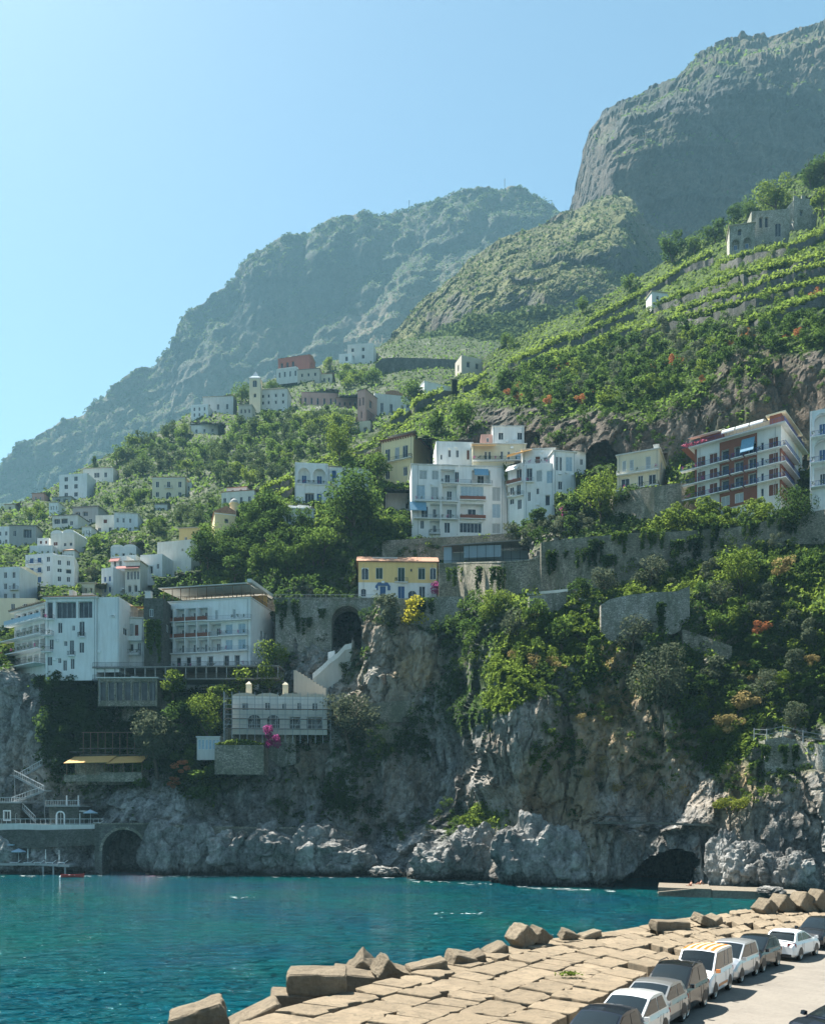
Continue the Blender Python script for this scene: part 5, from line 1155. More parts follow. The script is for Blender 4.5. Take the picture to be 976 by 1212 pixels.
# road balcony and ledge
def slab(name, label, pts, depth, thick, mat, cat, rail=None):
    mb = MB(); f = [P(*p) for p in pts]; b = Vector((0, depth, 0)); dn = Vector((0,0,-thick))
    for p, q in zip(f[:-1], f[1:]): mb.hexa([p+dn, q+dn, q+b+dn, p+b+dn, p, q, q+b, p+b])
    o = mb.build(name, M[mat]); tag(o, label, cat)
    if rail:
        r_ = MB(); railing(r_, [p+Vector((0,.15,0)) for p in f], rail, .6, .035); r_.build('railing', M['railgrey'], o)
    return o
o = slab('road_balcony', 'pale concrete road parapet jutting out above the green cliff', [(598,705,214),(630,701,209),(672,697,203)], 7, .6, 'white2', 'parapet', None)
wallrun('support_wall', 'grey wall propping up the pale road parapet', WALLS[11], mat='stone_arch', thick=2)
o = slab('cliff_path', 'narrow railed concrete ledge over the sea cave', [(708,973,166.5),(745,973,163),(800,974,160.5),(845,976,157.5)], 5, .35, 'stone_dark', 'path', None)
r_ = MB(); f_ = [P(*p)+Vector((0,.15,0)) for p in ((708,973,166.5),(745,973,163),(800,974,160.5),(845,976,157.5))]; railing(r_, f_, .9, 1.6, .03); r_.build('railing', M['rail'], o)
o = wallrun('notice_board', 'white notice board on a post above the curved wall', [(728,672,683,206),(738,672,683,205.5)], thick=.4, mat='trim', cat='board')
mb = MB(); c = P(732,677,205.4); mb.box((c.x-.5,c.y-.02,c.z-.7),(c.x+.5,c.y-.005,c.z+.2)); mb.build('dark_panel', M['rail'], o); mb = MB(); c = P(733,683,206); mb.bar((c.x,c.y+.2,c.z-2.5),(c.x,c.y+.2,c.z),.08); mb.build('post', M['railgrey'], o)
def arch_wall(name, label, x0, x1, yt, yb, Y, arches, thick, mat, cat, a=0.0, parapet=None):
    """flat masonry wall pierced by round arches; arches: (px0,px1,y_crown,y_foot)"""
    f = Frame(x0, x1, yb, yt, Y, a, thick, cut=False); root = empty(name, f.L, f.a); tag(root, label, cat)
    w, h = f.w, f.h; mb = MB(); N = 14; sc = w/(x1-x0)
    ar = [((p0-x0)*sc, (p1-x0)*sc, (yb-yf)/(yb-yt)*h, (yb-yc)/(yb-yt)*h) for p0, p1, yc, yf in arches]
    x = 0.0
    def col(xa, xb, za, zb, zc=None):
        mb.poly([(xa,0,za),(xb,0,zb),(xb,0,h),(xa,0,h)]); mb.poly([(xb,thick,zb),(xa,thick,za),(xa,thick,h),(xb,thick,h)]); mb.poly([(xa,0,za),(xa,thick,za),(xb,thick,zb),(xb,0,zb)])
        mb.poly([(xa,0,h),(xb,0,h),(xb,thick,h),(xa,thick,h)])
    for (a0, a1, zf, zc) in ar:
        if a0 > x: col(x, a0, 0, 0)
        rad = (a1-a0)/2; spring = max(zf, zc-rad); ry = zc-spring
        pts = [((a0+a1)/2-rad*math.cos(math.pi*i/N), spring+ry*math.sin(math.pi*i/N)) for i in range(N+1)]
        for (xa, za), (xb, zb) in zip(pts[:-1], pts[1:]): col(xa, xb, za, zb)
        for xx in (a0, a1): mb.poly([(xx,0,0),(xx,thick,0),(xx,thick,spring),(xx,0,spring)])
        if zf > .05: mb.poly([(a0,0,0),(a1,0,0),(a1,0,zf),(a0,0,zf)]); mb.poly([(a0,0,zf),(a1,0,zf),(a1,thick,zf),(a0,thick,zf)])
        x = a1
    if x < w: col(x, w, 0, 0)
    mb.poly([(0,0,0),(0,0,h),(0,thick,h),(0,thick,0)]); mb.poly([(w,0,0),(w,thick,0),(w,thick,h),(w,0,h)])
    mb.build('arch_wall', M[mat], root)
    if parapet:
        m2 = MB(); m2.box((-.3,-.25,h+.003),(w+.3,.25,h+.28)); m2.build('coping', M[parapet], root)
    for (a0, a1, zf, zc) in ar:
        rad = (a1-a0)/2; spring = max(zf, zc-rad); ry = zc-spring; m2 = MB(); t = .55
        for i in range(N):
            q = lambda i_, rr: ((a0+a1)/2-(rad+rr)*math.cos(math.pi*i_/N), spring+(ry+rr)*math.sin(math.pi*i_/N))
            (xa, za), (xb, zb), (xc, zc_), (xd, zd) = q(i,0), q(i+1,0), q(i+1,t), q(i,t)
            m2.hexa([(xa,-.08,za),(xb,-.08,zb),(xb,-.003,zb),(xa,-.003,za),(xd,-.08,zd),(xc,-.08,zc_),(xc,-.003,zc_),(xd,-.003,zd)])
        m2.build('arch_ring', M['stone' if mat != 'stone' else 'stone_dark'], root)
    return root, f
r, f = arch_wall('road_viaduct', 'tall stone road viaduct with one big arch under the yellow house', 326, 450, 709, 775, 236, [(392.5,428,717,775)], 6, 'stone_arch', 'viaduct', 0, 'stone_arch')
mb = MB(); sc = f.w/124; mb.hexa([(103*sc,-2.6,-6),(124*sc,-2.6,-6),(124*sc,-.003,-6),(103*sc,-.003,-6),(104.5*sc,-1.5,f.h-3),(122.5*sc,-1.5,f.h-3),(122.5*sc,-.003,f.h-3),(104.5*sc,-.003,f.h-3)]); mb.build('buttress', M['stone_arch'], r)
mb = MB(); railing(mb, [(0,.5,f.h+.28),(f.w,.5,f.h+.28)], .9, 1.2, .03); mb.build('railing', M['railgrey'], r)
wallrun('road_wall', 'stone road wall right of the viaduct behind the yellow bush', WALLS[12], mat='stone_arch')
r, f = arch_wall('sea_bridge', 'low stone bridge with a wide dark arch at the water', 112, 182, 976, 1046, 206, [(121,172,982,1046)], 4, 'stone_dark', 'bridge', 0, 'stone')
r, f = arch_wall('path_arcade', 'row of small blind arches under the shore path', 268, 350, 981, 1004, 203.2, [(282,292,986,998),(302,309,987,998),(313,320,987,998)], 1.4, 'stone_dark', 'arcade')
# white stair ramp
r = empty('stair_ramp', P(370,812,225)); tag(r, 'whitewashed stair wall climbing towards the viaduct arch', 'staircase')
L0 = r.location.copy(); mb = MB()
top = [(370,800,225),(376,795,226),(384,788,227),(390,782,228),(400,775,229.5),(408,766,231),(416,764,232),(417,757,232.5)]
lowp = [(370,803,225),(384,806,227),(395,812,228),(404,800,229.5),(408,790,231),(414,778,232),(418,770,232.5)]
tp = [P(*p)-L0 for p in top]; bp = [P(x, 826, Y)-L0 for x, y, Y in top]
for i in range(len(tp)-1):
    for off in (0.0,):
        b = Vector((.3,2.6,0)); mb.hexa([bp[i], bp[i+1], bp[i+1]+b, bp[i]+b, tp[i], tp[i+1], tp[i+1]+b, tp[i]+b])
mb.build('ramp_wall', plaster('weathered_whitewash', (.56,.55,.51), .5), r)
mb = MB()
for i in range(len(tp)-1):
    b = Vector((0,.5,0)); u = Vector((0,-.12,.55)); dn = Vector((0,-.12,-.75))
    mb.hexa([tp[i]+dn, tp[i+1]+dn, tp[i+1]+b+dn, tp[i]+b+dn, tp[i]+u, tp[i+1]+u, tp[i+1]+b+u, tp[i]+b+u])
mb.build('parapet', M['trim'], r)
mb = MB(); L1 = P(358,800,224)-L0
for i in range(10): mb.box((L1.x-2+i*.75, L1.y-.5, L1.z-4-i*.45),(L1.x-2+(i+1)*.75, L1.y+1.2, L1.z+1.2-i*.45))
mb.build('lower_flight', M['beige'], r)
wallrun('ramp_wall', 'small white walls at the head of the stair ramp', [(388,772,782,231.5),(396,770,784,231)], mat='white', thick=1.5)
# sea level buildings
r = house('bathing_house', 'house', 'grey stone bathing house with white framed window at the left edge', 'q1')
T, V, w, h, d = block(r, 'q1', 'stone_dark', [('g',.50,.68,.32,.68),('g',.84,.90,.28,.58)], roof='slab', roofm='grey', over=.4, base=1)
mb = MB(); z0, z1 = h*.28, h*.72
for a, b in ((.47,.50),(.68,.71)): mb.box((w*a,-.1,z0),(w*b,-.003,z1))
mb.box((w*.501,-.1,h*.681),(w*.679,-.003,z1)); mb.box((w*.501,-.1,z0),(w*.679,-.003,h*.319)); lpart(r, T, mb, 'window_surround', 'trim')
mb = MB(); railing(mb, [(-.3,-.3,h+.26),(w+.3,-.3,h+.26),(w+.3,d,h+.26)], 1, .5, .035); lpart(r, T, mb, 'railing', 'railwhite')
r = house('arched_bathing_house', 'house', 'small flat roofed bathing house with white arched doorway', 'q2')
T, V, w, h, d = block(r, 'q2', 'stone_dark', [('A',.28,.5,.03,.74)], roof='slab', roofm='grey', over=.6, base=1)
mb = MB(); N = 12; cx, rad = w*.39, w*.11; sp = h*.74-rad
for i in range(N):
    q = lambda i_, rr: (cx-(rad+rr)*math.cos(math.pi*i_/N), sp+(rad+rr)*math.sin(math.pi*i_/N))
    (xa, za), (xb, zb), (xc, zc), (xd, zd) = q(i,0), q(i+1,0), q(i+1,.3), q(i,.3)
    mb.hexa([(xa,-.12,za),(xb,-.12,zb),(xb,-.003,zb),(xa,-.003,za),(xd,-.12,zd),(xc,-.12,zc),(xc,-.003,zc),(xd,-.003,zd)])
mb.box((cx-rad-.3,-.12,.1),(cx-rad,-.003,sp)); mb.box((cx+rad,-.12,.1),(cx+rad+.3,-.003,sp)); lpart(r, T, mb, 'door_surround', 'trim')
mb = MB(); railing(mb, [(-.5,-.5,h+.26),(w+.5,-.5,h+.26)], 1.1, .5, .035); lpart(r, T, mb, 'railing', 'railwhite')
mb = MB(); mb.box((w*.35,d*.6,h+.26),(w*.38,d*.6+.4,h+2.6)); mb.box((w*.75,d*.6,h+.26),(w*.78,d*.6+.4,h+2.6)); lpart(r, T, mb, 'chimney', 'trim')
B('q3', 88,100,979,961,211.5,0,4, cut=False); r = house('bathing_cabin', 'cabin', 'small cabin with white door frame beside the arched bathing house', 'q3')
T, V, w, h, d = block(r, 'q3', 'stone_dark', [('g',.2,.5,.03,.8)], roof='slab', roofm='white2', over=.15, base=1)
mb = MB(); mb.box((w*.1,-.1,.1),(w*.2,-.003,h*.9)); mb.box((w*.5,-.1,.1),(w*.6,-.003,h*.9)); mb.box((w*.201,-.1,h*.8),(w*.499,-.003,h*.9)); lpart(r, T, mb, 'door_surround', 'trim')
wallrun('platform_wall', 'whitewashed parapet of the bathing platform over dark rock', [(-20,976,983,209.2),(24,975,982,209),(60,976,983,208.8),(122,976,981,208.5)], mat='white2', thick=.5)
wallrun('platform_wall', 'dark stone base of the bathing platform', [(-20,983,1006,208.9),(40,983,1004,208.6),(120,981,1000,208.2)], mat='stone_dark', thick=.8)
o = empty('platform_railing', P(24,976,209)); tag(o, 'thin pale railing along the bathing platform', 'railing'); L0 = o.location.copy(); mb = MB(); railing(mb, [P(x,975.5,209)-L0 for x in (-20,24,60,122)], 1.1, 1.0, .04); mb.build('rail', M['railwhite'], o)
r = empty('zigzag_stair', P(50,950,214)); tag(r, 'pale steel zigzag stair climbing the dark cliff at the left', 'staircase'); L0 = r.location.copy()
fl = [((14,950,213.5),(52,936,215)),((52,936,215),(17,918,217)),((24,920,218),(50,905,220)),((25,955,213.2),(42,972,212))]
for k, (a, b) in enumerate(fl):
    a, b = P(*a)-L0, P(*b)-L0; m2 = MB(); n = 14
    for i in range(n): p = a+(b-a)*i/n; m2.box((p.x-.3,p.y-.1,p.z-.08),(p.x+.35,p.y+1.2,p.z))
    m2.bar(a+Vector((0,-.1,-.25)), b+Vector((0,-.1,-.25)), .14); m2.build('flight', M['railgrey'], r)
    m2 = MB(); railing(m2, [a+Vector((0,-.1,0)), b+Vector((0,-.1,0))], 1.1, .6, .045); m2.build('railing', M['railwhite'], r)
for (x, y, Y) in ((52,936,215),(17,918,217)):
    m2 = MB(); p = P(x,y,Y)-L0; m2.box((p.x-1,p.y-.3,p.z-.15),(p.x+1.8,p.y+1.5,p.z)); m2.bar(p-Vector((0,0,.15)), p+Vector((0,.6,-7)), .1); m2.build('landing', M['railgrey'], r)
o = slab('bathing_deck', 'low concrete bathing deck at the waterline with sun beds', [(-20,1022,207.5),(46,1022,206),(82,1024,204.5)], 6, .5, 'grey', 'deck', None)
mb = MB()
for (x, Y) in ((50,205.5),(62,205),(76,204.4)): p = P(x,1024,Y); mb.bar((p.x,p.y+.5,-1.5),(p.x,p.y+.5,p.z-.3),.18)
mb.build('pile', M['grey'], o)
def parasol(x, y, Y, label, open_=True, rad=1.6, hh=3.0):
    p = P(x, y, Y); r = empty('beach_parasol', p); tag(r, label, 'parasol', 'parasols on the bathing terraces'); mb = MB(); mb.bar((0,0,0),(0,0,hh),.05); mb.build('pole', M['railwhite'], r)
    mb = MB(); n = 8
    if open_:
        for i in range(n):
            a, b = 2*math.pi*i/n, 2*math.pi*(i+1)/n; mb.poly([(rad*math.cos(a),rad*math.sin(a),hh-.45),(rad*math.cos(b),rad*math.sin(b),hh-.45),(0,0,hh+.25)]); mb.poly([(rad*math.cos(a),rad*math.sin(a),hh-.6),(rad*math.cos(b),rad*math.sin(b),hh-.6),(rad*math.cos(b),rad*math.sin(b),hh-.45),(rad*math.cos(a),rad*math.sin(a),hh-.45)])
    else: mb.bar((0,0,1.1),(0,0,hh+.2),.16,0,6,.05)
    mb.build('canopy', M['awning_white'] if not open_ else M['shutter_pale'], r)
parasol(107,976,209.5,'open parasol on the platform right of the white cabin'); parasol(22,1022,208.5,'open parasol on the low deck beside the striped cabin')
parasol(33,1022,207.5,'closed white parasol nearest the open one on the low deck',False); parasol(54,1023,206.5,'closed white parasol in the middle of the low deck',False); parasol(70,1024,206,'closed white parasol at the seaward end of the low deck',False)
def sunbed(x, y, Y, label):
    p = P(x, y, Y); r = empty('sun_lounger', p, R(rnd.uniform(-10,10))); tag(r, label, 'sun lounger', 'sun loungers on the bathing terraces'); mb = MB(); mb.box((-1,-.35,.3),(.4,.35,.4)); mb.build('bed', M['trim'], r); mb = MB(); mb.hexa([(.4,-.35,.3),(.5,-.35,.3),(.5,.35,.3),(.4,.35,.3),(1.05,-.35,.85),(1.1,-.35,.8),(1.1,.35,.8),(1.05,.35,.85)]); mb.build('backrest', M['trim'], r)
    for sx in (-.9,.35):
        mb = MB(); mb.box((sx,-.33,0),(sx+.06,.33,.299)); mb.build('leg', M['trim'], r)
for x, Y, lb in ((18,207.6,'beside the striped cabin'),(34,206.8,'under the first closed parasol'),(46,206.2,'between two closed parasols'),(60,205.8,'near the middle of the deck edge'),(74,205.4,'at the seaward end of the low deck')): sunbed(x, 1023, Y, 'white sun lounger '+lb)
sunbed(117,976,209.3,'white sun lounger up on the platform by the parasol')
B('q4', -6,14,1024,1001,208.5,0,4, cut=False); r = house('beach_cabin', 'cabin', 'open fronted beach cabin with pale roof at the waterline', 'q4'); block(r, 'q4', 'stone_dark', [('k',.4,.62,.3,.86),('k',.68,.9,.3,.86)], roof='slab', roofm='shutter_pale', over=.5, base=1.5)
# glass hut, grassy cap, boats, dock
B('q5', 233,260,889,873,213,0,4, cut=False); r = house('white_lattice_hut', 'hut', 'pale lattice box hut in front of the light green trees', 'q5'); block(r, 'q5', 'white2', [('p',.04+.16*i,.04+.16*i+.13,.1,.85) for i in range(6)], roof='slab', roofm='white2', over=.2, base=2)
B('q6', 254,312,906,882,209,0,6, cut=False); r = house('cistern_block', 'wall', 'old grey rendered block with a grassy top on the cliff edge', 'q6'); block(r, 'q6', 'stone', [], roof='flat', base=2)
def boat(x, y, Y, rz, L, hull, label, name='rowing_boat'):
    p = P(x, y, Y); p.z = .0; r = empty(name, p, R(rz)); tag(r, label, 'boat'); n = 10; mb = MB(); sec = []
    for i in range(n+1):
        t = i/n; wv = .16*L*math.sin(math.pi*min(1, .12+t*.88))**.7 if i < n else .02; zt = .55+.35*(t-.4)**2*2
        sec.append([(L*(t-.5), s_*wv*f_, z_) for s_, f_, z_ in ((-1,1,zt),(-1,.75,.1),(0,0,-.15),(1,.75,.1),(1,1,zt))])
    for a, b in zip(sec[:-1], sec[1:]):
        for j in range(4): mb.poly([a[j], b[j], b[j+1], a[j+1]])
    mb.poly(sec[0]); mb.build('hull', hull, r, True)
    mb = MB()
    for a, b in zip(sec[:-1], sec[1:]): mb.poly([(a[0][0],a[0][1]*.9,.28),(b[0][0],b[0][1]*.9,.28),(b[4][0],b[4][1]*.9,.28),(a[4][0],a[4][1]*.9,.28)])
    mb.build('deck', M['wood'], r); mb = MB()
    for t in (.3,.6): mb.box((L*(t-.5),-.14*L,.45),(L*(t-.5)+.25,.14*L,.5))
    mb.build('bench', M['trim'], r)
boat(86,1037,196,4,4.6,plain('red_hull', (.42,.05,.04), .5),'red rowing boat floating below the bathing deck'); 
p = P(72,1038,196); mb = MB(); bm = bmesh.new(); bmesh.ops.create_icosphere(bm, subdivisions=2, radius=.35); me = bpy.data.meshes.new('mooring_buoy'); bm.to_mesh(me); bm.free(); me.materials.append(M['trim']); o = link('mooring_buoy', me); o.location = (p.x, p.y, .05); tag(o, 'white mooring buoy beside the red boat', 'buoy')
r = empty('stone_jetty', P(779,1052,148)); tag(r, 'flat concrete jetty in front of the sea cave', 'jetty'); L0 = r.location.copy(); mb = MB()
fr = [(779,147.5),(800,146),(842,143.5)]
def jet(fr, z1, dep, nm):
    mb = MB(); f = [Vector(((x-HX)/F*Y*K, Y*K, 0))-L0 for x, Y in fr]
    for i, (p, q) in enumerate(zip(f[:-1], f[1:])):
        z0 = -1-L0.z; zt = z1-L0.z; b = Vector((dep*.3,dep,0)); j = Vector((0,.25,0))
        mb.hexa([Vector((p.x,p.y,z0)), Vector((q.x,q.y,z0)), Vector((q.x,q.y,z0))+b, Vector((p.x,p.y,z0))+b, Vector((p.x,p.y,zt))+j, Vector((q.x,q.y,zt))+j, Vector((q.x,q.y,zt))+b, Vector((p.x,p.y,zt))+b])
    mb.build(nm, M['jetty'], r)
jet(fr, 1.3, 10, 'outer_slab'); jet([(843,143.4),(880,141.5),(905,140)], 1.15, 9, 'inner_slab'); jet([(905.5,140),(950,137.5)], 1.0, 8, 'shore_slab')
mb = MB(); a = Vector(((779-HX)/F*147*K-.1,147*K-.4,.4))-L0; b = Vector(((822-HX)/F*145*K,145*K-.5,1.1))-L0; mb.hexa([a,b,b+Vector((0,.6,0)),a+Vector((0,.6,0)),a+Vector((0,0,.25)),b+Vector((0,0,.25)),b+Vector((0,.6,.25)),a+Vector((0,.6,.25))]); mb.build('sloping_ledge', M['jetty'], r)
for (x, Y, hh, lb) in ((597,2080,28,'tall thin radio mast on the crest of the hazy mountain'),(484,2060,18,'short thin radio mast on the mountain crest left of the tall mast')):
    p = P(x, 226 if x > 500 else 246, 2170); mb = MB(); mb.bar(p-Vector((0,0,20)), p+Vector((0,0,hh)), .9)
    for i in range(3): mb.bar(p+Vector((-2.2,0,hh*(.5+.2*i))), p+Vector((2.2,0,hh*(.5+.2*i))), .4)
    tag(mb.build('radio_mast', M['railgrey']), lb, 'mast', 'radio masts on the mountain')

# ------------------------------------------------------------------ shore boulders
def boulder(px, py, wpx, hpx, Y, label, seed):
    c = P(px, py, Y); w, h = wpx/F*Y*K/2*1.12, hpx/F*Y*K/2*1.02; c.y += 1.6; bm = bmesh.new(); bmesh.ops.create_icosphere(bm, subdivisions=5, radius=1)
    v = np.array([q.co for q in bm.verts]); cv, cb = cells(v*np.array([1.6,1.6,1.1])+seed*3.3, seed); cv2, cb2 = cells(v*np.array([4.2,4.2,2.6])+seed, seed+9); r = 1.0+.24*fbm(v*1.3+seed*7.7, 3, seed, .5, True)+.20*cv+.05*cv2-.25*np.clip(.12-cb, 0, .12)*4-.1*np.clip(.1-cb2, 0, .1)*5+.05*fbm(v*6+seed, 4, seed+3, .5); v = v*r[:,None]*np.array([w, max(w*.7, 2.2), h])
    for q, co in zip(bm.verts, v): q.co = co
    me = bpy.data.meshes.new('shore_rock'); bm.to_mesh(me); bm.free(); me.materials.append(ROCKM); me.polygons.foreach_set('use_smooth', [False]*len(me.polygons)); o = link('shore_rock', me); o.location = c; tag(o, label, 'rock', 'boulders along the shore')
ROCKM = ground_mat('shore_limestone', rock=((.03,.031,.031),(.24,.235,.22),(.52,.505,.47)), wet=True)
for i, b in enumerate(((190,1010,50,66,204,'tall pale rock right beside the low stone bridge'),(232,1012,46,60,203,'pale rock second from the low stone bridge'),(275,1014,56,56,202.5,'broad pale rock under the row of blind arches'),(325,1012,60,60,202,'broad rock right of the row of blind arches'),(372,1010,56,66,201,'pointed pale rock left of the dark tumbled boulder'),(405,1020,60,40,199,'dark tumbled boulder in the middle of the shore'),(455,1034,30,14,195,'low flat rock awash left of the shrub topped rock'),(520,1022,56,44,187,'rounded light rock at the left end of the shrub topped shelf'),(560,1012,52,62,187,'rock shelf under the bright green bush'),(625,1014,64,86,172.5,'big pale headland rock left of the sea cave'),(668,1022,60,76,169,'grey headland rock nearer the sea cave'),(600,1040,30,16,178,'small rock awash in front of the headland'),(861,1024,34,70,155,'tall pale rock right beside the sea cave mouth'),(885,1028,46,54,152.5,'rounded grey rock behind the jetty'),(918,1034,40,44,150,'grey rock stack above the shore end of the jetty'),(950,1036,40,50,148,'dark rock at the right end of the jetty'),(918,1057,26,12,137,'small boulder lying against the jetty front'))): boulder(*b, i+2)
# ------------------------------------------------------------------ plants
def crown_pts(rs, n, blobs, rx, rz, z0, shape):
    r = np.random.RandomState(rs); cs = []
    for i in range(blobs):
        t = r.rand(); a = r.rand()*2*math.pi
        if shape == 'cone': zz = z0+(1-z0)*t*.95; q = (1-t)*rx*.75*math.sqrt(r.rand()); br = .10+.14*(1-t)
        elif shape == 'umbrella': zz = .72+.2*r.rand(); q = rx*math.sqrt(r.rand())*.85; br = .13+.06*r.rand()
        else:
            zz = z0+.12+(1-z0-.24)*t; q = rx*.72*math.sqrt(r.rand())*math.sqrt(max(.15, 1-(2*t-1)**2*.8)); br = .13+.13*r.rand()
        cs.append((q*math.cos(a), q*math.sin(a), zz, br))
    cs = np.array(cs); k = r.randint(0, blobs, n); u = r.normal(size=(n,3)); u /= np.linalg.norm(u, axis=1, keepdims=True)
    rad = cs[k,3]*(.55+.5*r.rand(n)**.7)
    p = cs[k,:3]+u*rad[:,None]*np.array([1.05,1.05,.8])
    keep = p[:,2] > z0*.7
    return p[keep], (u*.8+np.array([0,0,.5]))[keep]
KIND = {}
def make_kind(key, nm, leafm, shape, n, blobs, rx, z0, size, variants, trunk):
    out = []
    for v in range(variants):
        rs = hash_(key)+v*13; p, nr = crown_pts(rs, n, blobs, rx, 1, z0, shape)
        me = leaves_mesh(nm+'_crown', p, nr, size, rs); me.materials.append(LM[leafm]); tm = None
        if trunk:
            q = random.Random(rs); mb = MB(); lean = (q.uniform(-.06,.06), q.uniform(-.06,.06))
            mb.tube([(0,0,-.08),(lean[0]*.3,lean[1]*.3,z0*.6),(lean[0],lean[1],z0+.12),(lean[0]*1.4,lean[1]*1.4,.7)], [.035*trunk,.026*trunk,.02*trunk,.008], 0, 6)
            for i in range(5):
                a = q.uniform(0, 6.28); zz = z0+.02+.08*i; mb.tube([(lean[0],lean[1],zz),(lean[0]+math.cos(a)*rx*.35,lean[1]+math.sin(a)*rx*.35,zz+.14),(lean[0]+math.cos(a)*rx*.6,lean[1]+math.sin(a)*rx*.6,zz+.3)], [.016*trunk,.011*trunk,.004], 0, 5)
            tm = mb.mesh(nm+'_trunk', BARK, True)
        out.append((me, tm))
    KIND[key] = (nm, out)
def hash_(s): return sum(ord(c)*(i+3) for i, c in enumerate(s)) % 9973
make_kind('dark', 'broadleaf_tree', 'dark', 'round', 1500, 12, .46, .16, .034, 4, 1)
make_kind('mid', 'broadleaf_tree', 'mid', 'round', 1400, 11, .48, .18, .034, 4, 1)
make_kind('bright', 'broadleaf_tree', 'bright', 'round', 1400, 11, .50, .18, .036, 4, 1)
make_kind('olive', 'olive_tree', 'olive', 'round', 1300, 12, .52, .2, .034, 4, 1.1)
make_kind('hill', 'olive_tree', 'hill', 'round', 620, 9, .55, .14, .050, 5, 1)
make_kind('hilldark', 'broadleaf_tree', 'mid', 'round', 620, 9, .5, .14, .050, 4, 1)
make_kind('big', 'broadleaf_tree', 'dark', 'round', 5200, 26, .48, .12, .019, 1, 1)
make_kind('bigbright', 'broadleaf_tree', 'bright', 'round', 3600, 20, .55, .14, .022, 2, 1)
make_kind('bigolive', 'olive_tree', 'olive', 'round', 3600, 20, .52, .16, .022, 2, 1)
make_kind('cypress', 'cypress_tree', 'dark', 'cone', 1200, 18, .22, .06, .034, 1, 1)
make_kind('conifer', 'conifer_tree', 'mid', 'cone', 1800, 22, .42, .1, .03, 2, 1)
make_kind('pine', 'pine_tree', 'pine', 'umbrella', 1500, 13, .52, .3, .03, 1, 1.2)
for k_, lf in (('bdark','dark'),('bmid','mid'),('bbright','bright'),('bolive','olive'),('brust','rust'),('bpink','pink'),('byellow','yellow'),('bdry','dry')):
    make_kind(k_, {'brust': 'rust_bush', 'bpink': 'bougainvillea_bush', 'bdry': 'dry_bush'}.get(k_, 'leafy_bush'), lf, 'bush', 800, 8, .62, .0, .05, 3, 0)
PR = random.Random(99); NPL = [0]
def plant(kind, loc, h, label, cat, group=None, wide=1.0):
    nm, vs = KIND[kind]; me, tm = vs[PR.randrange(len(vs))]; rz = PR.uniform(0, 6.28); sx = h*wide*PR.uniform(.9,1.12); NPL[0] += 1
    if tm is None:
        o = link(nm, me); o.location = loc; o.rotation_euler = (0,0,rz); o.scale = (sx, sx, h); tag(o, label, cat, group); return o
    r = empty(nm, loc, rz); r.scale = (sx, sx, h); tag(r, label, cat, group)
    link('trunk', tm, r); link('crown', me, r); return r
def pt(sh, kind, px, py, hpx, label, cat='tree', group=None, wide=1.0, sink=0.0, front=None):
    loc = sh.at(px, py)
    if front and loc.y > front*K: loc = P(px, py, front)
    h = hpx/F*loc.y; loc.z -= sink*h
    return plant(kind, loc, h, label, cat, group, wide)
OCC = [(f_[0]-2, f_[1]+2, f_[2]-1, f_[3]+3) for f_ in CUTS]
def scatter(sh, poly, kinds, hr, space, label, cat, group, n=400, avoid=True, seed=1, vegmin=None, wide=1.0, mass=None):
    q = random.Random(seed); xs = [p[0] for p in poly]; ys = [p[1] for p in poly]; pts = []
    for _ in range(n*14):
        if len(pts) >= n: break
        x, y = q.uniform(min(xs), max(xs)), q.uniform(min(ys), max(ys))
        if not poly_in(np.array([x]), np.array([y]), poly)[0]: continue
        h = q.uniform(*hr)
        if avoid and any(a-h*.35 < x < b+h*.35 and c < y < d+h*.85 for a, b, c, d in OCC): continue
        if any((x-a)**2+((y-b)*1.5)**2 < space**2 for a, b, *_ in pts): continue
        if vegmin is not None:
            i = min(max(int((x-sh.px[0])/(sh.px[1]-sh.px[0])), 0), sh.nu-1); j = int(np.argmin(np.abs(sh.PY[i]-y)))
            if sh.veg['veg'].reshape(sh.nu, sh.nv)[i,j] < vegmin: continue
        pts.append((x, y, h))
    if mass:
        acc = {}
        for x, y, h in pts:
            k = q.choices([a for a, b in kinds], [b for a, b in kinds])[0]; me = KIND[k][1][q.randrange(3)][0]; co = np.empty(len(me.vertices)*3); me.vertices.foreach_get('co', co); co = co.reshape(-1, 12)[::2].reshape(-1, 3)
            L = sh.at(x, y); hh = h/F*L.y; a = q.uniform(0, 6.28); ca, sa = math.cos(a), math.sin(a); co = np.stack([co[:,0]*ca-co[:,1]*sa, co[:,0]*sa+co[:,1]*ca, co[:,2]], 1)*hh*wide+np.array(L)
            acc.setdefault(k, []).append(co)
        for k, v in acc.items():
            v = np.concatenate(v); n_ = len(v)//4; me = bpy.data.meshes.new(mass); me.vertices.add(len(v)); me.vertices.foreach_set('co', v.ravel()); me.loops.add(len(v)); me.loops.foreach_set('vertex_index', np.arange(len(v), dtype=np.int32)); me.polygons.add(n_); me.polygons.foreach_set('loop_start', np.arange(n_, dtype=np.int32)*4); me.update(calc_edges=True); me.materials.append(KIND[k][1][0][0].materials[0]); tag(link(mass, me), label[k], None, None, 'stuff')
        return len(pts)
    for x, y, h in pts:
        k = q.choices([a for a, b in kinds], [b for a, b in kinds])[0]
        lb = label[k] if isinstance(label, dict) else label
        pt(sh, k, x, y, h, lb, cat, group, wide, .05)
    return len(pts)
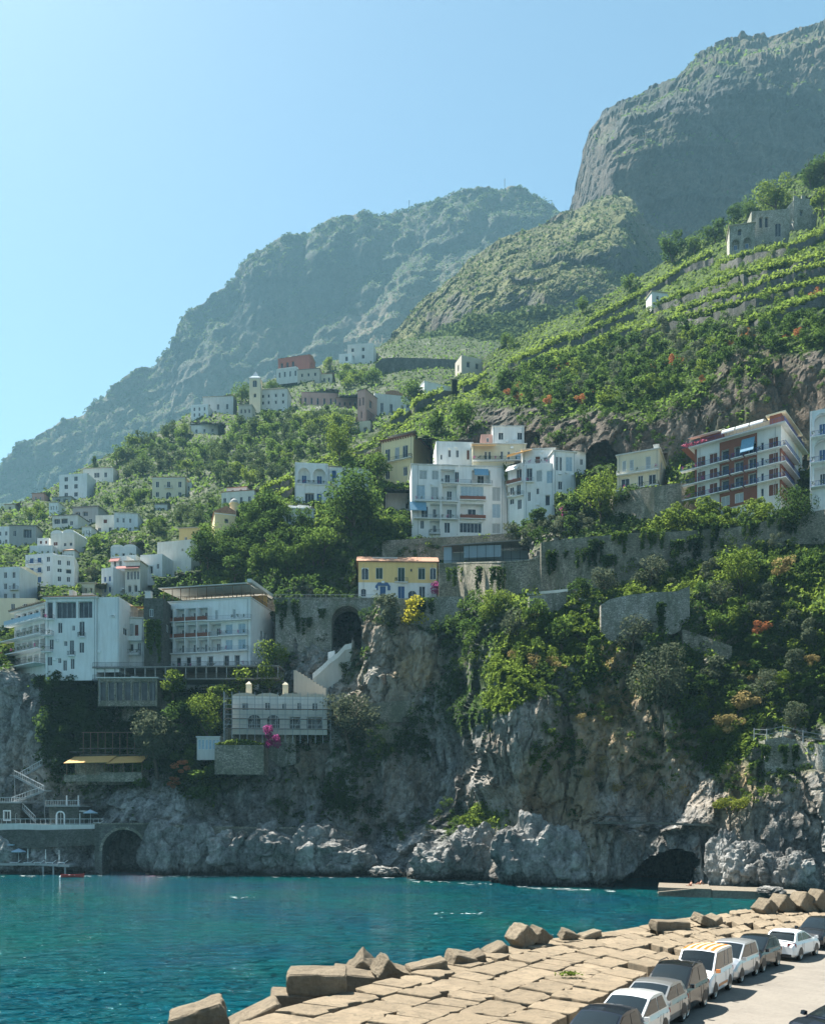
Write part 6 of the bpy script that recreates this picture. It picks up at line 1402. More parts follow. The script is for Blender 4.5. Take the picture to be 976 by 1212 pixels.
# -- the wooded hill on the left
HL = {'hill': 'rounded grey green olive tree in the grove under the bell tower', 'hilldark': 'rounded darker green tree among the olives under the bell tower', 'bright': 'light green tree among the olives under the bell tower'}
scatter(SCN, [(120,566),(165,528),(215,512),(262,505),(318,482),(350,478),(415,480),(428,512),(372,546),(344,562),(300,578),(262,580),(225,562),(180,560),(150,575)], [('hill',6),('hilldark',3),('bright',.6)], (15,25), 11.5, HL, 'tree', 'olive grove under the bell tower', 230, seed=3)
scatter(SCN, [(0,602),(50,590),(66,600),(70,612),(110,602),(165,580),(220,592),(262,604),(255,640),(230,625),(165,640),(120,600),(70,612),(60,630),(0,622)], [('hill',4),('hilldark',3),('bright',2)], (13,22), 12, {'hill': 'grey green tree between the white houses of the left slope', 'hilldark': 'dark green tree between the white houses of the left slope', 'bright': 'fresh green tree between the white houses of the left slope'}, 'tree', 'trees between the white houses', 70, seed=4)
scatter(SCN, [(165,590),(235,592),(262,606),(250,640),(225,630),(165,628)], [('hill',5),('hilldark',3)], (16,24), 12, {'hill': 'olive tree right of the double white house', 'hilldark': 'dark tree right of the double white house'}, 'tree', 'trees right of the double white house', 40, seed=14)
scatter(SCN, [(0,600),(60,590),(66,615),(30,622),(0,620)], [('bright',3),('hilldark',2)], (13,20), 9, {'bright': 'fresh green tree on the left edge above the grey houses', 'hilldark': 'dark tree on the left edge above the grey houses'}, 'tree', 'fresh green trees above the grey houses', 30, seed=15)
scatter(SCN, [(90,690),(88,660),(120,655),(160,640),(230,632),(232,660),(170,660),(168,700),(120,715),(90,712)], [('hill',5),('olive',2),('hilldark',2)], (18,30), 13, {'hill': 'grey olive tree on the slope behind the curved hotel', 'olive': 'pale olive tree on the slope behind the curved hotel', 'hilldark': 'dark tree on the slope behind the curved hotel'}, 'tree', 'olive trees behind the curved hotel', 34, seed=5)
scatter(SCN, [(222,503),(250,482),(295,478),(345,484),(352,500),(300,510),(262,520),(225,515)], [('hilldark',5),('dark',2)], (18,28), 11, {'hilldark': 'dark green tree clustered at the foot of the bell tower', 'dark': 'blackish green tree clustered at the foot of the bell tower'}, 'tree', 'trees at the foot of the bell tower', 34, seed=6)
scatter(SCN, [(362,458),(372,440),(410,432),(440,432),(445,456),(420,464),(395,462)], [('bright',4),('hilldark',3)], (15,22), 9, {'bright': 'fresh green tree in the clump under the highest white house', 'hilldark': 'dark tree in the clump under the highest white house'}, 'tree', 'trees under the highest white house', 34, seed=7)
scatter(SCN, [(345,500),(360,480),(420,478),(428,500),(420,516),(360,512)], [('bright',3),('hill',3)], (18,26), 12, {'bright': 'light green tree below the long low pink house', 'hill': 'olive tree below the long low pink house'}, 'tree', 'trees below the long low pink house', 24, seed=8)
pt(SCN, 'cypress', 111, 556, 17, 'single dark cypress beside the stepped ridge villa'); pt(SCN, 'mid', 285, 478, 28, 'tall bright tree immediately left of the bell tower'); pt(SCN, 'dark', 325, 470, 20, 'dark tree just right of the bell tower')
# -- middle trees
pt(SB, 'big', 415, 640, 86, 'big dark rounded tree in front of the white arched villa', wide=1.02); pt(SB, 'bigbright', 402, 548, 50, 'tall fresh green tree behind the arched villa', wide=.8); pt(SB, 'mid', 488, 486, 36, 'round green tree right of the red cube house', wide=1.1)
pt(SB, 'mid', 447, 575, 36, 'green tree tucked between the arched villa and the palazzo'); pt(SB, 'dark', 549, 524, 48, 'ivy dark tree under the terraces behind the apartments', wide=.9); pt(SB, 'dark', 515, 512, 30, 'low dark tree left of the ivy dark tree')
scatter(SB, [(300,690),(300,640),(345,618),(378,625),(384,660),(375,705),(330,705)], [('mid',3),('dark',4)], (30,46), 17, {'mid': 'green tree on the steep slope above the viaduct', 'dark': 'dark tree on the steep slope above the viaduct'}, 'tree', 'trees on the slope above the viaduct', 24, False, seed=9)
scatter(SB, [(225,672),(235,645),(262,625),(320,618),(330,640),(320,690),(270,690)], [('dark',5),('mid',3)], (30,44), 15, {'dark': 'dark tree in the thicket below the yellow church', 'mid': 'green tree in the thicket below the yellow church'}, 'tree', 'thicket below the yellow church', 30, False, seed=10)
scatter(SB, [(455,620),(485,605),(488,645),(455,650)], [('bmid',3),('bdark',3)], (18,26), 11, {'bmid': 'green hedge bush left of the white apartment house', 'bdark': 'dark hedge bush left of the white apartment house'}, 'bush', 'hedge left of the apartment house', 12, seed=16)
scatter(SA, [(455,668),(455,650),(520,645),(525,640),(616,634),(618,652),(530,656)], [('bbright',4),('bdark',2)], (13,20), 9, {'bbright': 'light green bush above the orange roofed road house', 'bdark': 'dark bush above the orange roofed road house'}, 'bush', 'garden bushes above the road house', 30, seed=11)
scatter(SA, [(605,646),(615,625),(700,612),(705,632),(640,642)], [('bdark',3),('bolive',3)], (18,30), 12, {'bdark': 'dark rounded bush under the corner apartment house', 'bolive': 'grey rounded bush under the corner apartment house'}, 'bush', 'rounded bushes under the corner apartments', 18, False, seed=12)
pt(SA, 'bigbright', 713, 616, 58, 'leafy green tree between the corner apartments and the cream house', wide=.8); pt(SA, 'dark', 690, 606, 40, 'dark tree left of the leafy green tree'); pt(SA, 'dark', 745, 606, 34, 'dark tree in front of the cream house base wall', wide=1.2)
scatter(SA, [(775,640),(790,622),(912,596),(916,622),(850,634)], [('bbright',5),('bmid',3)], (22,32), 11, {'bbright': 'sunlit green bush at the foot of the red apartments', 'bmid': 'darker green bush at the foot of the red apartments'}, 'bush', 'bushes at the foot of the red apartments', 30, False, seed=13)
pt(SA, 'big', 942, 640, 74, 'large dark tree in front of the right end of the red apartments', wide=.78); pt(SA, 'bigbright', 878, 706, 64, 'big round sunlit tree on the right slope', wide=.95); pt(SA, 'olive', 772, 694, 38, 'small olive tree on the grassy terrace above the curved wall'); pt(SA, 'bigolive', 788, 856, 100, 'largest grey green olive tree on the right cliff', wide=.82)
pt(SA, 'olive', 750, 775, 46, 'olive bush tree hanging over the curved wall foot'); pt(SA, 'conifer', 702, 820, 66, 'dark conical tree on the green cliff spur', wide=.8); pt(SA, 'mid', 668, 772, 42, 'round tree on top of the green cliff spur', wide=1.1); pt(SA, 'olive', 612, 756, 40, 'pale olive tree left of the green cliff spur'); pt(SA, 'bigbright', 585, 738, 40, 'bright leafy tree under the pale road parapet', wide=1.1)
pt(SA, 'mid', 640, 744, 40, 'green tree leaning below the pale road parapet'); pt(SA, 'dark', 688, 716, 34, 'dark tree at the right end of the pale road parapet'); pt(SA, 'olive', 716, 706, 34, 'grey olive tree beside the white notice board'); 
pt(SA, 'pine', 873, 986, 42, 'small yellow green pine on the rocks above the jetty', wide=.9); pt(SA, 'bbright', 568, 984, 34, 'bright green bush on the low rock shelf by the sea', 'bush', wide=1.1)
pt(SA, 'bigolive', 416, 884, 66, 'spreading light olive tree right of the scaffolded villa', wide=1.1); pt(SA, 'bright', 205, 826, 34, 'small fresh green tree in front of the pillared gallery', wide=1.05, front=221); pt(SA, 'bigbright', 320, 822, 62, 'green tree at the right corner of the terrace hotel', wide=.75, front=224.3); pt(SA, 'bright', 282, 832, 48, 'light green tree left of the scaffolded villa chimneys', front=224.3)
pt(SA, 'bigbright', 243, 880, 58, 'yellow green tree above the white lattice hut', wide=.8, front=216); pt(SA, 'bigolive', 186, 916, 80, 'tall grey leaved tree right of the orange awning', wide=.85, front=213.5); pt(SA, 'dark', 214, 884, 56, 'dark tree between the grey leaved tree and the yellow green tree', front=216.5); pt(SA, 'bright', 262, 850, 40, 'second light green tree under the terrace hotel', front=220)
pt(SA, 'bbright', 130, 930, 34, 'bright bush under the orange awning', 'bush'); pt(SA, 'bmid', 237, 946, 44, 'large green bush with red tips on the shore cliff', 'bush', wide=1.1, front=209.5); pt(SA, 'brust', 214, 916, 18, 'upper rust red bush beside the shore cliff', 'bush', front=209.5); pt(SA, 'brust', 206, 934, 16, 'lower rust red bush beside the shore cliff', 'bush', front=208.5); pt(SA, 'bmid', 383, 950, 30, 'small sunlit bush on the dark central cliff', 'bush')
pt(SA, 'bpink', 320, 888, 32, 'purple pink bougainvillea beside the terrace of the scaffolded villa', 'bush', wide=.7, front=209.3); pt(SA, 'bpink', 521, 704, 22, 'pink bougainvillea at the right corner of the road house', 'bush'); pt(SA, 'bpink', 644, 600, 22, 'purple bougainvillea against the corner apartment house', 'bush'); pt(SA, 'bpink', 668, 610, 18, 'pink bougainvillea low on the slope right of the apartments', 'bush'); pt(SA, 'byellow', 492, 740, 38, 'yellow leaved bush on the road wall right of the viaduct', 'bush'); pt(SA, 'bolive', 464, 742, 38, 'grey green bush between viaduct and yellow bush', 'bush'); pt(SA, 'bmid', 382, 716, 20, 'small bush growing on the viaduct parapet', 'bush')
for x, y, h, k, lb in ((262,912,34,'bdark','dark bush in front of the left end of the old cistern block'),(305,908,30,'bmid','green bush in front of the right end of the old cistern block'),(345,888,30,'bdark','dark bush under the right half of the scaffolded villa'),(372,884,26,'bmid','green bush at the right foot of the scaffolded villa'),(75,826,34,'bdark','dark bush hiding the foot of the curved hotel'),(105,822,30,'bmid','green bush hiding the foot of the curved hotel'),(400,748,18,'bdark','dark bush added to darken the big viaduct arch'),(420,752,16,'bmid','green bush added to darken the big viaduct arch')): pt(SA, k, x, y, h, lb, 'bush', wide=1.2)  # the two bushes in the viaduct arch are added to darken its opening
scatter(SA, [(330,985),(360,940),(420,935),(480,975),(545,950),(555,985),(470,1000),(400,985)], [('bdark',5),('bmid',2)], (9,18), 10, {'bdark': 'dark scrub on the ledge above the shore rocks', 'bmid': 'green scrub on the ledge above the shore rocks'}, 'bush', 'scrub above the shore rocks', 50, False, seed=41, mass='scrub')
scatter(SA, [(640,704),(690,698),(745,690),(800,672),(870,660),(940,645),(940,632),(870,645),(800,655),(745,672),(690,684),(640,690)], [('bmid',3),('bolive',3),('bbright',2)], (12,26), 8, {'bmid': 'green bushes along the foot of the long wall', 'bolive': 'grey bushes along the foot of the long wall', 'bbright': 'bright bushes along the foot of the long wall'}, 'bush', 'scrub at the wall foot', 90, False, seed=42, mass='scrub')
# banana plant
r = empty('banana_plant', SA.at(572,650)); tag(r, 'spiky banana plant with long leaves in the garden under the apartments', 'plant'); mb = MB(); q_ = random.Random(4)
for i in range(22):
    a = q_.uniform(0, 6.28); e = q_.uniform(.5, 1.3); L = q_.uniform(2.2, 3.6); d = Vector((math.cos(a)*math.cos(e), math.sin(a)*math.cos(e), math.sin(e))); s_ = d.cross(Vector((0,0,1))).normalized()*.32; b0 = Vector((0,0,1.6)); m1 = b0+d*L*.6; e1 = b0+d*L+Vector((0,0,-.8))
    mb.poly([b0, m1-s_, m1+s_]); mb.poly([m1-s_, e1, m1+s_])
mb.build('crown', LM['bright'], r); mb = MB(); mb.tube([(0,0,-.5),(0,0,2)], [.2,.15]); mb.build('trunk', BARK, r)
# -- terraces: vines, walls, bushes
VRL = ['lowest left vine row climbing from the red cube house', 'vine row just right of the derelict stone house', 'vine row in the middle of the hillside under the field hut terrace', 'vine row starting above the derelict stone house', 'vine row leading up to the left side of the field hut', 'vine row above the field hut towards the lone dark tree', 'vine row running right from under the field hut', 'long vine row two terraces below the ruined farmhouse', 'vine row below and right of the field hut', 'vine row at the right edge three terraces below the tower', 'second lowest vine row at the right edge', 'short vine row directly under the ruined farmhouse', 'short vine row under the roofless tower at the right edge', 'upper vine row left of the arched villa', 'lower vine row left of the arched villa', 'vine row in the middle of the slope above the dark scrub', 'lowest vine row at the right edge above the brown cliff', 'vine row closing the terraces above the rust bushes at the left']
VR = [[(462,500),(500,478),(540,461),(575,446)],[(601,432),(640,416),(672,402)],[(640,440),(700,412),(748,392)],[(677,405),(716,388),(748,373)],[(696,384),(735,364),(772,343)],[(772,342),(806,322),(842,305)],[(770,366),(820,350),(872,333)],[(874,332),(925,322),(982,310)],[(800,378),(850,358),(908,338)],[(910,337),(945,328),(984,321)],[(845,372),(905,355),(984,336)],[(850,314),(890,305),(930,297)],[(932,296),(958,284),(984,268)],[(290,596),(318,580),(345,570)],[(296,606),(325,592),(352,580)],[(745,402),(800,384),(842,374)],[(870,392),(930,370),(984,352)],[(600,446),(640,430),(676,418)]]
for k, ln in enumerate(VR):
    pts = []; q = np.random.RandomState(k); xs = np.array([p[0] for p in ln], float); ys = np.array([p[1] for p in ln], float); L = xs[-1]-xs[0]; n = int(L*26)
    px = xs[0]+q.rand(n)*L; py = np.interp(px, xs, ys); off = q.rand(n)
    base = np.array([SB.at(a, b) for a, b in zip(px, py)]); sc = base[:,1]/F
    c = base + np.stack([q.normal(size=n)*.3, q.normal(size=n)*1.5, (off*7*(.6+.5*np.sin(px*.9+k)**2))*sc+.1], 1)
    me = leaves_mesh('vine_row', c, np.tile([[-.3,-.1,1.0]], (n,1)), .55, k); me.materials.append(LM['bright'])
    o = link('vine_row', me); tag(o, 'bright green '+VRL[k], 'vine row', 'vine rows on the hillside terraces')
    wl = [(a, b+4, b+9, 0) for a, b in ln]; mb = MB(); prev = None
    for t in np.linspace(0, 1, 24):
        a = xs[0]+t*L; b = float(np.interp(a, xs, ys)); g_ = SB.at(a, b+5); top = g_+Vector((0,-1.6,1.6*(.7+.6*q.rand()))); bot = g_+Vector((0,-1.9,-3.0)); cur = (bot, top, top+Vector((0,2.8,0)))
        if prev: mb.poly([prev[0], cur[0], cur[1], prev[1]]); mb.poly([prev[1], cur[1], cur[2], prev[2]])
        prev = cur
    o = mb.build('terrace_wall', M['stone_dark']); tag(o, 'dry stone wall holding the '+VRL[k], 'wall', 'dry stone terrace walls')
BLB = {'bdark': 'dark bush on the overgrown edge above the brown cliff', 'bmid': 'green bush on the overgrown edge above the brown cliff', 'bolive': 'greyish bush on the overgrown edge above the brown cliff', 'bbright': 'bright bush on the overgrown edge above the brown cliff'}
scatter(SB, [(575,470),(600,448),(650,432),(720,415),(790,400),(860,388),(976,378),(976,408),(900,418),(850,440),(790,468),(700,482),(640,484),(600,480)], [('bdark',5),('bmid',4),('bolive',2),('bbright',1)], (14,26), 10, BLB, 'bush', 'bushes above the brown cliff', 150, seed=20)
scatter(SB, [(600,440),(660,405),(740,370),(800,335),(860,305),(976,280),(976,375),(860,385),(760,400),(660,430)], [('bbright',4),('bmid',3),('bdark',1)], (8,15), 13, {'bbright': 'small bright bush among the vine terraces', 'bmid': 'small green bush among the vine terraces', 'bdark': 'small dark bush among the vine terraces'}, 'bush', 'bushes among the vine terraces', 110, seed=21, mass='scrub')
for i, (x, y) in enumerate(((613,460),(613,477),(667,442),(702,468),(648,480),(687,479),(775,436),(795,434),(800,434),(831,456),(862,414),(887,401),(935,399),(949,397),(965,358),(600,470))):
    pt(SB, 'brust', x, y, 9+3*(i % 3), 'rust orange bush in the dark scrub above the brown cliff', 'bush', 'rust orange bushes above the brown cliff')
for x, y, h, k, lb in ((797,312,38,'dark','dark tree standing alone on the terrace skyline'),(845,288,30,'dark','dark skyline tree left of the ruined farmhouse'),(868,272,28,'dark','dark skyline tree directly behind the ruined farmhouse'),(885,258,26,'mid','green skyline tree between the ruin walls'),(918,252,46,'bigbright','large bright green tree beside the roofless tower'),(958,222,34,'dark','dark tree behind the roofless tower'),(975,216,36,'dark','dark tree on the skyline at the right edge'),(976,256,36,'bright','bright tree at the right edge below the tower'),(822,300,24,'mid','green skyline tree in front of the high cliff'),(690,372,20,'mid','round skyline tree over the vine terraces'),(745,345,22,'mid','round skyline tree halfway along the terraces'),(600,412,20,'mid','round skyline tree near the derelict stone house'),(560,440,18,'dark','dark skyline tree right beside the derelict stone house')):
    pt(SB, k, x, y, h, lb, wide=1.05)
scatter(SB, [(600,500),(640,480),(720,472),(800,470),(860,440),(930,420),(976,420),(976,470),(900,480),(800,505),(800,530),(700,540),(640,540)], [('bdark',5),('bmid',2)], (8,18), 11, {'bdark': 'dark scrub clinging to the brown cliff', 'bmid': 'green scrub clinging to the brown cliff'}, 'bush', 'scrub on the brown cliff', 70, True, seed=22, mass='scrub')
# -- right headland and cliff scrub
RL = {'bdark': 'dark bush on the overgrown right headland', 'bmid': 'green bush on the overgrown right headland', 'bolive': 'grey green bush on the overgrown right headland', 'bbright': 'bright green bush on the overgrown right headland', 'bdry': 'dry straw coloured bush on the overgrown right headland', 'brust': 'rust coloured bush on the overgrown right headland', 'olive': 'olive tree on the overgrown right headland', 'dark': 'dark tree on the overgrown right headland', 'mid': 'green tree on the overgrown right headland'}
scatter(SA, [(820,770),(818,690),(850,665),(905,650),(976,640),(990,860),(905,868),(880,900),(835,905),(800,870),(770,880),(760,850),(800,800)], [('bdark',2.2),('bmid',4),('bolive',4),('bbright',4),('bdry',.5),('brust',.3),('dark',1),('mid',1.2),('olive',1.5)], (15,38), 15, RL, 'bush', 'bushes and small trees of the right headland', 74, False, seed=30)
scatter(SA, [(700,700),(745,690),(815,680),(860,650),(905,640),(976,625),(976,660),(860,680),(815,700),(745,704)], [('bbright',5),('bmid',2),('bolive',2)], (9,17), 10, {'bbright': 'bright bush on the grassy terrace above the curved wall', 'bmid': 'green bush on the grassy terrace above the curved wall', 'bolive': 'grey bush on the grassy terrace above the curved wall'}, 'bush', 'bushes on the grassy terrace', 50, False, seed=31, mass='scrub')
scatter(SA, [(572,830),(585,790),(605,752),(625,722),(690,712),(720,745),(715,790),(690,830),(660,860),(640,830),(600,850)], [('bbright',6),('bmid',2),('bdry',1)], (10,20), 11, {'bbright': 'bright green bush on the sunlit cliff spur', 'bmid': 'green bush on the sunlit cliff spur', 'bdry': 'dry bush on the sunlit cliff spur'}, 'bush', 'bushes on the sunlit cliff spur', 70, False, seed=32, mass='scrub')
scatter(SA, [(640,900),(650,850),(700,820),(760,850),(830,900),(850,950),(780,955),(700,940)], [('bmid',3),('bbright',3),('bolive',2),('bdry',2)], (9,20), 15, {'bmid': 'green bush clinging to the headland rock face', 'bbright': 'bright bush clinging to the headland rock face', 'bolive': 'grey bush clinging to the headland rock face', 'bdry': 'dry bush clinging to the headland rock face'}, 'bush', 'bushes on the headland rock face', 50, False, seed=33, mass='scrub')
scatter(SA, [(900,960),(845,930),(870,900),(930,900),(960,920),(940,950)], [('bmid',3),('bdark',2),('bbright',1)], (10,22), 16, {'bmid': 'green bush on the rocks below the stone terrace edge', 'bdark': 'dark bush on the rocks below the stone terrace edge', 'bbright': 'bright bush on the rocks below the stone terrace edge'}, 'bush', 'bushes below the stone terrace edge', 16, False, seed=34, mass='scrub')
scatter(SA, [(60,800),(110,798),(118,860),(150,880),(90,890),(80,930),(50,900),(60,850),(30,820)], [('bdark',6),('dark',2)], (24,40), 13, {'bdark': 'dark bush on the shaded cliff under the curved hotel', 'dark': 'dark tree on the shaded cliff under the curved hotel'}, 'bush', 'dark scrub under the curved hotel', 40, False, seed=35)
scatter(SA, [(150,830),(270,830),(270,870),(230,930),(150,935),(120,925),(160,880)], [('bdark',5),('bmid',2),('dark',2)], (22,40), 14, {'bdark': 'dark bush in the thicket under the hotel terraces', 'bmid': 'green bush in the thicket under the hotel terraces', 'dark': 'dark tree in the thicket under the hotel terraces'}, 'bush', 'thicket under the hotel terraces', 44, False, seed=36)
scatter(SA, [(440,880),(520,850),(560,800),(600,720),(560,720),(520,760),(540,820),(500,900),(430,910),(380,930),(400,960),(440,930)], [('bdark',5),('bmid',2)], (12,28), 10, {'bdark': 'dark bush in the shaded central gully', 'bmid': 'green bush in the shaded central gully'}, 'bush', 'bushes in the shaded central gully', 130, False, seed=37, mass='scrub')
scatter(SA, [(326,705),(395,705),(450,720),(520,730),(520,760),(440,790),(360,800),(330,780)], [('bdark',4),('bmid',3)], (10,20), 15, {'bdark': 'dark bush on the cliff beside the viaduct', 'bmid': 'green bush on the cliff beside the viaduct'}, 'bush', 'bushes beside the viaduct', 26, False, seed=38, mass='scrub')
scatter(SA, [(0,790),(14,770),(0,740),(-10,800)], [('bbright',3),('bmid',2)], (12,20), 8, {'bbright': 'bright bush at the left end of the curved hotel', 'bmid': 'green bush at the left end of the curved hotel'}, 'bush', 'bushes left of the curved hotel', 10, False, seed=39)
def patch(sh, poly, n, size, hmax, seed, label, mt='bright'):
    q = np.random.RandomState(seed); xs = [a for a, b in poly]; ys = [b for a, b in poly]; x = q.uniform(min(xs), max(xs), n*3); y = q.uniform(min(ys), max(ys), n*3)
    k = poly_in(x+6*q.normal(size=n*3)*.5, y, poly); x, y = x[k][:n], y[k][:n]; p = np.array([sh.at(a, b) for a, b in zip(x, y)]); h = np.clip(fbm(p/2.6, 3, seed)+.3, 0.05, 1)*hmax; keep = h > .12*hmax
    p = p+np.array([0,-.5,.85])*(h*(.4+.6*q.rand(len(h))))[:,None]; p = p[keep]; me = leaves_mesh('grass_patch', p, np.tile([[-.3,-.2,.9]], (len(p),1)), size, seed, .7); me.materials.append(LM[mt]); tag(link('grass_patch', me), label, None, None, 'stuff')
patch(SA, [(570,836),(592,776),(628,722),(692,714),(722,742),(700,776),(668,800),(636,826),(604,850)], 15000, .34, 1.5, 61, 'bright grass and low scrub pouring down the cliff spur')
patch(SA, [(630,905),(650,868),(690,880),(700,905),(650,920)], 2200, .32, 1.2, 62, 'bright grass on a ledge of the headland face')
patch(SA, [(700,704),(745,688),(815,676),(870,652),(870,672),(815,694),(745,704)], 5000, .32, 1.0, 63, 'sunny grass on the terrace above the curved wall')
patch(SA, [(820,905),(850,860),(900,850),(905,880),(860,920)], 3600, .34, 1.5, 64, 'bright low scrub beside the stone terrace edge')
patch(SA, [(700,800),(735,760),(760,790),(745,850),(705,870)], 2400, .3, .8, 65, 'dry straw grass on the headland slope', 'dry')
# -- uncountable ground cover
def cover(sh, name, label, mats, n, size, hmax, seed, thr=.35, key='veg', polys=None, bump=3.2):
    r = np.random.RandomState(seed); veg = sh.veg[key]; q = sh.q
    i = r.randint(0, sh.nu-1, n*3); j = r.randint(0, sh.nv-1, n*3); idx = i*sh.nv+j
    ok = veg[idx]*r.rand(n*3)**.3 > thr
    idx = idx[ok][:n]; fu, fv = r.rand(len(idx))[:,None], r.rand(len(idx))[:,None]
    g = sh.p; p = g[idx]*(1-fu)*(1-fv)+g[np.minimum(idx+sh.nv, len(g)-1)]*fu*(1-fv)+g[np.minimum(idx+1, len(g)-1)]*fv*(1-fu)+g[np.minimum(idx+sh.nv+1, len(g)-1)]*fu*fv
    h = np.clip(fbm(p/bump, 3, seed+2)+.25, 0, 1)*hmax
    up = np.array([0,-.55,.85]); p = p+up*(h*(.35+.65*r.rand(len(p))))[:,None]
    fr = sh.veg['fresh'][idx]; nz = fbm(p/5.0, 3, seed+4); cls = np.where(fr+.35*nz+.15*r.normal(size=len(p)) > .62, 0, 1)
    for c, mt in enumerate(mats):
        s = p[cls == c]
        if len(s) < 10: continue
        me = leaves_mesh(name, s, np.tile([[-.2,-.25,.9]], (len(s),1)), size, seed+c, 1.0); me.materials.append(LM[mt]); o = link(name, me); tag(o, label[c], None, None, 'stuff')
cover(SA, 'undergrowth', ['sunny grass and creepers over the cliff ledges', 'dark ivy and scrub over the cliff'], ['bright', 'dark'], 105000, .42, 2.2, 50, .42)
cover(SB, 'undergrowth', ['fresh weeds and vines between the terraces', 'dark scrub between the terraces'], ['bright', 'mid'], 46000, .55, 1.4, 60, .45)
cover(SCN, 'undergrowth', ['pale scrub between the trees of the left hill', 'dark scrub between the trees of the left hill'], ['hill', 'mid'], 60000, 1.0, 2.6, 70, .3)
# the far wood on the slope under the grassy ridge reads as one mass
r_ = np.random.RandomState(5); m_ = 900; fx = 445+r_.rand(m_)*260; fy = np.interp(fx, [445,500,560,620,700], [420,398,378,372,372])+4+r_.rand(m_)*60
base = np.array([SD1.at(a, b) for a, b in zip(fx, fy)]); rad = 5+5*r_.rand(m_); n_ = 46; u = r_.normal(size=(m_*n_,3)); u /= np.linalg.norm(u, axis=1, keepdims=True); u[:,2] = np.abs(u[:,2])
c = np.repeat(base, n_, 0)+u*np.repeat(rad, n_)[:,None]; me = leaves_mesh('far_woods', c, u, 1.7, 3, .5); me.materials.append(LM['hill']); tag(link('far_woods', me), 'distant wood on the slope under the grassy ridge', None, None, 'stuff')
r_ = np.random.RandomState(8); m_ = 900; fx = -20+r_.rand(m_)*680; k_ = np.interp(fx, [t[0] for t in E_TOP], [t[1] for t in E_TOP]); fy = k_+2+r_.rand(m_)**2*40
base = np.array([SE.at(a, b) for a, b in zip(fx, fy)]); rad = 2.5+3.2*r_.rand(m_); n_ = 26; u = r_.normal(size=(m_*n_,3)); u /= np.linalg.norm(u, axis=1, keepdims=True); u[:,2] = np.abs(u[:,2])
c = np.repeat(base, n_, 0)+u*np.repeat(rad, n_)[:,None]; me = leaves_mesh('crest_woods', c, u, 1.9, 3, .5); me.materials.append(LM['hill']); tag(link('crest_woods', me), 'woods along the crest of the hazy mountain', None, None, 'stuff')
# creepers on masonry
def creeper(px, py, wpx, hpx, Y, kind, label):
    Yc = next((np.interp(px, v[0], v[3]) for v in WD.values() if v[0][0] <= px <= v[0][-1] and np.interp(px, v[0], v[1])-14 < py < np.interp(px, v[0], v[2])+8), None)
    if Yc is not None: Y = Yc/K-.15
    q = np.random.RandomState(int(px*7+py)); n = int(wpx*hpx*.9)+60; k = max(4, int(wpx/4)); sx = px+(q.rand(k)-.5)*wpx*1.15; sl = hpx*(.25+.75*q.rand(k)); j = q.randint(0, k, n); t = q.rand(n); x = sx[j]+q.normal(size=n)*1.5*(1.2-.7*t); y = py-hpx/2+t*sl[j]+q.normal(size=n)*.6; rr = t
    c = np.array([P(u_, v_, Y) for u_, v_ in zip(x, y)]); c[:,1] -= .1+.9*q.rand(n)*(1-rr)+.1
    me = leaves_mesh('creeper', c, np.tile([[-.1,-.8,.5]], (n,1)), .3, 3); me.materials.append(LM[kind]); tag(link('creeper', me), label, 'creeper', 'creepers hanging on stone walls')
for cr in ((596,690,26,36,243,'dark','dark creeper hanging down the wall left of the pale road parapet'),(545,690,34,34,245.5,'mid','green creeper right of the pink bougainvillea'),(572,692,18,40,244.5,'dark','dark creeper down the middle of the shed wall'),(690,665,14,30,221.5,'dark','dark creeper on the long wall above the notice board'),(735,645,22,26,215,'mid','green creeper spilling over the long wall top'),(340,728,22,34,235.7,'dark','dark creeper on the left end of the viaduct'),(360,742,14,20,235.8,'dark','small dark tuft on the viaduct face'),(385,728,10,12,235.8,'mid','small green tuft beside the big arch'),(140,842,20,24,221.4,'dark','dark creeper on the wall under the pillared gallery'),(178,765,22,60,227.6,'mid','ivy over the lower half of the grey tower'),(780,735,14,40,181.5,'dark','dark creeper over the curved wall'),(930,895,50,24,154.2,'dark','dark bush spilling over the stone terrace edge'),(800,650,14,20,207,'mid','green tuft growing from the long wall'),(505,722,20,26,236,'dark','dark creeper under the yellow bush wall')): creeper(*cr)
# grassy cap on the cistern
q = np.random.RandomState(2); n = 1500; f = BL['q6']; x = q.rand(n)*f.w; y = q.rand(n)*f.d; z = f.h+.2+q.rand(n)*1.2*np.sin(np.pi*np.clip(x/f.w, .05, .95)); c = np.stack([f.L.x+x, f.L.y+y, f.L.z+z], 1)
me = leaves_mesh('grass_cap', c, np.tile([[0,0,1.0]], (n,1)), .3, 1); me.materials.append(LM['bright']); tag(link('grass_cap', me), 'grass growing on top of the old cistern block', None, None, 'stuff')

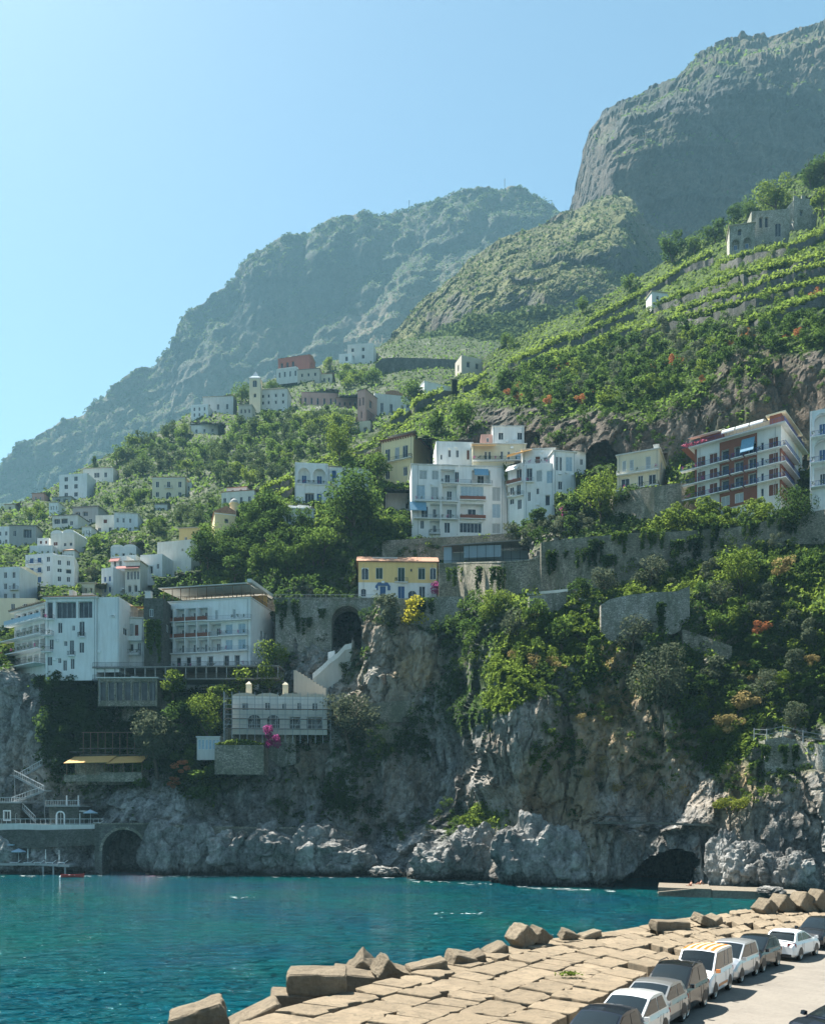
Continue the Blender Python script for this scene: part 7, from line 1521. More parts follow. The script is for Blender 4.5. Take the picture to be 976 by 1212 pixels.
cover(SE, 'far_scrub', ['sunny scrub on the hazy mountain', 'dark woods on the slopes of the hazy mountain'], ['hill', 'hill'], 34000, 2.1, 2.2, 80, .35, bump=25)
cover(SD2, 'cliff_scrub', ['scrub on the ledges of the high cliff', 'dark scrub on the high cliff'], ['mid', 'hill'], 9000, 2.4, 3, 81, .45, bump=16)
cover(SD1, 'ridge_scrub', ['grass and scrub on the sunny ridge', 'dark scrub on the ridge'], ['olive', 'hill'], 16000, 1.7, 2.5, 82, .5, bump=16)
for cr in ((660,668,26,30,0,'mid'),(702,655,20,30,0,'dark'),(768,640,26,24,0,'mid'),(842,636,30,26,0,'dark'),(885,630,22,24,0,'mid'),(925,622,30,22,0,'dark'),(820,650,16,30,0,'dark'),(718,672,18,28,0,'mid')):
    Yc = next((np.interp(cr[0], v[0], v[3]) for k_, v in WD.items() if v[0][0] <= cr[0] <= v[0][-1] and np.interp(cr[0], v[0], v[1])-14 < cr[1] < np.interp(cr[0], v[0], v[2])+4), None)
    if Yc is not None: creeper(cr[0], cr[1], cr[2], cr[3], Yc/K-.15, cr[5], ('dark' if cr[5] == 'dark' else 'green')+' creeper hanging over the long wall between the road house and the red apartments')
# ------------------------------------------------------------------ quay, breakwater and cars (metres; road at 3.5 m)
ROADZ, SLABZ = 3.5, 4.1
def G2(px, py, z): d = (EYE-z)*F/(py-HY); return Vector(((px-HX)/F*d, d, z))
SEA_E = [(120,1262),(200,1240),(330,1195),(490,1150),(600,1118),(700,1105),(790,1090),(890,1075),(976,1062),(1060,1054),(1150,1046)]
ROAD_E = [(520,1290),(590,1250),(655,1212),(728,1172),(792,1138),(862,1114),(952,1095),(1060,1080),(1180,1069)]
se = [G2(x, y, SLABZ) for x, y in SEA_E]; re_ = [G2(x, y, SLABZ) for x, y in ROAD_E]
def resample(pl, n):
    d = [0]
    for a, b in zip(pl[:-1], pl[1:]): d.append(d[-1]+(b-a).length)
    out = []
    for t in np.linspace(0, d[-1], n):
        i = min(max(int(np.searchsorted(d, t))-1, 0), len(pl)-2); f = (t-d[i])/(d[i+1]-d[i]); out.append(pl[i].lerp(pl[i+1], f))
    return out
def concrete(name, col, dk):
    g = G(name); v = g.coord((1,1,1), 'Position'); n1 = g.noise(.7, 6, .65, v); n2 = g.noise(7, 5, .7, v); n3 = g.noise(40, 3, .6, v); rn = g.n('ShaderNodeObjectInfo').outputs['Random']
    c = g.mix(g.ramp(g.math('ADD', g.math('MULTIPLY', n1, .5), g.math('MULTIPLY', n2, .5)), [(.36, 0.0), (.62, 1.0)]), dk, col)
    c = g.mix(g.math('MULTIPLY', rn, .5), c, tuple(x*.7 for x in dk))
    c = g.mix(g.ramp(n2, [(.62, 0.0), (.75, .5)]), c, (.06,.055,.045))
    st = g.ramp(g.noise(1.6, 7, .75, g.coord((1,1,.4), 'Position'), .8), [(.48, 0.0), (.64, .6)]); c = g.mix(st, c, (.11,.093,.068))
    z = g.n('ShaderNodeSeparateXYZ', i_Vector=g.n('ShaderNodeNewGeometry').outputs['Position']).outputs[2]; c = g.mix(g.ramp(g.math('DIVIDE', g.math('ADD', z, n1), 4.6), [(.62, .85), (.80, 0.0)]), c, (.045,.042,.03))
    return g.out(c, .92, g.bump(g.math('ADD', n2, g.math('MULTIPLY', n3, .5)), 1.0, .09), spec=.15)
CONC = concrete('weathered_concrete', (.34,.27,.185), (.24,.19,.13)); CONC2 = concrete('block_concrete', (.29,.235,.165), (.17,.14,.10))
# rubble core of the breakwater and the road
nS = 40; ss = resample(se, nS); rr_ = resample(re_, nS); mb = MB()
for i in range(nS-1):
    a, b, c, d = ss[i], ss[i+1], rr_[i+1], rr_[i]
    out_a = (a-d).normalized(); out_b = (b-c).normalized()
    z = lambda p, zz: Vector((p.x, p.y, zz))
    mb.poly([z(d, 3.05), z(c, 3.05), z(b, 3.0), z(a, 3.0)]); mb.poly([z(a, 3.0), z(b, 3.0), z(b+out_b*2.6, 1.0), z(a+out_a*2.6, 1.0)]); mb.poly([z(a+out_a*2.6, 1.0), z(b+out_b*2.6, 1.0), z(b+out_b*6, -2), z(a+out_a*6, -2)])
o = mb.build('breakwater_ground', plain('dark_rubble', (.045,.04,.032), .9, var=.4)); o['kind'] = 'structure'  # dark rubble fill, visible through the gaps between the blocks
def road_mat():
    g = G('quay_paving'); v = g.coord((1,1,1), 'Position'); n1 = g.noise(.35, 6, .65, v); n2 = g.noise(9, 5, .7, v)
    br = g.n('ShaderNodeTexBrick', i_Scale=1.0, i_Color1=(.20,.178,.15,1), i_Color2=(.165,.148,.125,1), i_Mortar=(.11,.10,.085,1)); br.inputs['Mortar Size'].default_value = .012; br.inputs['Brick Width'].default_value = .9; br.inputs['Row Height'].default_value = .45
    g.t.links.new(g.coord((1,1,1), 'Position', (0,0,R(53))), br.inputs['Vector'])
    c = g.mix(g.ramp(n1, [(.35, 0.0), (.65, 1.0)]), br.outputs['Color'], (.215,.193,.162)); c = g.mix(g.ramp(n2, [(.5, 0.0), (.72, .6)]), c, (.12,.107,.09))
    return g.out(c, .9, g.bump(n2, .4, .03), spec=.2)
mb = MB()
for i in range(nS-1):
    c, d = rr_[i+1], rr_[i]; z = lambda p: Vector((p.x-.6, p.y+.4, ROADZ)); e = Vector((60, -14, 0)); mb.poly([z(d), z(d)+e, z(c)+e, z(c)])
o = mb.build('quay_road', road_mat()); o['kind'] = 'structure'
# flat broken blocks
BR = random.Random(21); nb = 0
def slab_block(c, poly, z, th, name='concrete_block'):
    bm = bmesh.new(); vs = [bm.verts.new((x, y, 0)) for x, y in poly]; f = bm.faces.new(vs); ex = bmesh.ops.extrude_face_region(bm, geom=[f]); up = [v for v in ex['geom'] if isinstance(v, bmesh.types.BMVert)]
    for v in up: v.co.z += th; v.co.x *= .985; v.co.y *= .985
    bm.normal_update(); bmesh.ops.recalc_face_normals(bm, faces=bm.faces)
    bmesh.ops.bevel(bm, geom=[e for e in bm.edges], offset=.05, segments=2, affect='EDGES', profile=.6)
    me = bpy.data.meshes.new(name); bm.to_mesh(me); bm.free(); me.materials.append(CONC); me.polygons.foreach_set('use_smooth', [False]*len(me.polygons))
    o = link(name, me); o.location = (c.x, c.y, z-th); o.rotation_euler = (R(BR.uniform(-1.2,1.2)), R(BR.uniform(-1.2,1.2)), 0); return o
ns = 66; S1 = resample(se, ns); S2 = resample(re_, ns); NW = 5
used = 0
for i in range(ns-1):
    for j in range(NW):
        def at(u, v): return (S1[min(ns-1, max(0, int(u)))].lerp(S1[min(ns-1, int(u)+1)], u-int(u))).lerp(S2[min(ns-1, max(0, int(u)))].lerp(S2[min(ns-1, int(u)+1)], u-int(u)), v)
        off = .5*(j % 2); u0, v0 = i+off+.02, j/NW; cor = []
        if u0+1 > ns-1: continue
        jit = lambda: BR.uniform(-.13,.13)
        for du, dv in ((.02,.02),(.27,.0),(.5,.0),(.74,.0),(.98,.02),(1.0,.27),(1.0,.5),(1.0,.75),(.98,.98),(.74,1.0),(.5,1.0),(.27,1.0),(.02,.98),(.0,.75),(.0,.5),(.0,.27)):
            if BR.random() < .1: du = .5+(du-.5)*.74; dv = .5+(dv-.5)*.74
            cor.append(at(max(0, min(ns-1.001, u0+du+jit()*.13)), v0+(dv+jit()*.13)/NW))
        c = sum(cor, Vector())/len(cor)
        if c.y < 24: continue
        px = HX+F*c.x/c.y
        if px > 1005 or px < 100 or HY+F*(EYE-SLABZ)/c.y > 1235: continue
        if BR.random() < .07: continue
        poly = [((p.x-c.x)*.995, (p.y-c.y)*.995) for p in cor]
        a = sum(poly[k][0]*poly[(k+1) % 16][1]-poly[(k+1) % 16][0]*poly[k][1] for k in range(16))
        if a < 0: poly = poly[::-1]
        o = slab_block(c, poly, SLABZ+BR.uniform(-.08,.07), 1.15); used += 1
        tag(o, 'flat sunlit tan concrete block in the broken pavement of the breakwater', 'concrete block', 'flat blocks of the breakwater')
def big_block(px, py, z, dims, rot, label, notch=False):
    d = (EYE-z)*F/(py-HY); loc = Vector(((px-HX)/F*d, d, z)); bm = bmesh.new(); bmesh.ops.create_cube(bm, size=1)
    for v in bm.verts: v.co.x *= dims[0]; v.co.y *= dims[1]; v.co.z *= dims[2]
    if notch:
        bmesh.ops.subdivide_edges(bm, edges=bm.edges, cuts=2, use_grid_fill=True)
        for v in bm.verts:
            if abs(v.co.x) < dims[0]*.3 and v.co.z > dims[2]*.4: v.co.z -= dims[2]*.3
    bmesh.ops.bevel(bm, geom=[e for e in bm.edges if not notch or e.calc_face_angle(0) > .5], offset=.13, segments=3, affect='EDGES', profile=.6)
    bmesh.ops.subdivide_edges(bm, edges=bm.edges, cuts=5, use_grid_fill=True)
    co = np.array([v.co for v in bm.verts]); dn = fbm(co*1.6+px, 5, int(py), .65)*.16
    for v, k_ in zip(bm.verts, dn): v.co += v.co.normalized()*k_
    me = bpy.data.meshes.new('breakwater_block'); bm.to_mesh(me); bm.free(); me.materials.append(CONC2); o = link('breakwater_block', me); o.location = loc; o.rotation_euler = tuple(R(a) for a in rot); tag(o, label, 'concrete block', 'standing blocks on the seaward edge of the breakwater')
BB = [(236, 1208, 3.8, (2.09, 1.53, 1.18), (4, -16, 14), 'tilted block at the lower left corner of the breakwater', 0),
 (300, 1203, 3.5, (2.23, 1.39, 0.48), (8, -26, 10), 'leaning slab beside the lower left tilted block', 0),
 (318, 1212, 3.4, (1.95, 1.12, 0.42), (4, -12, 8), 'low slab under the leaning slab', 0),
 (375, 1161, 4.5, (2.51, 1.53, 0.94), (6, 2, 4), 'large rounded rectangular block lying flat above the waterline', 0),
 (352, 1185, 3.6, (2.37, 1.67, 0.84), (3, 4, 12), 'block lying underneath the large rounded block', 0),
 (430, 1148, 3.75, (1.39, 1.39, 1.39), (30, 38, 20), 'tall tilted cube pointing upward beside the large rounded block', 0),
 (425, 1166, 3.2, (2.6, 2.2, 1.5), (5, 8, 12), 'block half under the tall tilted cube', 0),
 (463, 1150, 3.95, (1.63, 1.63, 1.11), (10, 32, 24), 'notched block leaning against the tall tilted cube', 1),
 (505, 1147, 4.05, (1.92, 1.18, 0.74), (4, -10, 15), 'flat block right of the notched block', 0),
 (545, 1138, 4.15, (1.48, 1.18, 0.89), (16, 14, 30), 'small rounded block between flat slabs', 0),
 (562, 1136, 4.15, (0.96, 0.96, 0.72), (20, -18, 10), 'second small rounded block nearer the pointed pair', 0),
 (585, 1126, 4.15, (1.32, 1.08, 0.6), (10, -24, 20), 'grey low block left of the pointed pair', 0),
 (616, 1110, 4.55, (1.2, 1.56, 1.2), (0, 45, 24), 'pointed block of the pair in the middle of the breakwater edge', 0),
 (637, 1109, 4.55, (1.02, 1.2, 0.96), (8, 38, 30), 'smaller pointed block of the pair', 0),
 (672, 1108, 4.35, (1.08, 0.96, 0.66), (12, 20, 15), 'rounded block right of the pointed pair', 0),
 (697, 1107, 4.25, (1.32, 0.9, 0.42), (5, -14, 20), 'low flat block beyond the rounded block', 0),
 (793, 1096, 4.35, (2.52, 1.2, 0.72), (2, 3, 12), 'long rectangular block at the water near the white car', 0),
 (832, 1090, 4.55, (1.32, 1.2, 0.66), (10, 24, 25), 'block leaning over the long rectangular block', 0),
 (842, 1091, 4.45, (1.08, 1.08, 0.6), (14, -26, 20), 'second block leaning beside the long rectangular block', 0),
 (905, 1075, 4.5, (1.2, 1.56, 1.2), (4, 42, 20), 'first pyramid shaped block left of the row by the jetty', 0),
 (924, 1072, 4.6, (1.5, 1.56, 1.38), (3, 38, 24), 'second pyramid shaped block of the row by the jetty', 0),
 (951, 1070, 4.7, (1.92, 1.56, 1.32), (2, 30, 22), 'wide third pyramid shaped block of the row by the jetty', 0),
 (968, 1067, 4.9, (1.56, 1.56, 1.38), (4, 40, 18), 'last pyramid shaped block at the right edge of the row', 0)]
for b in BB: big_block(*b)
for x in (672,):
    c = G2(673,1156,SLABZ+.05); n = 160; q = np.random.RandomState(4); p = np.array(c)+np.stack([q.normal(size=n)*.28, q.normal(size=n)*.14, .04+.16*q.rand(n)], 1); me = leaves_mesh('weed_tuft', p, np.tile([[0,0,1.0]], (n,1)), .07, 3); me.materials.append(LM['bright']); tag(link('weed_tuft', me), 'single green weed tuft growing between the breakwater blocks', 'plant')
# ------------------------------------------------------------------ cars
def paint(name, col, metal=0.0, rough=.28):
    g = G(name); return g.out(col, rough, None, metal, .4, Coat_Weight=.8 if col[0] > .1 else .35, Coat_Roughness=.06)
def plainmat(name, col, rough, metal=0.0, spec=.5):
    g = G(name); return g.out(col, rough, None, metal, spec)
CM = {'glass': plainmat('car_glass', (.010,.014,.016), .03, 0, .55), 'tyre': plainmat('tyre_rubber', (.012,.012,.012), .8), 'rim': plainmat('alloy_rim', (.45,.46,.47), .3, .9), 'lamp': plainmat('headlamp_glass', (.55,.57,.58), .1, .3), 'tail': plainmat('tail_lamp', (.30,.008,.012), .15), 'black': plainmat('black_plastic', (.016,.016,.017), .5), 'plate': plainmat('number_plate', (.72,.73,.74), .4), 'chrome': plainmat('chrome', (.6,.6,.6), .15, 1.0), 'orange': plainmat('orange_panel', (.55,.19,.05), .4)}
def stripe_mat():
    g = G('striped_roof'); s = g.n('ShaderNodeSeparateXYZ', i_Vector=g.coord((1,1,1), 'Object')).outputs[1]
    w = g.math('FRACT', g.math('MULTIPLY', g.math('ADD', s, 10.0), 3.3)); c = g.mix(g.math('GREATER_THAN', w, .5), (.50,.44,.33), (.42,.13,.015)); return g.out(c, .45)
CM['stripe'] = stripe_mat()
def make_car(name, label, loc, yaw, body, L=4.1, W=1.74, H=1.48, hood=.98, belt=.95, ws=(.28,-.02), rear=(-.36,-.46), tail=.98, rails=False, roof=None, lower=None, hoodx=.5, van=False, kind='car', spoiler=False):
    """x forward, y left; ws/rear: base and top of wind and rear screens as fractions of the length"""
    r = empty(name, loc, yaw); tag(r, label, kind, 'cars parked along the quay'); hw = W/2; wr = .31; Z = .17
    xs = [-.5, -.485, -.44, -.34, -.2, 0, .2, ws[0]+.02, .36, .45, .49, .5]
    xs = sorted(set(xs)); mb = MB(); rings = []
    for t in xs:
        x = t*L; e = abs(t)
        wid = hw*(1-.07*max(0, (e-.38)/.12)**2-.10*max(0, (e-.46)/.04)**2); zb = Z+.07*max(0, (e-.4)/.1)
        if t > ws[0]: zt = hood-(hood-.66)*max(0, (t-ws[0])/(.5-ws[0]))**3.2-.03
        elif t < rear[1]: zt = tail-(tail-.72)*max(0, (-.47-t)/.03 if t < -.47 else 0)
        else: zt = belt+.01
        rings.append([(x, -wid*.80, zb), (x, -wid*.97, zb+.12), (x, -wid, zb+.34), (x, -wid*.985, zt-.16), (x, -wid*.93, zt-.035), (x, -wid*.72, zt+.01), (x, 0, zt+.035), (x, wid*.72, zt+.01), (x, wid*.93, zt-.035), (x, wid*.985, zt-.16), (x, wid, zb+.34), (x, wid*.97, zb+.12), (x, wid*.80, zb)])
    for a, b in zip(rings[:-1], rings[1:]):
        for k in range(12): mb.poly([a[k], a[k+1], b[k+1], b[k]])
        mb.poly([a[12], a[0], b[0], b[12]])
    mb.poly(rings[0][::-1]); mb.poly(rings[-1])
    bd = mb.build('body', body, r, True); bpy.context.view_layer.objects.active = bd
    bd.data.materials.append(body)
    # cabin shell
    xa, xb, xc, xd = ws[0]*L, ws[1]*L, rear[0]*L, rear[1]*L; wb, wt = hw*.93, hw*(.80 if not van else .88); zb = belt-.04; zt = H-.06
    if rear[1] < -.42: zbr = tail-.02
    else: zbr = zb
    def cab(s, u):     # s along the roof line, u across
        pass
    mb = MB(); N = 6; M_ = 8
    prof = [(xa, zb, wb), (xa+(xb-xa)*.5, zb+(zt-zb)*.54, wb+(wt-wb)*.45), (xb, zt, wt), (xb+(xc-xb)*.25, H-.012, wt), (xb+(xc-xb)*.6, H-.02, wt), (xc, zt-.015, wt*.98), (xc+(xd-xc)*.55, zbr+(zt-zbr)*.5, wb+(wt-wb)*.5), (xd, zbr, wb*.97)]
    rows = []
    for (x, z, w) in prof: rows.append([(x, w*t_, z+.055*(1-t_*t_)) for t_ in np.linspace(-1, 1, 7)])
    for a, b in zip(rows[:-1], rows[1:]):
        for k in range(6): mb.poly([a[k], a[k+1], b[k+1], b[k]])
    for sgn, k in ((-1, 0), (1, 6)):
        side = [rw[k] for rw in rows]; base = [(p[0], sgn*(wb if 0 < i < 7 else abs(p[1])), zb if i < 7 else zbr) for i, p in enumerate(side)]
        for i in range(len(side)-1):
            q = [base[i], base[i+1], side[i+1], side[i]]; mb.poly(q if sgn < 0 else q[::-1])
    mb.build('cabin', body, r, True)
    def off(p, n, k=.014): return tuple(Vector(p)+Vector(n)*k)
    def quad(a, b, c, d, m, nm, ins=(.06,.94,.08,.9), k=.014):
        a, b, c, d = (Vector(p) for p in (a, b, c, d)); n = (b-a).cross(d-a).normalized(); m2 = MB(); N_ = 5
        f = lambda u, v: (a.lerp(b, u)).lerp(d.lerp(c, u), v)+n*k
        m2.poly([f(ins[0], ins[2]), f(ins[1], ins[2]), f(ins[1]-.02, ins[3]), f(ins[0]+.02, ins[3])]); return m2.build(nm, m, r)
    # curved screens follow the shell
    def screen(i0, i1, nm):
        m2 = MB(); g_ = []
        for i, f_ in ((i0, .16), (i0, 1.0), (i1-1, 1.0)) if False else ():
            pass
        rs_ = rows[i0:i1+1]; n_ = Vector(rs_[0][3]).copy(); up = []
        for q in range(len(rs_)): up.append(rs_[q])
        def pos(v, u):
            v *= len(rs_)-1; i = min(int(v), len(rs_)-2); f = v-i; u = (u+1)*3; k = min(int(u), 5); g = u-k
            a = Vector(rs_[i][k]).lerp(Vector(rs_[i][k+1]), g); b = Vector(rs_[i+1][k]).lerp(Vector(rs_[i+1][k+1]), g); return a.lerp(b, f)
        nv = Vector(rs_[-1][3])-Vector(rs_[0][3]); nn = nv.cross(Vector((0,1,0))).normalized()
        if nn.z < 0: nn = -nn
        us = np.linspace(-.9, .9, 9); vs = np.linspace(.1, .93, 5)
        for i in range(4):
            for j in range(8):
                qd = [pos(vs[i], us[j])+nn*.014, pos(vs[i], us[j+1])+nn*.014, pos(vs[i+1], us[j+1])+nn*.014, pos(vs[i+1], us[j])+nn*.014]; m2.poly(qd if i1 < 4 else qd)
        return m2.build(nm, CM['glass'], r, True)
    screen(0, 2, 'windscreen'); screen(5, 7, 'rear_window')
    for sgn in (-1, 1):
        y0, y1 = sgn*(wb+.004), sgn*(wt+.004); zz0, zz1 = zb+.07, zt-.05; lerp = lambda z: y0+(y1-y0)*(z-zb)/(zt-zb)
        def sw(p):
            q = [(x, lerp(z)+sgn*.012, z) for x, z in p]; m2 = MB(); m2.poly(q if sgn < 0 else q[::-1]); m2.build('side_window', CM['glass'], r)
        fx = xa-.06*L if not van else xa-.05*L; mid = xb+(xc-xb)*.42
        sw([(mid+.04, zz0), (fx, zz0), (xb-.0*L, zz1), (mid+.04, zz1)]); sw([(xc+(xd-xc)*.15 if not van else xc+.9, zz0), (mid-.04, zz0), (mid-.04, zz1), (xc+.06*L if not van else xc+.95, zz1)])
        if van: sw([(xd+.12, zz0), (xc+.8, zz0), (xc+.85, zz1), (xc+.12, zz1)])
        for wx in (.305*L, -.295*L):
            wm = MB(); n = 20; yy = sgn*(hw-.10)
            prof2 = [(wr*.6, -.09), (wr*.93, -.09), (wr, -.06), (wr, .06), (wr*.93, .10), (wr*.66, .10)]
            for i in range(n):
                a0, a1 = 2*math.pi*i/n, 2*math.pi*(i+1)/n
                for (r0, h0), (r1, h1) in zip(prof2[:-1], prof2[1:]):
                    q = [(wx+r0*math.cos(a0), yy+sgn*h0, wr+r0*math.sin(a0)), (wx+r1*math.cos(a0), yy+sgn*h1, wr+r1*math.sin(a0)), (wx+r1*math.cos(a1), yy+sgn*h1, wr+r1*math.sin(a1)), (wx+r0*math.cos(a1), yy+sgn*h0, wr+r0*math.sin(a1))]
                    wm.poly(q)
            w_ = wm.build('wheel', CM['tyre'], r, True); rm = MB()
            for i in range(5):
                a = 2*math.pi*i/5+.3; d = Vector((math.cos(a), 0, math.sin(a))); s_ = Vector((-math.sin(a), 0, math.cos(a)))*.045; c = Vector((wx, yy+sgn*.085, wr)); rm.poly([c-s_, c+s_, c+d*wr*.66+s_*1.6, c+d*wr*.66-s_*1.6])
            for i in range(n):
                a0, a1 = 2*math.pi*i/n, 2*math.pi*(i+1)/n
                rm.poly([(wx+wr*.58*math.cos(a0), yy+sgn*.09, wr+wr*.58*math.sin(a0)), (wx+wr*.67*math.cos(a0), yy+sgn*.102, wr+wr*.67*math.sin(a0)), (wx+wr*.67*math.cos(a1), yy+sgn*.102, wr+wr*.67*math.sin(a1)), (wx+wr*.58*math.cos(a1), yy+sgn*.09, wr+wr*.58*math.sin(a1))])
            rm.build('rim', CM['rim'], w_)
            ar = MB(); k_ = 12
            for i in range(k_):
                a0, a1 = -.12+(math.pi+.24)*i/k_, -.12+(math.pi+.24)*(i+1)/k_; ro = wr*1.2
                ar.poly([(wx, sgn*(hw+.002), wr), (wx+ro*math.cos(a0), sgn*(hw+.002), wr+ro*math.sin(a0)), (wx+ro*math.cos(a1), sgn*(hw+.002), wr+ro*math.sin(a1))])
            ar.build('wheel_arch', CM['black'], r)
        m2 = MB(); mx = xa-.05*L; m2.hexa([(mx, sgn*(hw+.02), belt-.02), (mx+.16, sgn*(hw+.02), belt-.02), (mx+.16, sgn*(hw+.2), belt), (mx, sgn*(hw+.2), belt), (mx, sgn*(hw+.02), belt+.12), (mx+.13, sgn*(hw+.02), belt+.12), (mx+.13, sgn*(hw+.19), belt+.13), (mx, sgn*(hw+.19), belt+.13)]); m2.build('door_mirror', body if not van else CM['orange'], r)
        for dx in (mid-.03, fx+.06, xd+.22*L):
            m2 = MB(); m2.box((dx, sgn*(hw+.0005)-.003, .36), (dx+.014, sgn*(hw+.0005)+.003, belt-.09)); m2.build('door_seam', CM['black'], r)
        for dx in (mid+.08, mid-.9 if L > 3.9 else mid-.8):
            m2 = MB(); m2.box((dx, sgn*hw*.985-.012, belt-.17), (dx+.17, sgn*hw*.985+.025, belt-.135)); m2.build('door_handle', body, r)
        m2 = MB(); zl = .66 if hood < 1.02 else .74; m2.hexa([(L*.40, sgn*hw*.90, zl-.10), (L*.492, sgn*hw*.56, zl-.08), (L*.485, sgn*hw*.50, zl-.08), (L*.40, sgn*hw*.6, zl-.10), (L*.395, sgn*hw*.955, zl+.08), (L*.475, sgn*hw*.60, zl+.06), (L*.46, sgn*hw*.5, zl+.08), (L*.38, sgn*hw*.6, zl+.10)]); m2.build('headlight', CM['lamp'], r)
        m2 = MB(); m2.hexa([(-L*.505, sgn*hw*.52, tail-.24), (-L*.455, sgn*hw*.985, tail-.24), (-L*.44, sgn*hw*.9, tail-.24), (-L*.47, sgn*hw*.52, tail-.24), (-L*.50, sgn*hw*.52, tail-.07), (-L*.45, sgn*hw*.97, tail-.09), (-L*.43, sgn*hw*.9, tail-.07), (-L*.47, sgn*hw*.52, tail-.07)]); m2.build('tail_light', CM['tail'], r)
        if rails: m2 = MB(); m2.tube([(xb-.1, sgn*wt*.95, H-.02), (xb-.3, sgn*wt*.95, H+.05), (xc+.3, sgn*wt*.95, H+.05), (xc+.1, sgn*wt*.95, H-.02)], [.02]*4); m2.build('roof_rail', CM['black'], r)
    m2 = MB(); m2.box((L*.478, -hw*.5, .52), (L*.503, hw*.5, .64)); m2.build('grille', CM['black'], r)
    m2 = MB(); m2.box((L*.47, -hw*.78, .24), (L*.499, hw*.78, .40)); m2.build('lower_grille', CM['black'] if lower is None else lower, r)
    m2 = MB(); m2.box((L*.495, -.26, .43), (L*.508, .26, .54)); m2.build('number_plate', CM['plate'], r)
    m2 = MB(); m2.box((-L*.513, -.26, .66), (-L*.49, .26, .77)); m2.build('number_plate', CM['plate'], r)
    m2 = MB(); m2.box((-L*.503, -hw*.75, .2), (-L*.47, hw*.75, .36)); m2.build('rear_bumper', CM['black'], r)
    if roof:
        m2 = MB(); rw = rows[2:6]
        for a, b in zip(rw[:-1], rw[1:]):
            for k in range(6): m2.poly([tuple(Vector(p)+Vector((0,0,.012))) for p in (a[k], a[k+1], b[k+1], b[k])])
        m2.build('striped_roof', roof, r)
    if lower is not None:
        for sgn in (-1, 1): m2 = MB(); m2.box((-L*.18, sgn*(hw+.003)-.006, .42), (L*.18, sgn*(hw+.003)+.006, .53)); m2.build('side_panel', lower, r)
        m2 = MB(); m2.hexa([(L*.43, -hw*.93, .3), (L*.503, -hw*.6, .3), (L*.503, hw*.6, .3), (L*.43, hw*.93, .3), (L*.43, -hw*.93, .55), (L*.503, -hw*.6, .52), (L*.503, hw*.6, .52), (L*.43, hw*.93, .55)]); m2.build('front_panel', lower, r)
    if spoiler: m2 = MB(); m2.box((xc-.16, -wt*.8, zt-.02), (xc+.02, wt*.8, zt+.03)); m2.build('spoiler', body, r)
    return r
def car_at(px, py, yaw, fwd=True, L=4.1, W=1.74, wheel=.305):
    """location from the near front (or rear) wheel's contact point; yaw = heading in degrees"""
    c = G2(px, py, ROADZ); h = Vector((math.cos(R(yaw)), math.sin(R(yaw)), 0)); left = Vector((-h.y, h.x, 0)); side = 1 if fwd else -1
    c -= h*L*wheel; c -= left*(W/2)*side; c.z = ROADZ+.003; return c, R(yaw)
def car(px, py, yaw, name, label, body, fwd=True, s=1.0, wheel=.305, **k):
    L = k.get('L', 4.1); W = k.get('W', 1.74); c, y = car_at(px, py, yaw, fwd, L*s, W*s, wheel); r = make_car(name, label, c, y, body, **k); r.scale = (s*1.06, s*1.13, s*1.22); return r
W_ = paint('white_paint', (.74,.75,.75)); GR = paint('silver_grey_paint', (.25,.25,.245), .6, .35); BK = paint('black_paint', (.008,.009,.011), .2, .2); SV = paint('silver_paint', (.50,.51,.52), .6, .3); NV = paint('navy_paint', (.012,.016,.026), .3, .2); DK = paint('anthracite_paint', (.02,.022,.025), .4, .25)
S = .93
car(722,1272,235,'hatchback','black car whose roof is cut by the bottom edge of the picture', NV, s=S)
car(757,1246,235,'hatchback','white hatchback parked in front of the grey hatchback', paint('pale_silver_paint', (.62,.63,.62), .3, .3), s=S, H=1.5, hood=1.0, ws=(.30,-.02), rear=(-.37,-.47))
car(783,1224,235,'hatchback','silver grey hatchback parked between the white hatchback and the black four by four', GR, s=S, H=1.47)
car(811,1205,235,'off_road_car','black four by four with roof rails parked between grey hatchback and striped van', BK, s=S, H=1.70, hood=1.08, belt=1.06, tail=1.08, rails=True, L=4.2, W=1.8, ws=(.27,-.0))
car(844.5,1182.5,235,'small_van','white van with orange and white striped roof and orange bumper', W_, s=S, H=1.85, hood=1.08, belt=1.06, tail=1.06, van=True, ws=(.34,.16), rear=(-.475,-.49), roof=CM['stripe'], lower=CM['orange'], L=4.1, W=1.72, kind='van')
car(876,1163.5,232,'minivan','silver family car parked right behind the striped van', SV, s=S, H=1.64, hood=1.04, belt=1.0, tail=1.02, ws=(.34,.05), rear=(-.42,-.48), L=4.1)
car(902,1151,230,'hatchback','black family car parked behind the silver one', BK, s=S, H=1.52, hood=1.0, L=4.2, ws=(.28,-.04), rear=(-.33,-.46))
car(946,1137,46,'hatchback','white hatchback facing away with red tail lamps', W_, fwd=False, s=S, wheel=-.295, H=1.46, belt=.96, tail=.97, L=4.3, W=1.78, ws=(.24,-.06), rear=(-.34,-.46), spoiler=True)
car(977,1124,226,'estate_car','dark grey car cut by the right edge behind the white hatchback', DK, s=S, H=1.6, hood=1.04, belt=1.02, tail=1.02, L=4.3)
c = G2(1003,1236,ROADZ); r = make_car('saloon_car','dark car roof poking in at the bottom right corner', c, R(200), NV, L=4.2, H=1.48)
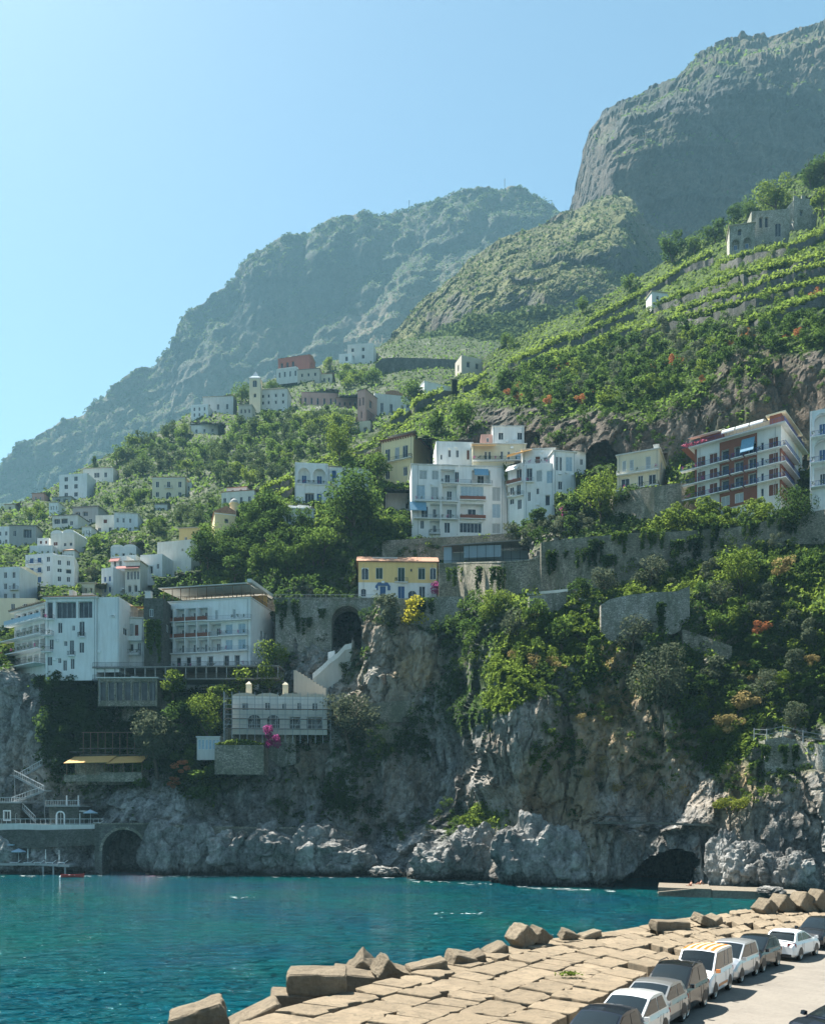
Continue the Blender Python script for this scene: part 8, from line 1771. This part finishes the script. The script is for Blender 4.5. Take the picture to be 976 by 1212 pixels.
# ------------------------------------------------------------------ two bathers on the jetty
def person(loc, yaw, label, suit, hair, lean):
    r = empty('person', loc, R(yaw)); tag(r, label, 'person'); me = bpy.data.meshes.new('body'); V_ = []; E_ = []; RAD = []
    def v(p, rad, par=None):
        V_.append(p); RAD.append(rad); i = len(V_)-1
        if par is not None: E_.append((par, i))
        return i
    pel = v((0,0,.13), .13); bel = v((-lean*.4,0,.3), .115, pel); ch = v((-lean*.75,0,.46), .135, bel); nk = v((-lean,0,.60), .05, ch); hd = v((-lean+.02,0,.71), .088, nk); tp = v((-lean+.015,0,.80), .075, hd); v((-lean+.105,0,.70), .018, hd)
    for s in (-1, 1):
        sh = v((-lean*.8,s*.17,.53), .05, ch); el = v((-lean-.16,s*.23,.30), .04, sh); wr = v((-lean-.24,s*.22,.08), .028, el); pa = v((-lean-.29,s*.22,.03), .032, wr)
        for k in range(4): a = v((-lean-.34-.005*k,s*.22+(k-1.5)*.02,.02), .009, pa); v((-lean-.375,s*.22+(k-1.5)*.026,.012), .008, a)
        a = v((-lean-.28,s*.22-s*.045,.02), .01, pa); v((-lean-.31,s*.22-s*.065,.012), .009, a)
        hp = v((.05,s*.1,.12), .09, pel); kn = v((.38,s*.12,.38 if s > 0 else .16), .06, hp); an = v((.55 if s > 0 else .76,s*.12,.06), .04, kn); v((.66 if s > 0 else .84,s*.13,.05 if s > 0 else .12), .035, an)
    me.from_pydata(V_, E_, []); o = link('body', me, r); sk = o.modifiers.new('skin', 'SKIN'); ss_ = o.modifiers.new('sub', 'SUBSURF'); ss_.levels = ss_.render_levels = 1
    for i, q in enumerate(RAD): me.skin_vertices[0].data[i].radius = (q, q); me.skin_vertices[0].data[i].use_root = i == 0
    me.materials.append(plain('sunlit_skin', (.42,.22,.15), .6) if 'sunlit_skin' not in bpy.data.materials else bpy.data.materials['sunlit_skin'])
    mb = MB(); lv = [[(-lean+.0+q*math.cos(t), q*math.sin(t), z) for t in np.linspace(0, 2*math.pi, 11)[:-1]] for z, q in ((.68,.06),(.72,.098),(.78,.098),(.83,.06),(.845,.01))]
    for a, b in zip(lv[:-1], lv[1:]):
        for k in range(10): mb.poly([a[k], a[(k+1) % 10], b[(k+1) % 10], b[k]])
    mb.v = [(x-.02, y, z) for x, y, z in mb.v]; mb.build('hair', hair, r, True)
    mb = MB(); lv = [[(q*1.0*math.cos(t)-lean*.1, q*1.25*math.sin(t), z) for t in np.linspace(0, 2*math.pi, 13)[:-1]] for z, q in ((.02,.12),(.1,.145),(.2,.135),(.25,.125))]
    for a, b in zip(lv[:-1], lv[1:]):
        for k in range(12): mb.poly([a[k], a[(k+1) % 12], b[(k+1) % 12], b[k]])
    mb.build('swimsuit', suit, r, True)
hr = plain('dark_hair', (.03,.02,.015), .7)
for (x, Yd, z, yw, lb, sc, le) in ((817,132.5,1.3,200,'bather sitting on the jetty edge nearer the water',plain('red_swimsuit', (.5,.06,.04), .7),.18),(828,135.5,1.3,185,'bather leaning back higher on the jetty by the rocks',plain('orange_swimsuit', (.55,.2,.06), .7),.28)):
    person(Vector(((x-HX)/F*Yd, Yd, z)), yw, lb, sc, hr, le)

# foam where the sea meets the rocks, and two small wakes
q = np.random.RandomState(12); mb = MB()
for i in range(120):
    x = q.uniform(165, 735) if i < 105 else q.uniform(0, 120); y = np.interp(x, [0,440,500,600,640,740], [1037,1037,1043,1048,1051.5,1055])+abs(q.normal())*1.0
    d = EYE*F/(y-HY); cx = (x-HX)/F*d; w_, l_ = q.uniform(.2,1.0), q.uniform(.1,.25); n_ = 7
    mb.poly([(cx+w_*math.cos(6.283*k/n_)*q.uniform(.6,1.2), d+l_*math.sin(6.283*k/n_)*q.uniform(.6,1.2), .03+.0007*i) for k in range(n_)])
for (x0, x1, y) in ((272,306,1063.5),(515,570,1083)):
    for i in range(11):
        x = q.uniform(x0, x1); yy = y+q.normal()*.5; d = EYE*F/(yy-HY); cx = (x-HX)/F*d; w_ = q.uniform(.1,.4); mb.poly([(cx-w_,d,.15+.0006*i),(cx,d-.12,.15+.0006*i),(cx+w_,d,.15+.0006*i),(cx,d+.12,.15+.0006*i)])
o = mb.build('sea_foam', plain('white_foam', (.62,.68,.68), .7)); tag(o, 'thin white foam along the foot of the rocks', None, None, 'stuff')
# ------------------------------------------------------------------ light, air, camera
SUN_AZ, SUN_EL = R(-52), R(59)     # azimuth from +Y, negative = left
def setup_world():
    w = bpy.data.worlds.new('World'); SC.world = w; w.use_nodes = True
    t = w.node_tree; t.nodes.clear()
    sky = t.nodes.new('ShaderNodeTexSky'); sky.sky_type = 'NISHITA'; sky.sun_disc = False
    sky.sun_elevation = SUN_EL; sky.sun_rotation = SUN_AZ; sky.air_density = 1.0; sky.dust_density = .9; sky.ozone_density = 1.6
    bg = t.nodes.new('ShaderNodeBackground'); bg.inputs['Strength'].default_value = SKY
    o = t.nodes.new('ShaderNodeOutputWorld')
    tint = t.nodes.new('ShaderNodeMix'); tint.data_type = 'RGBA'; tint.blend_type = 'MULTIPLY'; tint.inputs[0].default_value = 1; tint.inputs[7].default_value = (.88, 1.06, 1.0, 1)   # white balance of the phone
    t.links.new(sky.outputs[0], tint.inputs[6]); t.links.new(tint.outputs[2], bg.inputs[0]); t.links.new(bg.outputs[0], o.inputs[0])
    l = bpy.data.lights.new('sun', 'SUN'); l.energy = SUN; l.angle = R(.5); l.color = (1, .955, .88)
    s = bpy.data.objects.new('sun', l); COL.objects.link(s)
    d = Vector((math.sin(SUN_AZ)*math.cos(SUN_EL), math.cos(SUN_AZ)*math.cos(SUN_EL), math.sin(SUN_EL)))
    s.rotation_euler = d.to_track_quat('Z', 'Y').to_euler(); s.location = d*400
    cam = bpy.data.cameras.new('camera'); c = bpy.data.objects.new('camera', cam); COL.objects.link(c)
    c.location = (0, 0, EYE); c.rotation_euler = (R(90), 0, 0)
    cam.sensor_fit = 'HORIZONTAL'; cam.sensor_width = 36; cam.lens = 36*F/976; cam.shift_y = (HY-606)/976
    cam.clip_end = 20000; cam.clip_start = .5
    SC.camera = c
    SC.view_settings.view_transform = 'Standard'; SC.view_settings.look = 'None'; SC.view_settings.gamma = 1
    SC.view_settings.use_curve_mapping = False; SC.view_settings.exposure = EXPO
    SC.render.engine = 'CYCLES'; cy = SC.cycles
    cy.use_denoising = True
    try: cy.denoiser = 'OPENIMAGEDENOISE'; cy.denoising_input_passes = 'RGB_ALBEDO_NORMAL'; cy.denoising_prefilter = 'ACCURATE'
    except Exception: pass
    cy.max_bounces = 5; cy.diffuse_bounces = 4; cy.glossy_bounces = 3; cy.transmission_bounces = 3; cy.volume_bounces = 0; cy.transparent_max_bounces = 6
    cy.sample_clamp_indirect = 6
SKY, SUN, EXPO, HAZE = .047, 5.0, 1.85, .00012
def haze_box():
    mb = MB(); mb.box((-2600, -60, -14), (2600, 3600, 1560))
    m = bpy.data.materials.new('haze_air'); m.use_nodes = True; t = m.node_tree; t.nodes.clear()
    v = t.nodes.new('ShaderNodeVolumePrincipled'); v.inputs['Color'].default_value = (.42,.80,1,1); v.inputs['Density'].default_value = HAZE; v.inputs['Anisotropy'].default_value = 0
    o = t.nodes.new('ShaderNodeOutputMaterial'); t.links.new(v.outputs[0], o.inputs['Volume'])
    h = mb.build('haze', m); h['kind'] = 'stuff'; h['label'] = 'blue summer haze over the far hills'
if HAZE > 0: haze_box()
setup_world()
